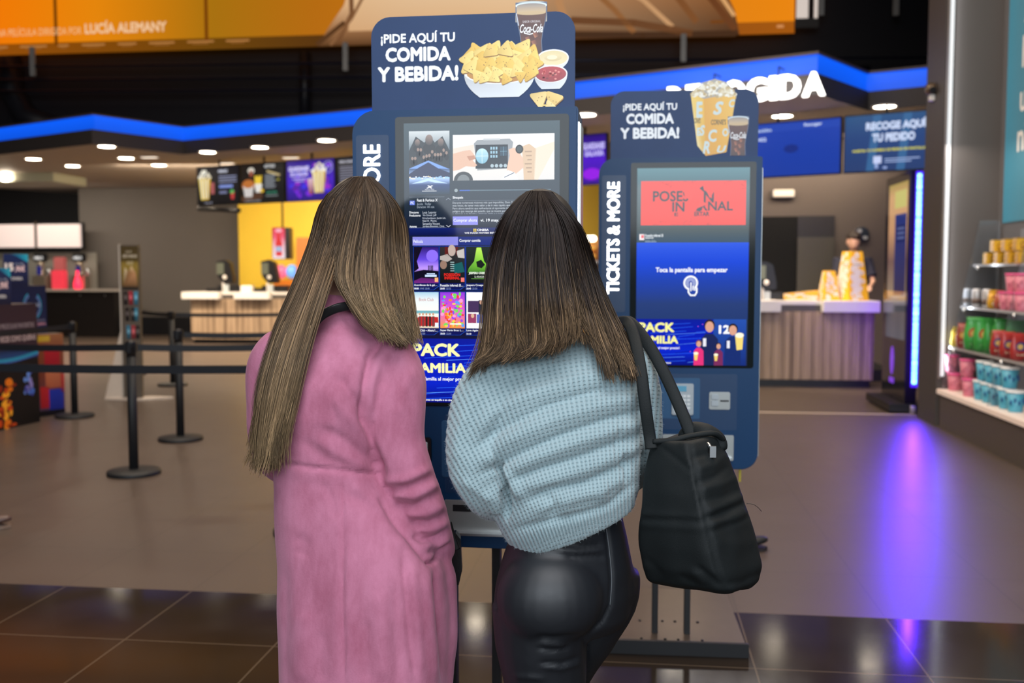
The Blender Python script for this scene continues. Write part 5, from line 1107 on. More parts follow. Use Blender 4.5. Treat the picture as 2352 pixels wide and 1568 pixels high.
# ================================================================ QUEUE BARRIERS
M_BELT = pm('black_webbing', (.004,.005,.009,1), .6, nz=.2, nscale=60)
def stanchion(px, py, label, belts=()):
    p = onz(px, py, 0); t = thing('belt_stanchion', label, 'barrier post', p, 0, 'black retractable belt barriers')
    b = MB(); b.lathe([(.182,0),(.184,.004),(.184,.022),(.178,.030),(.05,.036),(.034,.040)], 40); b.build('base', M_BLACKM, t)
    b = MB(); b.lathe([(.033,.038),(.033,.84)], 24); b.build('post', M_BLACKM, t)
    b = MB(); b.lathe([(.034,.84),(.034,.935),(.032,.945),(.012,.95)], 24)
    for a in range(4): b.box(-.012 if a%2 == 0 else (.030 if a == 1 else -.040), .012 if a%2 == 0 else (.040 if a == 1 else -.030), (.030 if a == 0 else -.040) if a%2 == 0 else -.012, (.040 if a == 0 else -.030) if a%2 == 0 else .012, .865, .935)
    b.build('belt_head', M_BLACK, t)
    for q in belts:
        e = q - p; n = 9; b = MB()
        d = e.normalized()
        b.ribbon([d*.045 + (e-d*.09)*(i/(n-1)) + Vector((0,0,.90-.012*math.sin(PI*i/(n-1)))) for i in range(n)], .046, .003); b.build('belt', M_BELT, t)
    return p
Q = lambda x, y: onz(x, y, 0)
LF1 = Q(-140,1072); LF0 = Q(-230,1195); LF3 = Q(-110,1022)
S1 = stanchion(308,1088,'black belt post nearest the camera, large round base on the open floor', [LF1])
S2 = stanchion(415,1010,'black belt post right of the nearest one, in front of the wooden counter', [])
S3 = stanchion(172,957,'black belt post beside the red and blue standee', [LF3])
S4 = stanchion(397,885,'farthest black belt post, partly behind another post', [Q(306,860)])
stanchion(306,860,'black belt post hidden behind the slim brochure totem')
stanchion(712,1078,'black belt post hidden by the pink coat, third row from the counter', [S1])
stanchion(712,1002,'black belt post hidden by the pink coat, second row from the counter', [S2])
stanchion(712,880,'black belt post hidden by the pink coat, nearest the counter', [S4])
stanchion(706,1222,'black belt post hidden by the pink coat, row closest to the camera', [LF0])
for q,l in ((LF1,'black belt post outside the left edge, third row'),(LF0,'black belt post outside the left edge, closest row'),(LF3,'black belt post outside the left edge by the promo stand')):
    P_ = q; t_ = CAM; f_ = projn([tuple(q)]); stanchion(float(f_[0][0]), float(f_[1][0]), l)
# ================================================================ LEFT SIDE: totem, promo stands, bar
M_CARD = pm('white_card', (.62,.54,.47,1), .6, nz=.04); M_TOT = pm('taupe_panel', (.10,.082,.066,1), .5, nz=.06)
p = Q(308,918); t = thing('brochure_totem', 'slim tall brochure totem with white triangular foot on the left floor', 'display stand', p, math.radians(-4))
b = MB(); b.box(-.108,.105,-.025,.025,.03,1.74); pn = b.build('panel', M_TOT, t, bevel=.003)
b = MB(); b.box(-.122,-.108,-.03,.03,.03,1.745); b.build('edge_profile', pm('pale_profile',(.5,.46,.42,1),.4,nz=.05), t)
b = MB(); b.prism([(-.122,.02),(-.33,.02),(-.122,.80)], -.02, .01); b.build('side_fin', M_CARD, t, bevel=.002)
b = MB(); b.prism([(-.33,-.03),(.12,-.06),(.39,.16),(.10,.2)], 0, .022, ax='z'); b.build('foot_plate', M_CARD, t, bevel=.002)
P = Print((288,560,328,900),(-.10,1.735,.10,.12))
P.grad(288,562,328,657,[(0,(74,62,38)),(.38,(88,74,40)),(.39,(132,112,52)),(.5,(150,128,60)),(1,(96,76,44))],1); P.text('DIME',300,573,314,578,(200,190,170),3); P.text('CON TU NACHO',292,582,325,589,(220,212,196),3,.02); P.text('2023',301,598,316,605,(226,216,180),3)
P.poly([(293,650),(297,612),(305,622),(312,608),(322,626),(325,656),(293,656)],(206,182,120),2,[(190,150,90),(240,226,190),(150,110,70),(230,206,160),(200,150,110),(120,90,60),(110,80,50)]); P.rect(290,658,327,664,(40,34,30),1.5)
for x,y,c in ((309,668,(170,50,66)),(321,668,(70,140,176)),(297,668,(50,40,40)),(313,706,(50,44,44)),(320,706,(60,130,160)),(300,706,(44,36,36)),(302,748,(60,120,150)),(313,748,(166,60,70)),(323,748,(50,44,44))):
    P.rect(x-5,y,x+4.5,y+32,c,2,tuple(int(v*.6) for v in c)); P.ell(x,y+14,3,6,tuple(min(255,v+60) for v in c),2.6,10)
P.EPS = .0006; P.build('brochure_print', M_PRINT, pn, y=-.0255)
def stand(label, pxl, pyl, pxr, pyr, h, dep, name='cardboard_stand', side=None, front=None):
    a = Q(pxl,pyl); c = Q(pxr,pyr); w = (c-a).length; rz = math.atan2((c-a).y,(c-a).x)
    t = thing(name, label, 'promo stand', a, rz)
    b = MB(); b.box(0,w,0,dep,0,h); body_ = b.build('carcass', side or pm('grey_card_edge',(.20,.17,.155,1),.6,nz=.08), t, bevel=.004)
    P = Print((0,0,1,1),(0,h,w,0)); P.EPS = .0008; front(P); P.build('front_print', M_PRINT, body_, y=-.001)
    return t, w
def fr_b(P):
    P.grad(0,0,1,1,[(0,(46,30,44)),(.36,(58,40,54)),(.37,(18,40,80)),(.42,(30,70,130)),(.46,(10,10,20)),(1,(7,6,8))],1)
    P.text('DISFRUTA DE TUS PELÍCULAS FAVORITAS',.06,.145,.95,.195,(176,160,168),3); P.text('TANTAS VECES COMO QUIERAS',.22,.255,.97,.31,(200,180,184),3,.03)
    pts = [(x, .40+.05*math.sin(PI*(x*.9+.05))) for x in np.linspace(0,1,14)]; P.line(pts,.03,(40,150,190),2); P.line([(x,y+.018) for x,y in pts],.012,(60,90,170),2.3)
    P.grad(.2,.50,.72,.53,[(0,(130,50,90)),(.5,(150,90,170)),(1,(50,40,130))],2,True)
    rg = random.Random(12)      # plain abstract warm and cool swirls instead of the printed figures
    for i in range(34): y = .62+.36*rg.random(); x = .50+.10*rg.uniform(-1,1); P.ell(x,y,rg.uniform(.02,.06),rg.uniform(.012,.04),rg.choice([(230,120,20),(250,170,40),(200,70,16),(140,40,10)]),2+i*.02,10)
    for i in range(20): y = .56+.18*rg.random(); x = .84+.06*rg.uniform(-1,1); P.ell(x,y,rg.uniform(.015,.035),rg.uniform(.012,.035),rg.choice([(70,110,200),(100,140,220),(60,70,160),(140,130,200)]),2+i*.02,10)
bt, bw = stand('dark promo stand at the left edge with purple upper board and orange swirl print', -66,1003,92,968,1.137,.30,front=fr_b)
def fr_c(P):
    P.grad(0,0,1,1,[(0,(18,26,56)),(.4,(24,34,76)),(1,(14,18,44))],1)
    for k,c in ((.075,(40,160,200)),(.065,(120,90,150)),(.06,(60,130,190))): P.line([(.66+k*3.6*math.cos(a)*.8,.155+k*1.35*math.sin(a)) for a in np.linspace(-.3*PI,1.35*PI,22)],.012,c,2)
    P.text('UNLIMITED CARD',.16,.135,.86,.165,(150,160,186),3,.02); P.text('DISFRUTA DE TUS PELÍCULAS',.3,.255,.95,.275,(150,150,176),3); P.text('TODAS LAS QUE QUIERAS',.3,.287,.97,.31,(210,150,170),3,.02)
ct, cw = stand('navy card promo stand behind the dark one, printed with a glowing ring', 18,962,114,948,1.30,.16,front=fr_c)
def fr_m(P):
    P.grad(0,0,1,1,[(0,(150,100,60)),(.2,(130,70,40)),(.5,(120,60,44)),(1,(70,56,90))],1)
    P.rect(0,.02,.5,.09,(190,160,50),1.6)        # plain generic bands of red, brown and blue
    for x0,y0,x1,y1,c,c2 in ((.28,.17,.85,.42,(180,34,34),(150,24,28)),(.30,.42,.88,.66,(196,116,76),(170,90,60)),(.1,.64,.42,.9,(190,40,44),(160,30,40)),(.42,.68,.95,.96,(34,54,170),(24,36,130)),(.86,.5,1,.72,(190,60,50),(150,50,44))): P.rect(x0,y0,x1,y1,c,2,c2)
    P.rect(0,.93,1,1,(20,18,24),2.6)
stand('red, brown and blue printed cardboard standee between dark stand and belt post', 88,958,150,950,.82,.14,front=fr_m)
def price(label, parent_pt, rz, w, h):
    t = thing('price_board', label, 'sign board', parent_pt, rz, 'price boards on the promo stands')
    b = MB(); b.box(0,w,0,.02,0,h); bb = b.build('board', pm('grey_card_edge',(0,0,0,1)), t)
    P = Print((0,0,1,1),(0,h,w,0)); P.EPS = .0006
    P.grad(0,0,1,1,[(0,(24,44,92)),(.5,(26,40,84)),(1,(16,22,50))],1); P.poly([(.25,0),(1,0),(1,.26),(.75,.16),(.5,.06)],(30,150,190),2,[(20,90,140),(40,180,210),(40,170,200),(30,130,170),(20,90,140)])
    P.text('15',.04,.28,.40,.54,(236,228,226),3,.05); P.text(',90€',.44,.36,.86,.58,(230,200,206),3,.04); P.text('AL MES',.46,.27,.84,.34,(170,180,200),3); P.text('CINESA',.28,.72,.76,.82,(206,206,210),3,.03); P.ell(.2,.77,.05,.05,(220,190,60),3,10)
    P.build('board_print', M_PRINT, bb, y=-.001)
A_ = Q(18,962); C_ = Q(114,948); rzc = math.atan2((C_-A_).y,(C_-A_).x)
price('price board reading 15,90 standing on the navy card stand', A_+Vector((0,.02,1.30)), rzc, .27, .31)
A2 = Q(-66,1003); B2 = Q(92,968); rzb = math.atan2((B2-A2).y,(B2-A2).x)
price('price board cut by the left picture edge on the dark promo stand', A2+(B2-A2)*.30+Vector((0,.03,1.137)), rzb, .27, .33)
# bar counter with drink taps, far left
def hx(px, D): return lat(hallpx(px, D))
def zz(px, py, D): return hz(px, py, D)
DB = 21.0
t = thing('bar_counter', 'dark bar counter with pale top under the drink taps at far left', 'counter', hall(hx(0,DB),DB,0), -YAW)
L0 = hx(0,DB); lx = lambda px, D=DB: hx(px,D)-L0
b = MB(); b.box(lx(-400),lx(262),0,.65,0,1.02); cb = b.build('cabinet', pm('black_cabinet',(.010,.008,.008,1),.35,nz=.2), t, bevel=.004)
b = MB(); b.box(lx(-400),lx(277),-.05,.70,1.02,1.07); b.build('worktop', pm('pale_stone_top',(.45,.40,.36,1),.25,nz=.08), t, bevel=.006)
b = MB(); hbox(b, hx(-300,DB), hx(186,DB), DB+.70, DB+.74, 0, 1.90); struct('trim_5', b, pm('grey_splashback',(.26,.25,.22,1),.2,nz=.15))
for x in (185,242):
    b = MB(); b.lathe([(.012,0),(.016,.004),(.012,.008)],12,c=(0,0,0)); o = b.build('lock', M_STEEL, cb); o.rotation_euler = (PI/2,0,0); o.location = (lx(x),-.002,.93)
def tap(px, label):
    t = thing('drink_tap', label, 'drink dispenser', hall(hx(px,DB+.3),DB+.3,1.07), -YAW, 'drink taps on the bar counter')
    b = MB(); b.prism(rrect(-.16,.16,0,.30,.02,3),-.10,.14); b.build('drip_base', pm('steel_warm',(.45,.38,.30,1),.3,.8,nz=.08), t, bevel=.01)
    b = MB(); b.lathe([(.075,.30),(.07,.34),(.06,.42),(.075,.55),(.08,.60),(.05,.62)],20); b.build('column', pm('steel_warm',(0,0,0,1)), t)
    b = MB(); b.box(-.05,.05,-.09,-.05,.32,.52); b.build('badge', pm('dark_blue_badge',(.01,.01,.05,1),.3,emit=(.02,.03,.4,1),es=.3), t, bevel=.008)
    b = MB(); b.box(-.13,.13,-.08,.08,.62,.80); sg = b.build('sign_block', M_BLACK, t, bevel=.012)
    P = Print((0,0,1,1),(-.12,.78,.12,.64)); P.text('HIELO',.06,.28,.94,.8,(240,235,230),2,.05); P.EPS = .001; P.build('sign_print', M_BACKLIT, sg, y=-.082)
    b = MB(); b.tube([(.15,0,.45),(.22,-.06,.44),(.25,-.08,.38),(.24,-.08,.30)],[.03,.035,.04,.03],12); b.build('tap_handle', M_STEEL, t)
tap(97,'drink tap with black sign block behind the price board'); tap(186,'drink tap with black sign block at the right end of the bar')
t = thing('cup_dispenser', 'red glowing translucent cup dispenser between the two drink taps', 'dispenser', hall(hx(140,DB+.25),DB+.25,1.07), -YAW)
MRED = pm('red_lit_acrylic',(.6,.04,.06,1),.3,emit=(1,.06,.10,1),es=.45); b = MB(); b.prism(rrect(-.15,.13,0,.42,.03,4),-.1,.1); b.build('lower_tank', MRED, t, bevel=.01)
b = MB(); b.prism(rrect(-.10,.13,.42,.72,.03,4),-.08,.08); b.build('upper_tank', pm('dim_red_acrylic',(.4,.12,.12,1),.3,emit=(1,.12,.14,1),es=.12,nz=.1), t, bevel=.01)
b = MB(); b.lathe([(.05,0),(.085,.02),(.09,.12),(.05,.26),(.03,.34),(.032,.40),(.01,.42)],20); o = tag(b.build('red_bottle', pm('red_glow',(.8,.02,.05,1),.3,emit=(1,.03,.08,1),es=1.6)), 'small glowing red bottle shape in front of the right drink tap', 'bottle'); o.location = hall(hx(180,DB+.06),DB+.06,1.07)
t = thing('light_box', 'pair of pale lit panels hanging above the bar at far left', 'light box', hall(hx(0,DB+.4),DB+.4,2.0), -YAW); L0b = hx(0,DB+.4)
for x0,x1 in ((-300,85),(90,187)):
    b = MB(); b.box(hx(x0,DB+.4)-L0b,hx(x1,DB+.4)-L0b,0,.1,zz(90,568,DB+.4)-2.0,zz(90,515,DB+.4)-2.0); b.build('panel', pm('dim_pink_white_panel',(.6,.5,.47,1),.5,emit=(1,.82,.76,1),es=.50,nz=.03), t, bevel=.01)
b = MB(); b.box(hx(-300,DB+.4)-L0b,hx(190,DB+.4)-L0b,.1,.2,zz(90,572,DB+.4)-2.0,zz(90,511,DB+.4)-2.0); b.build('frame', M_BLACK, t)
b = MB(); b.box(hx(85,DB+.4)-L0b,hx(88,DB+.4)-L0b,-.01,.06,-.03,zz(90,508,DB+.4)-2.0); b.build('upright', M_BRONZE, t)

t = thing('pendant_light', 'pale hanging ceiling light panel with oval lamp at far left', 'ceiling panel', hall(hx(60,18.5),18.5,zz(60,417,18.5)), -YAW); Lc = hx(60,18.5)
b = MB(); b.prism([(hx(-300,18.5)-Lc,0),(hx(132,18.5)-Lc,0),(hx(132,18.5)-Lc,.17),(hx(90,18.5)-Lc,.20),(hx(70,18.5)-Lc,.27),(hx(-300,18.5)-Lc,.30)],0,1.2); b.build('panel', pm('pale_green_panel',(.40,.40,.30,1),.6,nz=.05), t, bevel=.01)
b = MB(); b.ball((hx(25,18.5)-Lc,-.02,.08),(.13,.05,.065)); b.build('lamp_disc', M_LAMP, t)
# ================================================================ WOODEN SERVICE COUNTERS
def slat_mat():
    m = bpy.data.materials.new('slatted_oak'); m.use_nodes = True; nt = m.node_tree; N = nt.nodes; Lk = nt.links; b = N['Principled BSDF']
    tc = N.new('ShaderNodeTexCoord'); mp = N.new('ShaderNodeMapping'); mp.inputs['Scale'].default_value = (9,9,.35); Lk.new(tc.outputs['Object'], mp.inputs[0])
    n = N.new('ShaderNodeTexNoise'); n.inputs['Scale'].default_value = 1.6; n.inputs['Detail'].default_value = 6; Lk.new(mp.outputs[0], n.inputs['Vector'])
    w = N.new('ShaderNodeTexWave'); w.inputs['Scale'].default_value = 2.6; w.inputs['Distortion'].default_value = 1.2; Lk.new(tc.outputs['Object'], w.inputs['Vector'])
    r = N.new('ShaderNodeValToRGB'); r.color_ramp.elements[0].position = .3; r.color_ramp.elements[0].color = (.16,.10,.062,1); r.color_ramp.elements[1].position = .68; r.color_ramp.elements[1].color = (.50,.36,.24,1)
    mx = N.new('ShaderNodeMath'); mx.operation = 'MULTIPLY_ADD'; Lk.new(w.outputs['Fac'], mx.inputs[0]); mx.inputs[1].default_value = .22; Lk.new(n.outputs['Fac'], mx.inputs[2])
    Lk.new(mx.outputs[0], r.inputs[0]); Lk.new(r.outputs[0], b.inputs['Base Color']); b.inputs['Roughness'].default_value = .5; return m
M_SLAT = slat_mat()
def counter(label, D, pxl, pxr, zt, slabs, thin):
    L = hx(pxl,D); t = thing('service_counter', label, 'counter', hall(L,D,0), -YAW); f = lambda px: hx(px,D)-L; w = f(pxr)
    b = MB(); b.box(0,w,.03,.75,.09,zt-.10); b.build('front_panel', M_SLAT, t)
    b = MB(); n = int(w/.045)
    for i in range(n): b.box(i*.045+.004,i*.045+.034,0,.03,.10,zt-.13)
    b.build('slats', M_SLAT, t)
    b = MB(); b.box(.03,w-.03,.06,.7,0,.09); b.build('plinth', M_BLACK, t)
    b = MB(); b.box(-.02,w+.01,.02,.85,zt-.05,zt); b.build('worktop', M_WHITE, t, bevel=.004)
    b = MB(); b.box(0,w,.01,.02,zt-.14,zt-.05); b.build('recess_band', pm('grey_recess',(.07,.06,.055,1),.5,nz=.08), t)
    for x0,x1 in slabs:
        b = MB(); b.box(f(x0),f(x1),-.16,.40,zt-.135,zt+.004); b.build('service_shelf', M_WHITE, t, bevel=.006)
    return t
counter('pale wooden slatted sales counter on the left before the yellow wall', 19.3, 438, 900, 1.045, ((425,510),(544,625)), 0)
counter('curved-looking wooden pick-up counter on the right under the blue screens', 12.75, 1440, 2010, 1.08, ((1640,1790),(1886,2015)), 0)
def pos(px, D, z, label, s=1.0):
    t = thing('cash_register', label, 'cash register', hall(hx(px,D),D,z), -YAW, 'point of sale terminals'); 
    b = MB(); b.prism([(-.10*s,.30*s),(-.13*s,.62*s),(.04*s,.66*s),(.16*s,.60*s),(.22*s,.30*s),(.22*s,.18*s),(.02*s,.18*s)],-.02,.16*s); b.build('monitor', M_BLACK, t, bevel=.01)
    b = MB(); b.box(-.115*s,.035*s,-.03,-.02,.36*s,.59*s); b.build('screen', pm('dim_olive_screen',(.02,.02,.02,1),.2,emit=(.30,.28,.16,1),es=.6), t)
    b = MB(); b.tube([(.0,.02,0),(.0,.02,.22*s),(.06*s,.04,.34*s)],.022*s,10); b.build('arm', M_WHITE, t)
    b = MB(); b.ball((.05*s,-.02,.30*s),.045*s,0,12,8); b.build('joint', M_WHITE, t)
    b = MB(); b.box(-.36*s,-.14*s,0,.2,0,.08*s); b.build('keypad', M_BLACK, t, bevel=.008)
    b = MB(); b.box(-.14*s,.40*s,.05,.40,0,.13*s); b.build('cash_drawer', M_BLACK, t, bevel=.008)
    b = MB(); b.box(.02*s,.12*s,-.02,.05,0,.15*s); b.build('card_terminal', M_DEV, t, bevel=.006)
pos(513,19.55,1.045,'cash register on the left counter in front of the grey wall'); pos(615,19.55,1.045,'cash register on the left counter in front of the yellow wall')
pos(1752,13.05,1.08,'cash register on the pick-up counter beside the small kiosk', .75)
b = MB(); b.prism(rrect(-.12,.12,0,.13,.01,3),0,.15); o = tag(b.build('napkin_box', M_WHITE, bevel=.006), 'white napkin box on the left counter between the registers', 'box'); o.location = hall(hx(566,19.45),19.45,1.049); o.rotation_euler = (0,0,-YAW)
# hanging lit bottle sign and dispensers by the yellow wall
D = 18.8; t = thing('hanging_sign', 'black hanging sign box with pink-red lit bottle picture before the yellow wall', 'sign', hall(hx(648,D),D,zz(648,595,D)), -YAW); Ls = hx(648,D); H_ = zz(648,522,D)-zz(648,595,D)
b = MB(); b.box(hx(627,D)-Ls,hx(668,D)-Ls,0,.2,0,H_); bx_ = b.build('case', M_BLACK, t, bevel=.01)
P = Print((629,524,657,594),(hx(629,D)-Ls,H_-.01,hx(657,D)-Ls,.01)); P.EPS = .002; P.grad(629,524,657,594,[(0,(230,40,60)),(.3,(240,90,120)),(.6,(250,200,210)),(1,(250,235,240))],1); P.poly([(640,535),(645,535),(647,548),(651,560),(650,588),(636,588),(635,560),(638,548)],(230,50,50),2); P.rect(636,566,650,578,(170,190,220),3); P.ell(643,530,8,4,(250,180,200),1.5); P.build('lit_face', M_DSCREEN, bx_, y=-.004)
b = MB(); b.tube([(0,.1,H_),(0,.1,3.39-zz(648,595,D))],.02,8); b.build('rod', M_BLACK, t)
t = thing('slush_dispenser', 'slush dispenser with red and blue globes beside the right register', 'dispenser', hall(hx(652,20.25),20.25,.0), -YAW); Ls = hx(652,20.25)
b = MB(); b.prism(rrect(-.22,.26,.95,1.28,.02,3),0,.4); bb = b.build('base', pm('orange_plastic',(.75,.22,.02,1),.4,emit=(1,.3,.03,1),es=.12,nz=.05), t, bevel=.01)
b = MB(); b.box(-.2,.24,.05,.4,0,.95); b.build('stand', M_DARKW, t)
for x,c,e in ((-.12,(.7,.1,.2,1),(1,.2,.35,1)),(.12,(.1,.3,.8,1),(.25,.5,1,1))):
    b = MB(); b.ball((x,.2,1.46),(.13,.13,.15),0,18,12); b.build('globe', pm('globe_%s'%('red' if x < 0 else 'blue'),c,.15,emit=e,es=.55,nz=.2), t)
mb = MB(); D = 20.3; l0 = hx(682,D); mb.box(0,hx(760,D)-l0,0,.3,0,zz(672,545,D)); o = tag(mb.build('orange_cabinet', pm('orange_cabinet_panel',(.62,.17,.03,1),.5,nz=.08), bevel=.01), 'tall orange cabinet panel beside the woman in pink before the yellow wall', 'cabinet'); o.location = hall(l0,D,0); o.rotation_euler = (0,0,-YAW)
# heated pastry cabinet between the kiosks
D = 16.2; t = thing('pastry_cabinet', 'lit pastry warmer with orange shelves seen between the two kiosks', 'display case', hall(hx(1345,D),D,0), -YAW); Ls = hx(1345,D); f = lambda px: hx(px,D)-Ls
b = MB(); b.box(f(1290),f(1374),.35,.4,0,zz(1345,542,D)); b.box(f(1290),f(1374),0,.4,0,zz(1345,625,D)); cs_ = b.build('carcass', pm('orange_brown_case',(.45,.22,.04,1),.5,nz=.1), t)
b = MB(); b.box(f(1290),f(1368),.05,.15,zz(1345,554,D),zz(1345,541,D)); b.build('lamp_bar', pm('warm_white_bar',(1,.95,.85,1),.5,emit=(1,.85,.6,1),es=6), t, bevel=.02)
for y in (572,590):
    b = MB(); b.box(f(1290),f(1366),.02,.34,zz(1345,y+1,D),zz(1345,y-7,D)); b.build('shelf', pm('lit_orange_shelf',(.9,.5,.08,1),.4,emit=(1,.5,.05,1),es=.45,nz=.1), t, bevel=.01)
b = MB(); b.box(f(1290),f(1374),-.1,.4,zz(1345,606,D),zz(1345,598,D)); b.build('shelf', M_WHITE, t, bevel=.01)
# ================================================================ MENU SCREENS under the soffit
def mscreen(px0, Y0, px1, Y1, label, fn, zb=2.615, zt=3.30, rods=True):
    a = at(px0,628,Y0); c = at(px1,628,Y1); a.z = c.z = 0; w = (c-a).length; rz = math.atan2((c-a).y,(c-a).x)
    t = thing('menu_screen', label, 'screen', a+Vector((0,0,zb)), rz, 'digital menu screens'); h = zt-zb
    b = MB(); b.box(0,w,0,.06,0,h); cs_ = b.build('housing', M_BLACK, t, bevel=.006)
    P = Print((0,0,1,1),(.015,h-.015,w-.015,.015)); P.EPS = .0015; fn(P); P.build('screen', M_DSCREEN, cs_, y=-.002)
    if rods:
        b = MB(); b.tube([(w*.5,.05,h),(w*.5,.05,3.40-zb)],.018,8); b.build('rod', M_BLACK, t)
    return t
def cornbox(P, x, y, w, h, L):
    P.poly([(x,y+h*.3),(x+w,y+h*.3),(x+w*.82,y+h),(x+w*.18,y+h)],(222,190,60),L,[(236,206,80),(210,170,40),(190,150,40),(230,200,90)])
    for i in range(3): P.poly([(x+w*(.12+.27*i),y+h*.34),(x+w*(.24+.27*i),y+h*.34),(x+w*(.27+.2*i+.08),y+h*.96),(x+w*(.27+.2*i),y+h*.96)],(236,232,214),L+.4)
    rg = random.Random(int(x*100))
    for i in range(26): t = rg.random(); P.ell(x+w*t,y+h*(.3-.26*math.sin(PI*t)*rg.random()),w*.09,h*.045,rg.choice([(246,240,220),(226,214,186),(250,248,236)]),L+.6+i*.01,7)
def sc_corn(P):
    P.grad(0,0,1,1,[(0,(26,24,30)),(.5,(30,28,30)),(1,(14,12,14))],1); cornbox(P,.04,.05,.30,.82,2); P.rect(.33,.42,.42,.72,(170,90,90),2)
    P.text('MENÚ',.52,.08,.74,.17,(220,224,240),3,.03)
    for r in range(3): P.rect(.53,.26+.07*r,.95,.285+.07*r,(150,156,190),2)
    P.rect(.54,.50,.86,.57,(130,150,220),2); P.rect(.54,.66,.72,.72,(120,124,160),2); P.poly([(.80,.68),(.90,.68),(.885,.88),(.815,.88)],(190,60,60),2); P.ell(.84,.68,.05,.06,(90,170,90),2.4,10); P.text('desde 5€',.18,.93,.36,.97,(200,200,220),3)
def sc_burger(P):
    P.grad(0,0,1,1,[(0,(34,28,24)),(1,(10,9,10))],1); P.rect(.52,0,1,1,(18,18,20),1.4)
    P.ell(.24,.17,.08,.08,(220,214,200),2,14); P.rect(.2,.17,.28,.32,(150,80,60),2.1); P.ell(.17,.55,.16,.16,(170,96,44),2,14); P.poly([(.04,.55),(.30,.55),(.26,.85),(.08,.85)],(206,200,196),2.4); P.ell(.17,.52,.13,.1,(186,110,50),2.8,12)
    for i in range(7): P.poly([(.32+.025*i,.3+.02*(i%3)),(.345+.025*i,.3+.02*(i%3)),(.35+.02*i,.56),(.33+.02*i,.56)],(236,200,60),2.6)
    P.poly([(.32,.52),(.50,.52),(.47,.74),(.35,.74)],(230,226,220),3); P.ell(.49,.7,.05,.05,(220,180,40),3)
    P.poly([(0,.82),(.5,.72),(.5,.9),(0,.98)],(80,52,36),1.8); P.text('HOT FOOD',.56,.04,.8,.12,(226,226,226),3,.03); P.poly([(.62,.18),(.92,.3),(.9,.35),(.6,.23)],(190,170,120),2)
    for r in range(8): P.rect(.56,.30+.045*r,.56+.26*(1-.1*(r%3)),.32+.045*r,(150,156,164),2)
    P.rect(.84,.42,.9,.45,(190,180,60),2); P.text('NACHOS',.6,.72,.84,.78,(60,150,120),3,.02); P.rect(.58,.82,.86,.85,(120,130,130),2); P.text('COMPARTE EL SABOR',.08,.93,.46,.97,(190,190,196),3)
def sc_purple(P):
    P.grad(0,0,1,1,[(0,(50,30,130)),(.5,(70,30,190)),(1,(40,24,120))],1); rg = random.Random(8)
    for i in range(40): P.ell(rg.uniform(.1,.9),rg.uniform(.1,.9),rg.uniform(.02,.1),rg.uniform(.02,.1),rg.choice([(120,40,220),(60,50,220),(150,40,200),(40,60,200),(90,30,160)]),1.4+i*.01,12)
    P.text('GUARDIANES',.04,.14,.48,.26,(214,206,250),3,.05); P.text('DE LA GALAXIA',.08,.28,.46,.39,(206,196,250),3,.05); P.rect(.12,.44,.42,.47,(180,170,230),2.6); P.rect(.18,.50,.38,.53,(170,160,220),2.6)
    cornbox(P,.54,.05,.30,.78,3); P.poly([(.45,.46),(.58,.46),(.56,.86),(.48,.86)],(200,120,140),4,[(230,190,200),(210,180,200),(130,40,60),(140,40,60)])
    P.line([(.88+.085*math.cos(a),.2+.14*math.sin(a)) for a in np.linspace(0,2*PI,24)],.012,(190,190,240),3); P.text('4,5',.84,.16,.92,.24,(200,200,246),3)
def sc_dark(P): P.grad(0,0,1,1,[(0,(26,26,34)),(1,(12,12,18))],1); P.text('MENÚ GRANDE',.06,.06,.4,.14,(210,210,224),3,.02); [P.rect(.06,.22+.06*i,.42,.245+.06*i,(140,140,160),2) for i in range(7)]; cornbox(P,.55,.1,.3,.7,3)
YL = lambda px: 17.8+(px-455)*(16.16-17.8)/345
m0_ = mscreen(456,YL(456),554,YL(554),'first menu screen from the left, popcorn box picture, over the grey wall',sc_corn); w0_ = .9; mscreen(557,YL(557),657,YL(657),'menu screen with burger and fries picture',sc_burger)
mscreen(661,YL(661),772,YL(772),'purple menu screen with popcorn box at the left of the large kiosk',sc_purple); mscreen(775,YL(775),890,YL(890),'dark menu screen mostly hidden by the large kiosk',sc_dark)
mscreen(1285,13.85,1392,13.45,'purple menu screen in the gap between the two kiosks',lambda P: (P.grad(0,0,1,1,[(0,(40,20,110)),(.5,(80,24,200)),(1,(60,20,150))],1), P.rect(.08,0,.0801,1,(10,10,20),2), P.rect(0,0,.42,1,(14,10,34),1.4), P.text('GUARDIANES',.5,.16,.98,.3,(200,190,250),3,.05), P.text('GALAXIA',.54,.32,.96,.44,(196,186,250),3,.05), P.ell(.7,.8,.2,.12,(150,30,230),1.6)))
b = MB(); b.tube([(-.02,.06,-.04),(w0_+.1,-.02,-.11)],.045,10); b.build('cable_tray', M_BLACK, m0_)
def sc_blue(P):
    P.grad(0,0,1,1,[(0,(26,58,160)),(.2,(24,62,170)),(1,(20,58,160))],1); P.rect(0,.02,1,.16,(34,70,176),1.4); P.text('En preparación',.12,.09,.46,.17,(190,210,240),3,.03); P.text('Recoger',.72,.05,.86,.12,(210,224,250),3,.03); P.text('1042',.30,.26,.42,.33,(200,216,250),3,.03); P.ell(.62,.5,.06,.08,(20,44,130),1.6,14)
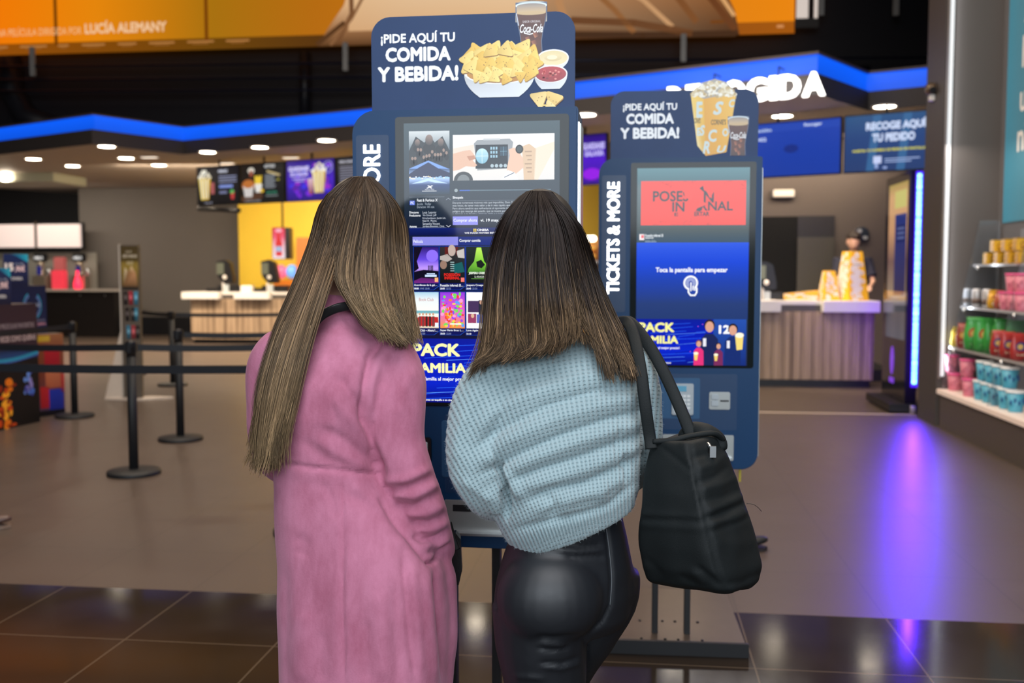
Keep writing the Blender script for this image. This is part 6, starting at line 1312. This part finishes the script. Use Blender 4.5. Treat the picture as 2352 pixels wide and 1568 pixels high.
def sc_pick(P):
    P.grad(0,0,1,1,[(0,(40,82,130)),(.4,(34,66,122)),(1,(36,60,110))],1)
    for x in (.35,.72): P.poly([(x,0),(x+.1,0),(x+.02,1),(x-.08,1)],(52,100,150),1.3)
    P.text('RECOGE AQUÍ',.26,.10,.985,.30,(206,220,250),3,.05); P.text('TU PEDIDO',.34,.335,.86,.49,(206,220,250),3,.05); P.text('MUESTRA TU NÚMERO DE PEDIDO EN PANTALLA',.10,.60,.985,.655,(226,220,60),3,.03)
    P.rect(.36,.74,.46,.87,(200,210,246),2.4); P.rect(.38,.87,.42,.96,(150,170,220),2.4); P.rect(.48,.93,.53,.97,(150,170,220),2.4)
    for r in range(2): P.rect(.50,.79+.05*r,.92-.1*r,.81+.05*r,(160,180,224),2.6)
mscreen(1640,12.98,1926,12.08,'plain blue order status screen above the pick-up counter',sc_blue); mscreen(1931,12.06,2124,11.58,'blue screen with pick-up message in white letters at right',sc_pick)
# ================================================================ PICK-UP SIGN LETTERS hung before the canopy
A3 = onz(1320,187,ZT); B3 = onz(1880,122,ZT); dr = (B3-A3); dr.z = 0; dr.normalize(); nn = Vector((dr.y,-dr.x,0)); 
def on_edge(px, off):      # point of the canopy front line under column px, moved out by off
    k = (px-1176)/FPX; a = A3+nn*off; t_ = (k*a.y-a.x)/(dr.x-k*dr.y); p = a+dr*t_; p.z = 0; return p
pa = on_edge(1530,.18); pb = on_edge(1884,.18); W_ = (pb-pa).length; rz = math.atan2(dr.y,dr.x)
zb_ = at(1850,218,pb.y).z; zt_ = at(1850,163,pb.y).z
t = thing('pickup_sign', 'glowing white RECOGIDA letters hanging before the blue canopy edge', 'sign', pa+Vector((0,0,zb_)), rz)
word = 'RECOGIDA'; wd = [.80,.70,.86,.98,.92,.32,.90,.96]; tot = sum(wd)+.13*7; x = 0
for ch,w_ in zip(word, wd):
    a, f, _ = glyphs(ch, .03); w2 = W_*w_/tot; n = len(a); b = MB(); hh = zt_-zb_
    b.add([(x+p[0]*w2, -.03, p[1]*hh) for p in a]+[(x+p[0]*w2, .03, p[1]*hh) for p in a], [list(q) for q in f]+[[n+i for i in q][::-1] for q in f])
    from collections import Counter
    ec = Counter(tuple(sorted((q[i],q[(i+1)%len(q)]))) for q in f for i in range(len(q)))
    for (i,j),c in ec.items():
        if c == 1: b.f.append([i,j,n+j,n+i]); b.m.append(0); b.sm.append(False)
    b.build('letter', M_LETTER, t); x += W_*(w_+.13)/tot
for k in (.31,.72):
    b = MB(); b.tube([(W_*k,0,hh),(W_*k,0,hh+.10)],.008,8); b.tube([(W_*k,0,hh+.10),(W_*k,.2,hh+.10)],.008,8); b.build('hanger', M_BLACK, t)
# ================================================================ PICK-UP COUNTER GOODS AND EMPLOYEE
M_YB = attr_mat('popcorn_carton', .5)
def carton(label, loc, rz, h, w0, w1, group=None, rx=0, ry=0):
    t = thing('popcorn_box', label, 'popcorn box', loc, rz, group or 'yellow and white popcorn boxes'); t.rotation_euler = (rx,ry,rz)
    b = MB(); b.add([(sx*w0/2,sy*w0/2,0) for sx,sy in ((-1,-1),(1,-1),(1,1),(-1,1))]+[(sx*w1/2,sy*w1/2,h) for sx,sy in ((-1,-1),(1,-1),(1,1),(-1,1))], [(0,1,5,4),(1,2,6,5),(2,3,7,6),(3,0,4,7),(4,5,6,7),(0,3,2,1)]); bd = b.build('carton', pm('yellow_carton',(.86,.48,.02,1),.5,nz=.05), t, bevel=.004)
    rg = random.Random(int(h*1000+loc[0]*100))
    for side in range(3):                      # white printed letters and stripes, each face
        P = Print((0,0,1,1),(-.5,1,.5,0)); P.EPS = .003
        for i in range(12):
            x0 = rg.uniform(.02,.62); y0 = .03+.077*i; s = rg.choice('CORNSE'); P.text(s,x0,y0,x0+.36,y0+.14,(235,228,215),1+.1*i,.05,rg.uniform(-.3,.3))
        P.rect(.25,.40,.75,.44,(120,84,20),1.2)
        me_v = []
        for (x,y,z) in P.v:
            w = w0+(w1-w0)*z; v = Vector((x*w, -(w/2+.0025)+y*.3, z*h)); a_ = {0:0,1:PI/2,2:-PI/2}[side]; me_v.append((v.x*math.cos(a_)-v.y*math.sin(a_), v.x*math.sin(a_)+v.y*math.cos(a_), v.z))
        P.v = me_v; P.build('carton_print', M_YB, bd)
    return t
DC = 12.95; rzh = -YAW
for i in range(3): carton(('lowest','middle','topmost')[i]+' carton of the tall upside-down popcorn box stack on the pick-up counter', tuple(hall(hx(1955,DC),DC,1.085+.105*i)), rzh+.40, .40, .30-.02*i, .215-.02*i)
carton('single upside-down popcorn box left of the tall stack', tuple(hall(hx(1902,DC),DC,1.085)), rzh+.2, .37, .215, .12)
c1 = carton('popcorn boxes lying on their side on the pick-up counter', tuple(hall(hx(1800,DC),DC,1.085+.045)), rzh, .42, .07, .11, None, 0, math.radians(87))
# employee
mb = MB(); hbox(mb, hx(1450,13.6), hx(2060,13.6), 13.55, 15.2, 0, .15); struct('trim_4', mb, M_DARKW)
pe = hall(hx(1957,13.75),13.75,.15); OFFE = tuple(pe); em = thing('person', 'young man with short dark hair in a navy polo behind the popcorn stack, looking down', 'person', pe)
V3 = lambda x,y,z: pe+Vector((x,y,z))
J = dict(pelvis=V3(.03,.05,1.0), waist=V3(.03,.03,1.15), chest=V3(.02,0,1.36), neck=V3(0,-.02,1.50), skull=V3(-.02,-.06,1.66), shL=V3(.19,.02,1.44), elL=V3(.24,-.10,1.16), wrL=V3(.13,-.30,1.10), shR=V3(-.19,.02,1.44), elR=V3(-.24,-.08,1.16), wrR=V3(-.12,-.28,1.12),
    hipL=V3(.10,.06,.92), knL=V3(.11,.05,.50), anL=V3(.11,.08,.10), hipR=V3(-.09,.06,.92), knR=V3(-.10,.05,.50), anR=V3(-.10,.08,.10), ftL=Vector((.1,-1,0)).normalized(), ftR=Vector((-.1,-1,0)).normalized(), upL=Vector((0,0,1)), upR=Vector((0,0,1)))
HE = V3(-.03,-.075,1.69); mb = body(J, HE, .245, 170, -20, 0); me = remesh(mb, .008, 2); finish(me, 'body', M_SKIN, em, OFFE)
s_ = MB(); s_.rings([[pe+Vector((cx+a*math.cos(k*PI/12),cy+b_*math.sin(k*PI/12),z)) for k in range(24)] for z,a,b_,cx,cy in ((.92,.17,.12,.03,.05),(1.15,.17,.125,.03,.03),(1.34,.20,.13,.02,0),(1.43,.19,.11,.01,0),(1.49,.09,.08,0,-.01),(1.53,.066,.066,0,-.02))])
for a_,b_ in (('shL','elL'),('shR','elR')): s_.tube([J[a_]+(J['chest']-J[a_])*.3, J[a_], J[a_]*.45+J[b_]*.55, J[a_]*.25+J[b_]*.75],[.075,.082,.072,.07],16)
me = remesh(s_, .008, 5); finish(me, 'polo_shirt', pm('navy_polo',(.012,.014,.035,1),.8,nz=.1), em, OFFE)
s_ = MB()
for q in 'LR': s_.tube([J['pelvis']*.4+J['hip'+q]*.6+Vector((0,0,.06)), J['hip'+q], J['kn'+q], J['an'+q]+Vector((0,0,-.04))],[.115,.105,.075,.06],16)
me = remesh(s_, .01, 4); finish(me, 'trousers', pm('black_trousers',(.01,.01,.012,1),.8,nz=.1), em, OFFE)
hm = MB(); hm.ball(HE+Vector((0.0,-.016,.064)),(.086,.103,.076),0,28,18); rgv = np.random.RandomState(5); hme = remesh(hm, .006, 1); noise_disp(hme, .010, 60, 2); finish(hme, 'hair', pm('short_dark_hair',(.018,.010,.007,1),.6,nz=.3,nscale=90), em, OFFE)
b = MB()
for sx in (-1,1): b.tube([HE+Vector((sx*.015-.012,-.088,.012)),HE+Vector((sx*.035-.012,-.088,.020)),HE+Vector((sx*.056-.012,-.070,.012))],.005,6)
b.build('eyebrows', pm('short_dark_hair',(0,0,0,1)), em, off=OFFE)
b = MB(); b.lathe([(.018,0),(.018,.004)],14); o = b.build('badge', pm('gold_badge',(.7,.5,.1,1),.3,.6,nz=.05), em); o.rotation_euler = (PI/2,0,0); o.location = (-.10,-.125,1.36)
# wall fittings
D = DR-.01; t = thing('emergency_light', 'pale bulkhead emergency light on the wall above the dark doorway', 'light fitting', hall(hx(1792,D),D,zz(1792,445,D)), -YAW)
b = MB(); b.prism(rrect(-.18,.17,-.06,.06,.02,4),-.06,0); b.build('housing', pm('grey_housing',(.10,.09,.085,1),.5,nz=.05), t, bevel=.006)
b = MB(); b.prism(rrect(-.14,.165,-.05,.055,.02,4),-.085,-.06); b.build('diffuser', pm('opal_diffuser',(.75,.68,.58,1),.4,emit=(1,.85,.65,1),es=.35), t, bevel=.01)
t = thing('wall_disc', 'round dark disc with pale marks on the wall behind the employee', 'wall sign', hall(hx(1974,D),D,zz(1974,538,D)), -YAW)
b = MB(); b.lathe([(.11,0),(.11,.03),(.10,.035)],28); o = b.build('disc', pm('slate_disc',(.03,.04,.06,1),.3,nz=.1), t); o.rotation_euler = (PI/2,0,0)
for x,z in ((-.03,.05),(.05,-.05)):
    b = MB(); b.prism(rrect(x-.03,x+.03,z-.022,z+.022,.012,4),-.042,-.036); b.build('pale_mark', pm('pale_mark',(.5,.52,.56,1),.4,nz=.05), t)
# ================================================================ LED TOTEM
TD0, TD1, TL0, TL1 = 10.46, 11.40, 2.77, 2.885
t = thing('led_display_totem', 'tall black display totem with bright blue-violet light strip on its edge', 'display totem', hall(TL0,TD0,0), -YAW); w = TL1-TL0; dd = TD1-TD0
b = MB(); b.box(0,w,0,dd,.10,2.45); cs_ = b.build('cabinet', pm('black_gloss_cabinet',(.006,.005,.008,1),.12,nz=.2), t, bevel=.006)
b = MB(); b.prism([(-.16,-.06),(w+.02,-.06),(w+.02,dd+.06),(-.16,dd+.02)],.02,.10,ax='z'); b.build('base_plate', M_BLACK, t, bevel=.005)
b = MB(); b.tube([(.04,-.05,.045),(.09,-.05,.045)],.045,18); b.build('caster', pm('grey_caster',(.25,.22,.25,1),.3,nz=.1), t)
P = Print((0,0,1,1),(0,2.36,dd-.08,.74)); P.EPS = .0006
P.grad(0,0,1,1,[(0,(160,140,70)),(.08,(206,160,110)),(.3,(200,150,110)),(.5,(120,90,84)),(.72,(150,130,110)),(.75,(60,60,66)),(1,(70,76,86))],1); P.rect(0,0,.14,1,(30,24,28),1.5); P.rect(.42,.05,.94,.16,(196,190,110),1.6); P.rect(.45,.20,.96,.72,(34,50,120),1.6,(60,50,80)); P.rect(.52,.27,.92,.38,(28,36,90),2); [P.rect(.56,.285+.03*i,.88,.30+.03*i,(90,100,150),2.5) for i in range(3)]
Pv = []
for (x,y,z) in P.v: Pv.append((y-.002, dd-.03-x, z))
P.v = Pv; mp_ = attr_mat('poster_and_reflection', .06, .95, False); P.build('poster', mp_, cs_)  # poster glow also carries the reflections in the glass
b = MB(); b.prism([(dd*.55+.07*math.cos(a),.50+.15*math.sin(a)) for a in np.linspace(0,2*PI,22)],-.004,0,ax='x'); b.prism(rrect(dd*.55-.09,dd*.55+.09,.26,.32,.015,3),-.004,0,ax='x'); b.build('led_reflection', pm('violet_led_reflection',(.15,.05,.5,1),.2,emit=(.22,.04,.9,1),es=.5,nz=.2), cs_)  # reflection of the LED strip in the gloss panel, put in as a glowing shape
def strip_mat():
    m = bpy.data.materials.new('blue_violet_led'); m.use_nodes = True; nt = m.node_tree; N = nt.nodes; b = N['Principled BSDF']
    tc = N.new('ShaderNodeTexCoord'); mp = N.new('ShaderNodeMapping'); mp.inputs['Scale'].default_value = (0,0,26); nt.links.new(tc.outputs['Object'], mp.inputs[0])
    n = N.new('ShaderNodeTexNoise'); n.inputs['Scale'].default_value = 1.0; nt.links.new(mp.outputs[0], n.inputs['Vector'])
    r = N.new('ShaderNodeValToRGB'); r.color_ramp.elements[0].position = .4; r.color_ramp.elements[0].color = (.03,.22,1,1); r.color_ramp.elements[1].position = .62; r.color_ramp.elements[1].color = (.16,.60,1,1)
    nt.links.new(n.outputs['Fac'], r.inputs[0]); nt.links.new(r.outputs[0], b.inputs['Emission Color']); b.inputs['Emission Strength'].default_value = 3.2; return m
b = MB(); b.box(w*.58,w*.58+.044,-.016,0,.30,2.42); b.build('light_strip', strip_mat(), t, bevel=.008)
b = MB(); b.box(w*.58-.012,w*.58+.056,-.006,0,.27,2.44); b.build('glow_channel', pm('violet_channel',(.05,.01,.3,1),.4,emit=(.06,.01,1,1),es=1.3), t)
# ================================================================ RETAIL SHELF in the alcove
SF = {0:(LA,.36),1:(LA+.085,.75),2:(LA+.17,1.12),3:(LA+.275,1.50)}
DS0, DS1 = 5.6, 9.56
t = thing('retail_shelf', 'stepped snack shelf with clear shelves and lit pale base at the right edge', 'shelf unit', hall(LA,DS1,0), -YAW)
b = MB(); b.box(.012,.49,DS0-DS1,0,0,.31); b.build('plinth', pm('plinth_taupe',(.085,.070,.062,1),.5,nz=.06), t)
b = MB(); b.box(-.012,.495,DS0-DS1,.03,.31,.355); b.build('base_board', pm('peach_white_board',(.80,.66,.57,1),.4,emit=(1,.76,.62,1),es=.20), t, bevel=.004)
M_CLEAR = pm('clear_acrylic',(.75,.78,.82,1),.06,trans=.9,nz=.02)
for k in (1,2,3):
    l,z = SF[k]; b = MB(); b.box(l-LA,.495,DS0-DS1,0,z-.012,z); sh = b.build('shelf_board', M_CLEAR, t)
    b = MB(); b.box(l-LA-.004,l-LA,DS0-DS1,0,z-.018,z+.004); b.build('shelf_edge', pm('bright_edge',(.6,.6,.62,1),.15,.4,nz=.05), sh)
    for d in (-.12,-1.3):
        b = MB(); b.ball((l-LA-.004,d,z-.03),(.014,.014,.018),0,12,8); b.build('shelf_clip', pm('chrome_clip',(.9,.9,.88,1),.1,.9,nz=.02), sh)
for d in (0.0,-1.2):
    b = MB(); b.prism([(.02,.355),(.315,1.90),(.49,1.90),(.49,.355)],0,.006); b.v = [(v[0],v[1]+d,v[2]) for v in b.v]; b.build('side_glass', pm('clear_side',(.8,.85,.9,1),.05,trans=.95,nz=.02), t)
b = MB(); b.box(.47,.492,DS0-DS1,-.55,.40,1.80); b.build('lit_back', pm('pale_back_panel',(.10,.09,.09,1),.5,emit=(1,.95,.95,1),es=.03,nz=.03), t)
def solve(px, l): k = (px-1176)/FPX; return (math.cos(YAW)*l + math.sin(YAW)*k*l)/(math.cos(YAW)*k - math.sin(YAW))
PROT = {}
def good(kind, px, lvl, dl, dz, label, cat, group, build, rz=0):
    l,z = SF[lvl]; l += dl; D = solve(px, l); loc = hall(l, D, z+dz+.0005)
    if lvl == 0: loc.z = .3555+dz
    if kind not in PROT:
        o = thing(kind.split('|')[0], label, cat, loc, -YAW+rz, group); build(o); PROT[kind] = o; return
    s = PROT[kind]; o = s.copy(); COL.objects.link(o); o.location = loc; o.rotation_euler = (0,0,-YAW+rz); o['label'] = label
    for ch in list(s.children):
        c = ch.copy(); COL.objects.link(c); c.parent = o
        for g2 in ch.children: d = g2.copy(); COL.objects.link(d); d.parent = c
def b_tin(o):
    b = MB(); b.prism(rrect(-.05,.05,0,.098,.008,3),-.05,.05); bd = b.build('tin_body', pm('yellow_tin',(.80,.46,.03,1),.35,nz=.08), o, bevel=.006)
    b = MB(); b.box(-.051,.051,-.051,.051,.098,.104); b.build('lid', pm('gold_lid',(.55,.32,.03,1),.35,.3,nz=.08), o, bevel=.002)
    for k in range(2):
        P = Print((0,0,1,1),(-.04,.09,.04,.01)); P.ell(.5,.5,.28,.3,(150,96,20),1,16); P.ell(.5,.5,.2,.22,(226,170,50),2,16); P.rect(.2,.84,.8,.92,(120,70,16),2); q = P.build('tin_print', M_PRINT, bd, y=-.0505)
        if k: q.rotation_euler = (0,0,-PI/2)
def b_cup(col, lid, h=.15, r=.062):
    def f(o):
        b = MB(); b.lathe([(r*.78,0),(r*.80,.004),(r,h*.93),(r*.97,h*.93)],24); b.build('cup', pm('cup_%s'%lid[0],col,.35,nz=.12,nscale=25), o)
        b = MB(); b.lathe([(r*1.06,h*.90),(r*1.08,h*.93),(r*1.06,h),(r*.9,h*1.005)],24); b.build('lid', pm('lid_%s'%lid[0],lid[1],.35,nz=.05), o)
        P = Print((0,0,1,1),(-1,1,1,0)); 
        b = MB()
        for k in range(6): a = -PI/2-.9+k*.5; b.ball((r*.93*math.cos(a),r*.93*math.sin(a),h*(.45+.12*(k%2))),(r*.14,r*.14,h*.12),0,8,6)
        b.build('cup_print', pm('cup_print_%s'%lid[0],lid[2],.4,nz=.1), o)
    return f
def b_tub(o):
    b = MB(); b.lathe([(.034,0),(.036,.004),(.040,.09),(.038,.15),(.030,.165)],20); b.build('tub', pm('silver_white_tub',(.62,.60,.60,1),.25,.3,nz=.25,nscale=14), o)
    b = MB(); b.lathe([(.037,.03),(.0395,.03),(.0405,.075),(.038,.075)],20); b.build('label_band', pm('brown_band',(.14,.09,.07,1),.5,nz=.3,nscale=30), o)
def b_bag(name, col, spot, h=.24, w=.16, d=.07):
    def f(o):
        R = []
        for z,a,c in ((0,.72,.45),(.03,.88,.9),(.10,1,1.1),(.20,.94,.95),(.29,.80,.55),(.345,.70,.12),(.38,.78,.05)):
            z = z/.38*h; R.append([(w/2*a*math.copysign(abs(math.cos(q))**.9,math.cos(q)), d/2*c*math.copysign(abs(math.sin(q))**.8,math.sin(q))+.01*math.sin(z*60), z) for q in [2*PI*k/28 for k in range(28)]])
        b = MB(); b.rings(R); bd = b.build('pouch', pm('foil_%s'%name,col,.28,nz=.25,nscale=18,bump=.5,bscale=40), o)
        P = Print((0,0,1,1),(-w*.38,h*.72,w*.38,h*.14)); P.ell(.5,.35,.42,.3,spot,1,18); P.ell(.45,.36,.25,.18,(230,190,110),2,14); P.text('PIK',.2,.7,.8,.92,(245,235,200),2,.05); q = P.build('pouch_print', M_PRINT, bd, y=-d*.51)
    return f
G3 = 'yellow tins on the top shelf'
for i,px in enumerate((2272,2297,2322,2346)): good('snack_tin', px, 3, .03, 0, 'yellow cube tin, %s in the lower row on the top shelf'%('first from left','second from left','third from left','at the picture edge')[i], 'tin', G3, b_tin)
for i,px in enumerate((2287,2313,2340)): good('snack_tin', px, 3, .03, .105, 'yellow cube tin stacked on the lower row, %s of the upper three'%('left','middle','right')[i], 'tin', G3, b_tin)
PB = ('pink',(.85,.10,.30,1),(.75,.25,.32,1)); BB = ('white',(.85,.87,.88,1),(.02,.10,.30,1))
for i,px in enumerate((2222,2242,2266)): good('snack_tub', px, 2, .08, 0, 'silver white tub on the second shelf, %s of three'%('leftmost','middle','rightmost')[i], 'tub', 'silver tubs on the second shelf', b_tub)
good('snack_pouch|y', 2281, 2, .08, 0, 'yellow snack pouch beside the silver tubs', 'snack bag', 'pouches on the second shelf', b_bag('yellow',(.80,.42,.03,1),(190,60,30),.16,.10))
good('snack_pouch|r', 2297, 2, .07, 0, 'reddish snack pouch between yellow pouch and pink cups', 'snack bag', 'pouches on the second shelf', b_bag('russet',(.45,.10,.06,1),(230,160,60),.16,.10))
for i,px in enumerate((2312,2330,2348)): good('candy_cup|p', px, 2, .08, 0, 'pink candy cup, %s in the lower tier on the second shelf'%('left','middle','right')[i], 'cup', 'pink cups on the second shelf', b_cup((.70,.20,.28,1),PB))
for i,px in enumerate((2326,2345)): good('candy_cup|p', px, 2, .08, .1515, 'pink candy cup stacked on top on the second shelf, %s one'%('left','right')[i], 'cup', 'pink cups on the second shelf', b_cup((.70,.20,.28,1),PB))
good('snack_pouch|y2', 2198, 1, .06, 0, 'yellow snack pouch at the left end of the third shelf', 'snack bag', 'pouches on the third shelf', b_bag('lemon',(.75,.60,.05,1),(180,50,30),.18,.10), .3)
good('snack_pouch|b', 2214, 1, .08, 0, 'brown-red snack pouch behind the yellow one on the third shelf', 'snack bag', 'pouches on the third shelf', b_bag('brown',(.34,.06,.04,1),(200,120,50),.22,.12), -.2)
for i,(px,dl) in enumerate(((2240,.07),(2262,.10),(2284,.16),(2304,.17),(2336,.2))): good('snack_pouch|g', px, 1, dl, 0, 'large green snack pouch on the third shelf, number %s from left'%('one','two','three','four','five')[i], 'snack bag', 'green pouches on the third shelf', b_bag('green',(.05,.34,.06,1),(190,70,30),.29,.18,.09), .15*(i%3-1))
for i,px in enumerate((2296,2318,2342)): good('snack_pouch|d', px, 1, .055, 0, 'red snack pouch in the front row of the third shelf, %s'%('left','middle','right')[i], 'snack bag', 'red pouches on the third shelf', b_bag('red',(.42,.035,.03,1),(40,60,130),.21,.13), .2*(i-1))
for i,(px,dl) in enumerate(((2172,.13),(2198,.11),(2216,.19),(2233,.10))): good('popcorn_bucket|p', px, 0, dl, 0, 'pink lidded bucket on the lit base board, %s'%('leftmost','second','behind the front ones','rightmost, nearest the blue cups')[i], 'bucket', 'pink buckets on the base board', b_cup((.72,.22,.26,1),PB,.155,.064))
for i,(px,dl) in enumerate(((2191,.13),(2226,.12))): good('popcorn_bucket|p', px, 0, dl, .157, 'pink lidded bucket stacked on the others, %s of the upper two'%('left','right')[i], 'bucket', 'pink buckets on the base board', b_cup((.72,.22,.26,1),PB,.155,.064))
for i,px in enumerate((2260,2279,2299,2319,2340)): good('popcorn_bucket|b', px, 0, .12, 0, 'blue cup with white lid in the lower tier, %s from left'%('first','second','third','fourth','fifth')[i], 'cup', 'blue cups on the base board', b_cup((.09,.42,.58,1),BB,.165,.066))
for i,px in enumerate((2266,2285,2304,2325)): good('popcorn_bucket|b', px, 0, .13, .167, 'blue cup with white lid in the upper tier, %s from left'%('first','second','third','fourth')[i], 'cup', 'blue cups on the base board', b_cup((.09,.42,.58,1),BB,.165,.066))
# teal banner on the alcove wall
lb = AL-.012; Dn = solve(2296, lb); zlo = zz(2296,512,Dn) if False else at(2296,512,hall(lb,Dn).y).z
t = thing('wall_banner', 'teal wall banner with pale serif-like letters at the upper right edge', 'banner', hall(lb,Dn,zlo), -YAW)
b = MB(); b.box(0,.008,-2.6,0,0,4.0); bn = b.build('sheet', pm('teal_sheet',(.028,.165,.225,1),.6,emit=(.06,.42,.55,1),es=.04,nz=.06), t)
P = Print((0,0,1,1),(0,0,1,1)); P.v = []
def ban(s, pxl, pyt, pyb):
    l = lb-.002; D0 = solve(pxl,l); y = hall(l,D0).y; zt = at(pxl,pyt,y).z-zlo; zb = at(pxl,pyb,y).z-zlo; a, f, sz = glyphs(s, .02); hh = zt-zb; ww = hh*sz[0]/sz[1]*.95; b0 = len(P.v)
    for p in a: P.v.append((-.003, (D0-Dn)-p[0]*ww, zb+p[1]*hh)); P.c.append(rgb(236,226,214))
    P.f.extend([[b0+i for i in q] for q in f])
ban('A tu', 2331, -20, 52); ban('lectura', 2329, 82, 156); ban('un', 2327, 212, 258); ban('niño', 2324, 285, 350)
P.build('banner_lettering', M_PRINT, bn)
# security camera on the pillar side
cpos = hall(LA-.03, 9.95, at(2112,212,9.6).z); t = thing('security_camera', 'small security camera on the side of the right pillar', 'camera', cpos, -YAW)
b = MB(); b.box(-.02,.026,-.03,.03,-.09,-.03); b.build('bracket', M_WHITE, t, bevel=.006)
b = MB(); b.lathe([(.045,-.03),(.06,.0),(.055,.06),(.03,.075)],18); b.build('dome_body', pm('bronze_dome',(.12,.08,.05,1),.25,.3,nz=.2), t)
b = MB(); b.tube([(-.01,-.05,.01),(-.01,-.085,.0)],[.026,.03],14); b.build('lens', M_BLACK, t)
# brown shoe toe entering at the left edge
def shoe(sp_, rz, label, up_, so_):
    t = thing('shoe', label, 'shoe', sp_, rz)
    b = MB(); R = []
    for x,w,h,z0 in ((-.16,.03,.07,.004),(-.13,.04,.09,.0),(-.05,.044,.085,.0),(.03,.047,.06,.004),(.08,.045,.045,.012),(.115,.034,.036,.022),(.135,.012,.02,.030)): R.append([(x, w*math.cos(k*PI/9), z0+.014+h*(.5+.5*math.sin(k*PI/9))) for k in range(18)])
    b.rings(R); b.build('upper', up_, t)
    b = MB(); b.prism([(-.165,-.03),(-.1,-.047),(.05,-.05),(.11,-.036),(.138,0),(.11,.036),(.05,.05),(-.1,.047),(-.165,.03)],0,.018,ax='z'); b.build('sole', so_, t, bevel=.003)
shoe(Q(-30,1212), 0, 'brown leather shoe tip at the left picture edge on the floor', pm('brown_leather',(.10,.055,.045,1),.4,nz=.2), pm('tan_sole',(.22,.15,.11,1),.6,nz=.1))
shoe(Q(1702,1262), 0, 'dark shoe tip just showing on the floor right of the black tote', M_BLACKM, pm('dark_sole',(.03,.025,.03,1),.6,nz=.1))
# ================================================================ LIGHT
def area(name, loc, rot, sx, sy, power, col, spread=None):
    L = bpy.data.lights.new(name, 'AREA'); L.shape = 'RECTANGLE'; L.size = sx; L.size_y = sy; L.energy = power; L.color = col
    if spread: L.spread = math.radians(spread)
    o = bpy.data.objects.new(name, L); COL.objects.link(o); o.location = loc; o.rotation_euler = tuple(math.radians(a) for a in rot); return o
area('window_daylight', (-.5,-7.5,3.7), (80,0,0), 9, 3.4, 760, (.84,.92,1))
area('hall_fill', (-2.5,8.5,6.6), (0,0,0), 7, 4, 450, (1,.82,.64))  # unseen broad fill standing in for the overhead hall lights
area('hall_fill', (1.5,5.0,6.6), (0,0,0), 5, 3, 270, (1,.84,.68))
w = bpy.data.worlds.new('world'); sc.world = w; w.use_nodes = True
w.node_tree.nodes['Background'].inputs[0].default_value = (1,.86,.74,1); w.node_tree.nodes['Background'].inputs[1].default_value = .02

area('counter_fill', tuple(at(640,628,18.2)+Vector((0,0,1.9))), (40,0,0), 6, .6, 420, (1,.82,.6))  # added unseen area light brightening the walls behind the sales counter
area('counter_fill', tuple(at(1800,628,14.2)+Vector((0,0,1.9))), (40,0,0), 3, .5, 60, (1,.82,.62))  # added unseen fill for the wall behind the pick-up counter
area('led_spill_fill', tuple(hall(TL0+.085,TD0-.03,1.36)), (90,0,-math.degrees(YAW)+180),   .05, 2.1, 60, (.10,.012,1))
area('hall_fill', (.4,-1.2,5.2), (12,0,0), 4, 3, 230, (.97,.97,1))  # added unseen fill brightening the two women's backs from above
o = area('edge_glow', tuple(hall(LA+.06,D_F-.03,3.0)), (0,0,0), 5.0, .03, 9, (.85,.92,1)); o.rotation_euler = (Matrix.Rotation(-YAW,4,'Z') @ Matrix.Rotation(-PI/2-.5,4,'Z') @ Matrix.Rotation(PI/2,4,'X') @ Matrix.Rotation(PI/2,4,'Z')).to_euler()
bpy.context.scene.objects['led_spill_fill'].rotation_euler = (PI/2,0,PI-YAW)
o = area('led_spill_fill', tuple(hall(TL0+.03,TD1+.05,1.3)), (90,0,0), .05, 2.1, 3, (.16,.02,1), 110); o.rotation_euler = (PI/2,0,-YAW+.25)  # added violet lamp behind the totem tinting popcorn and employee; no strip there
area('bar_fill', tuple(hall(hx(60,20.2),20.2,3.2)), (25,0,0), 3, .3, 45, (1,.88,.72))  # added unseen fill brightening the drink taps and splashback
area('shelf_fill', tuple(hall(LA+.15,8.8,2.6)), (0,0,0), .3, 1.5, 7, (1,.9,.82))  # added unseen light above the shelf, standing in for under-shelf lighting
o = area('led_spill_fill', tuple(hall(hx(2014,12.75)-.04,12.30,.60)), (90,0,0), .04, 1.0, 1.6, (.16,.02,1)); o.rotation_euler = (PI/2,0,-YAW-.05)  # added free-standing violet lamp tinting the counter end; no strip here
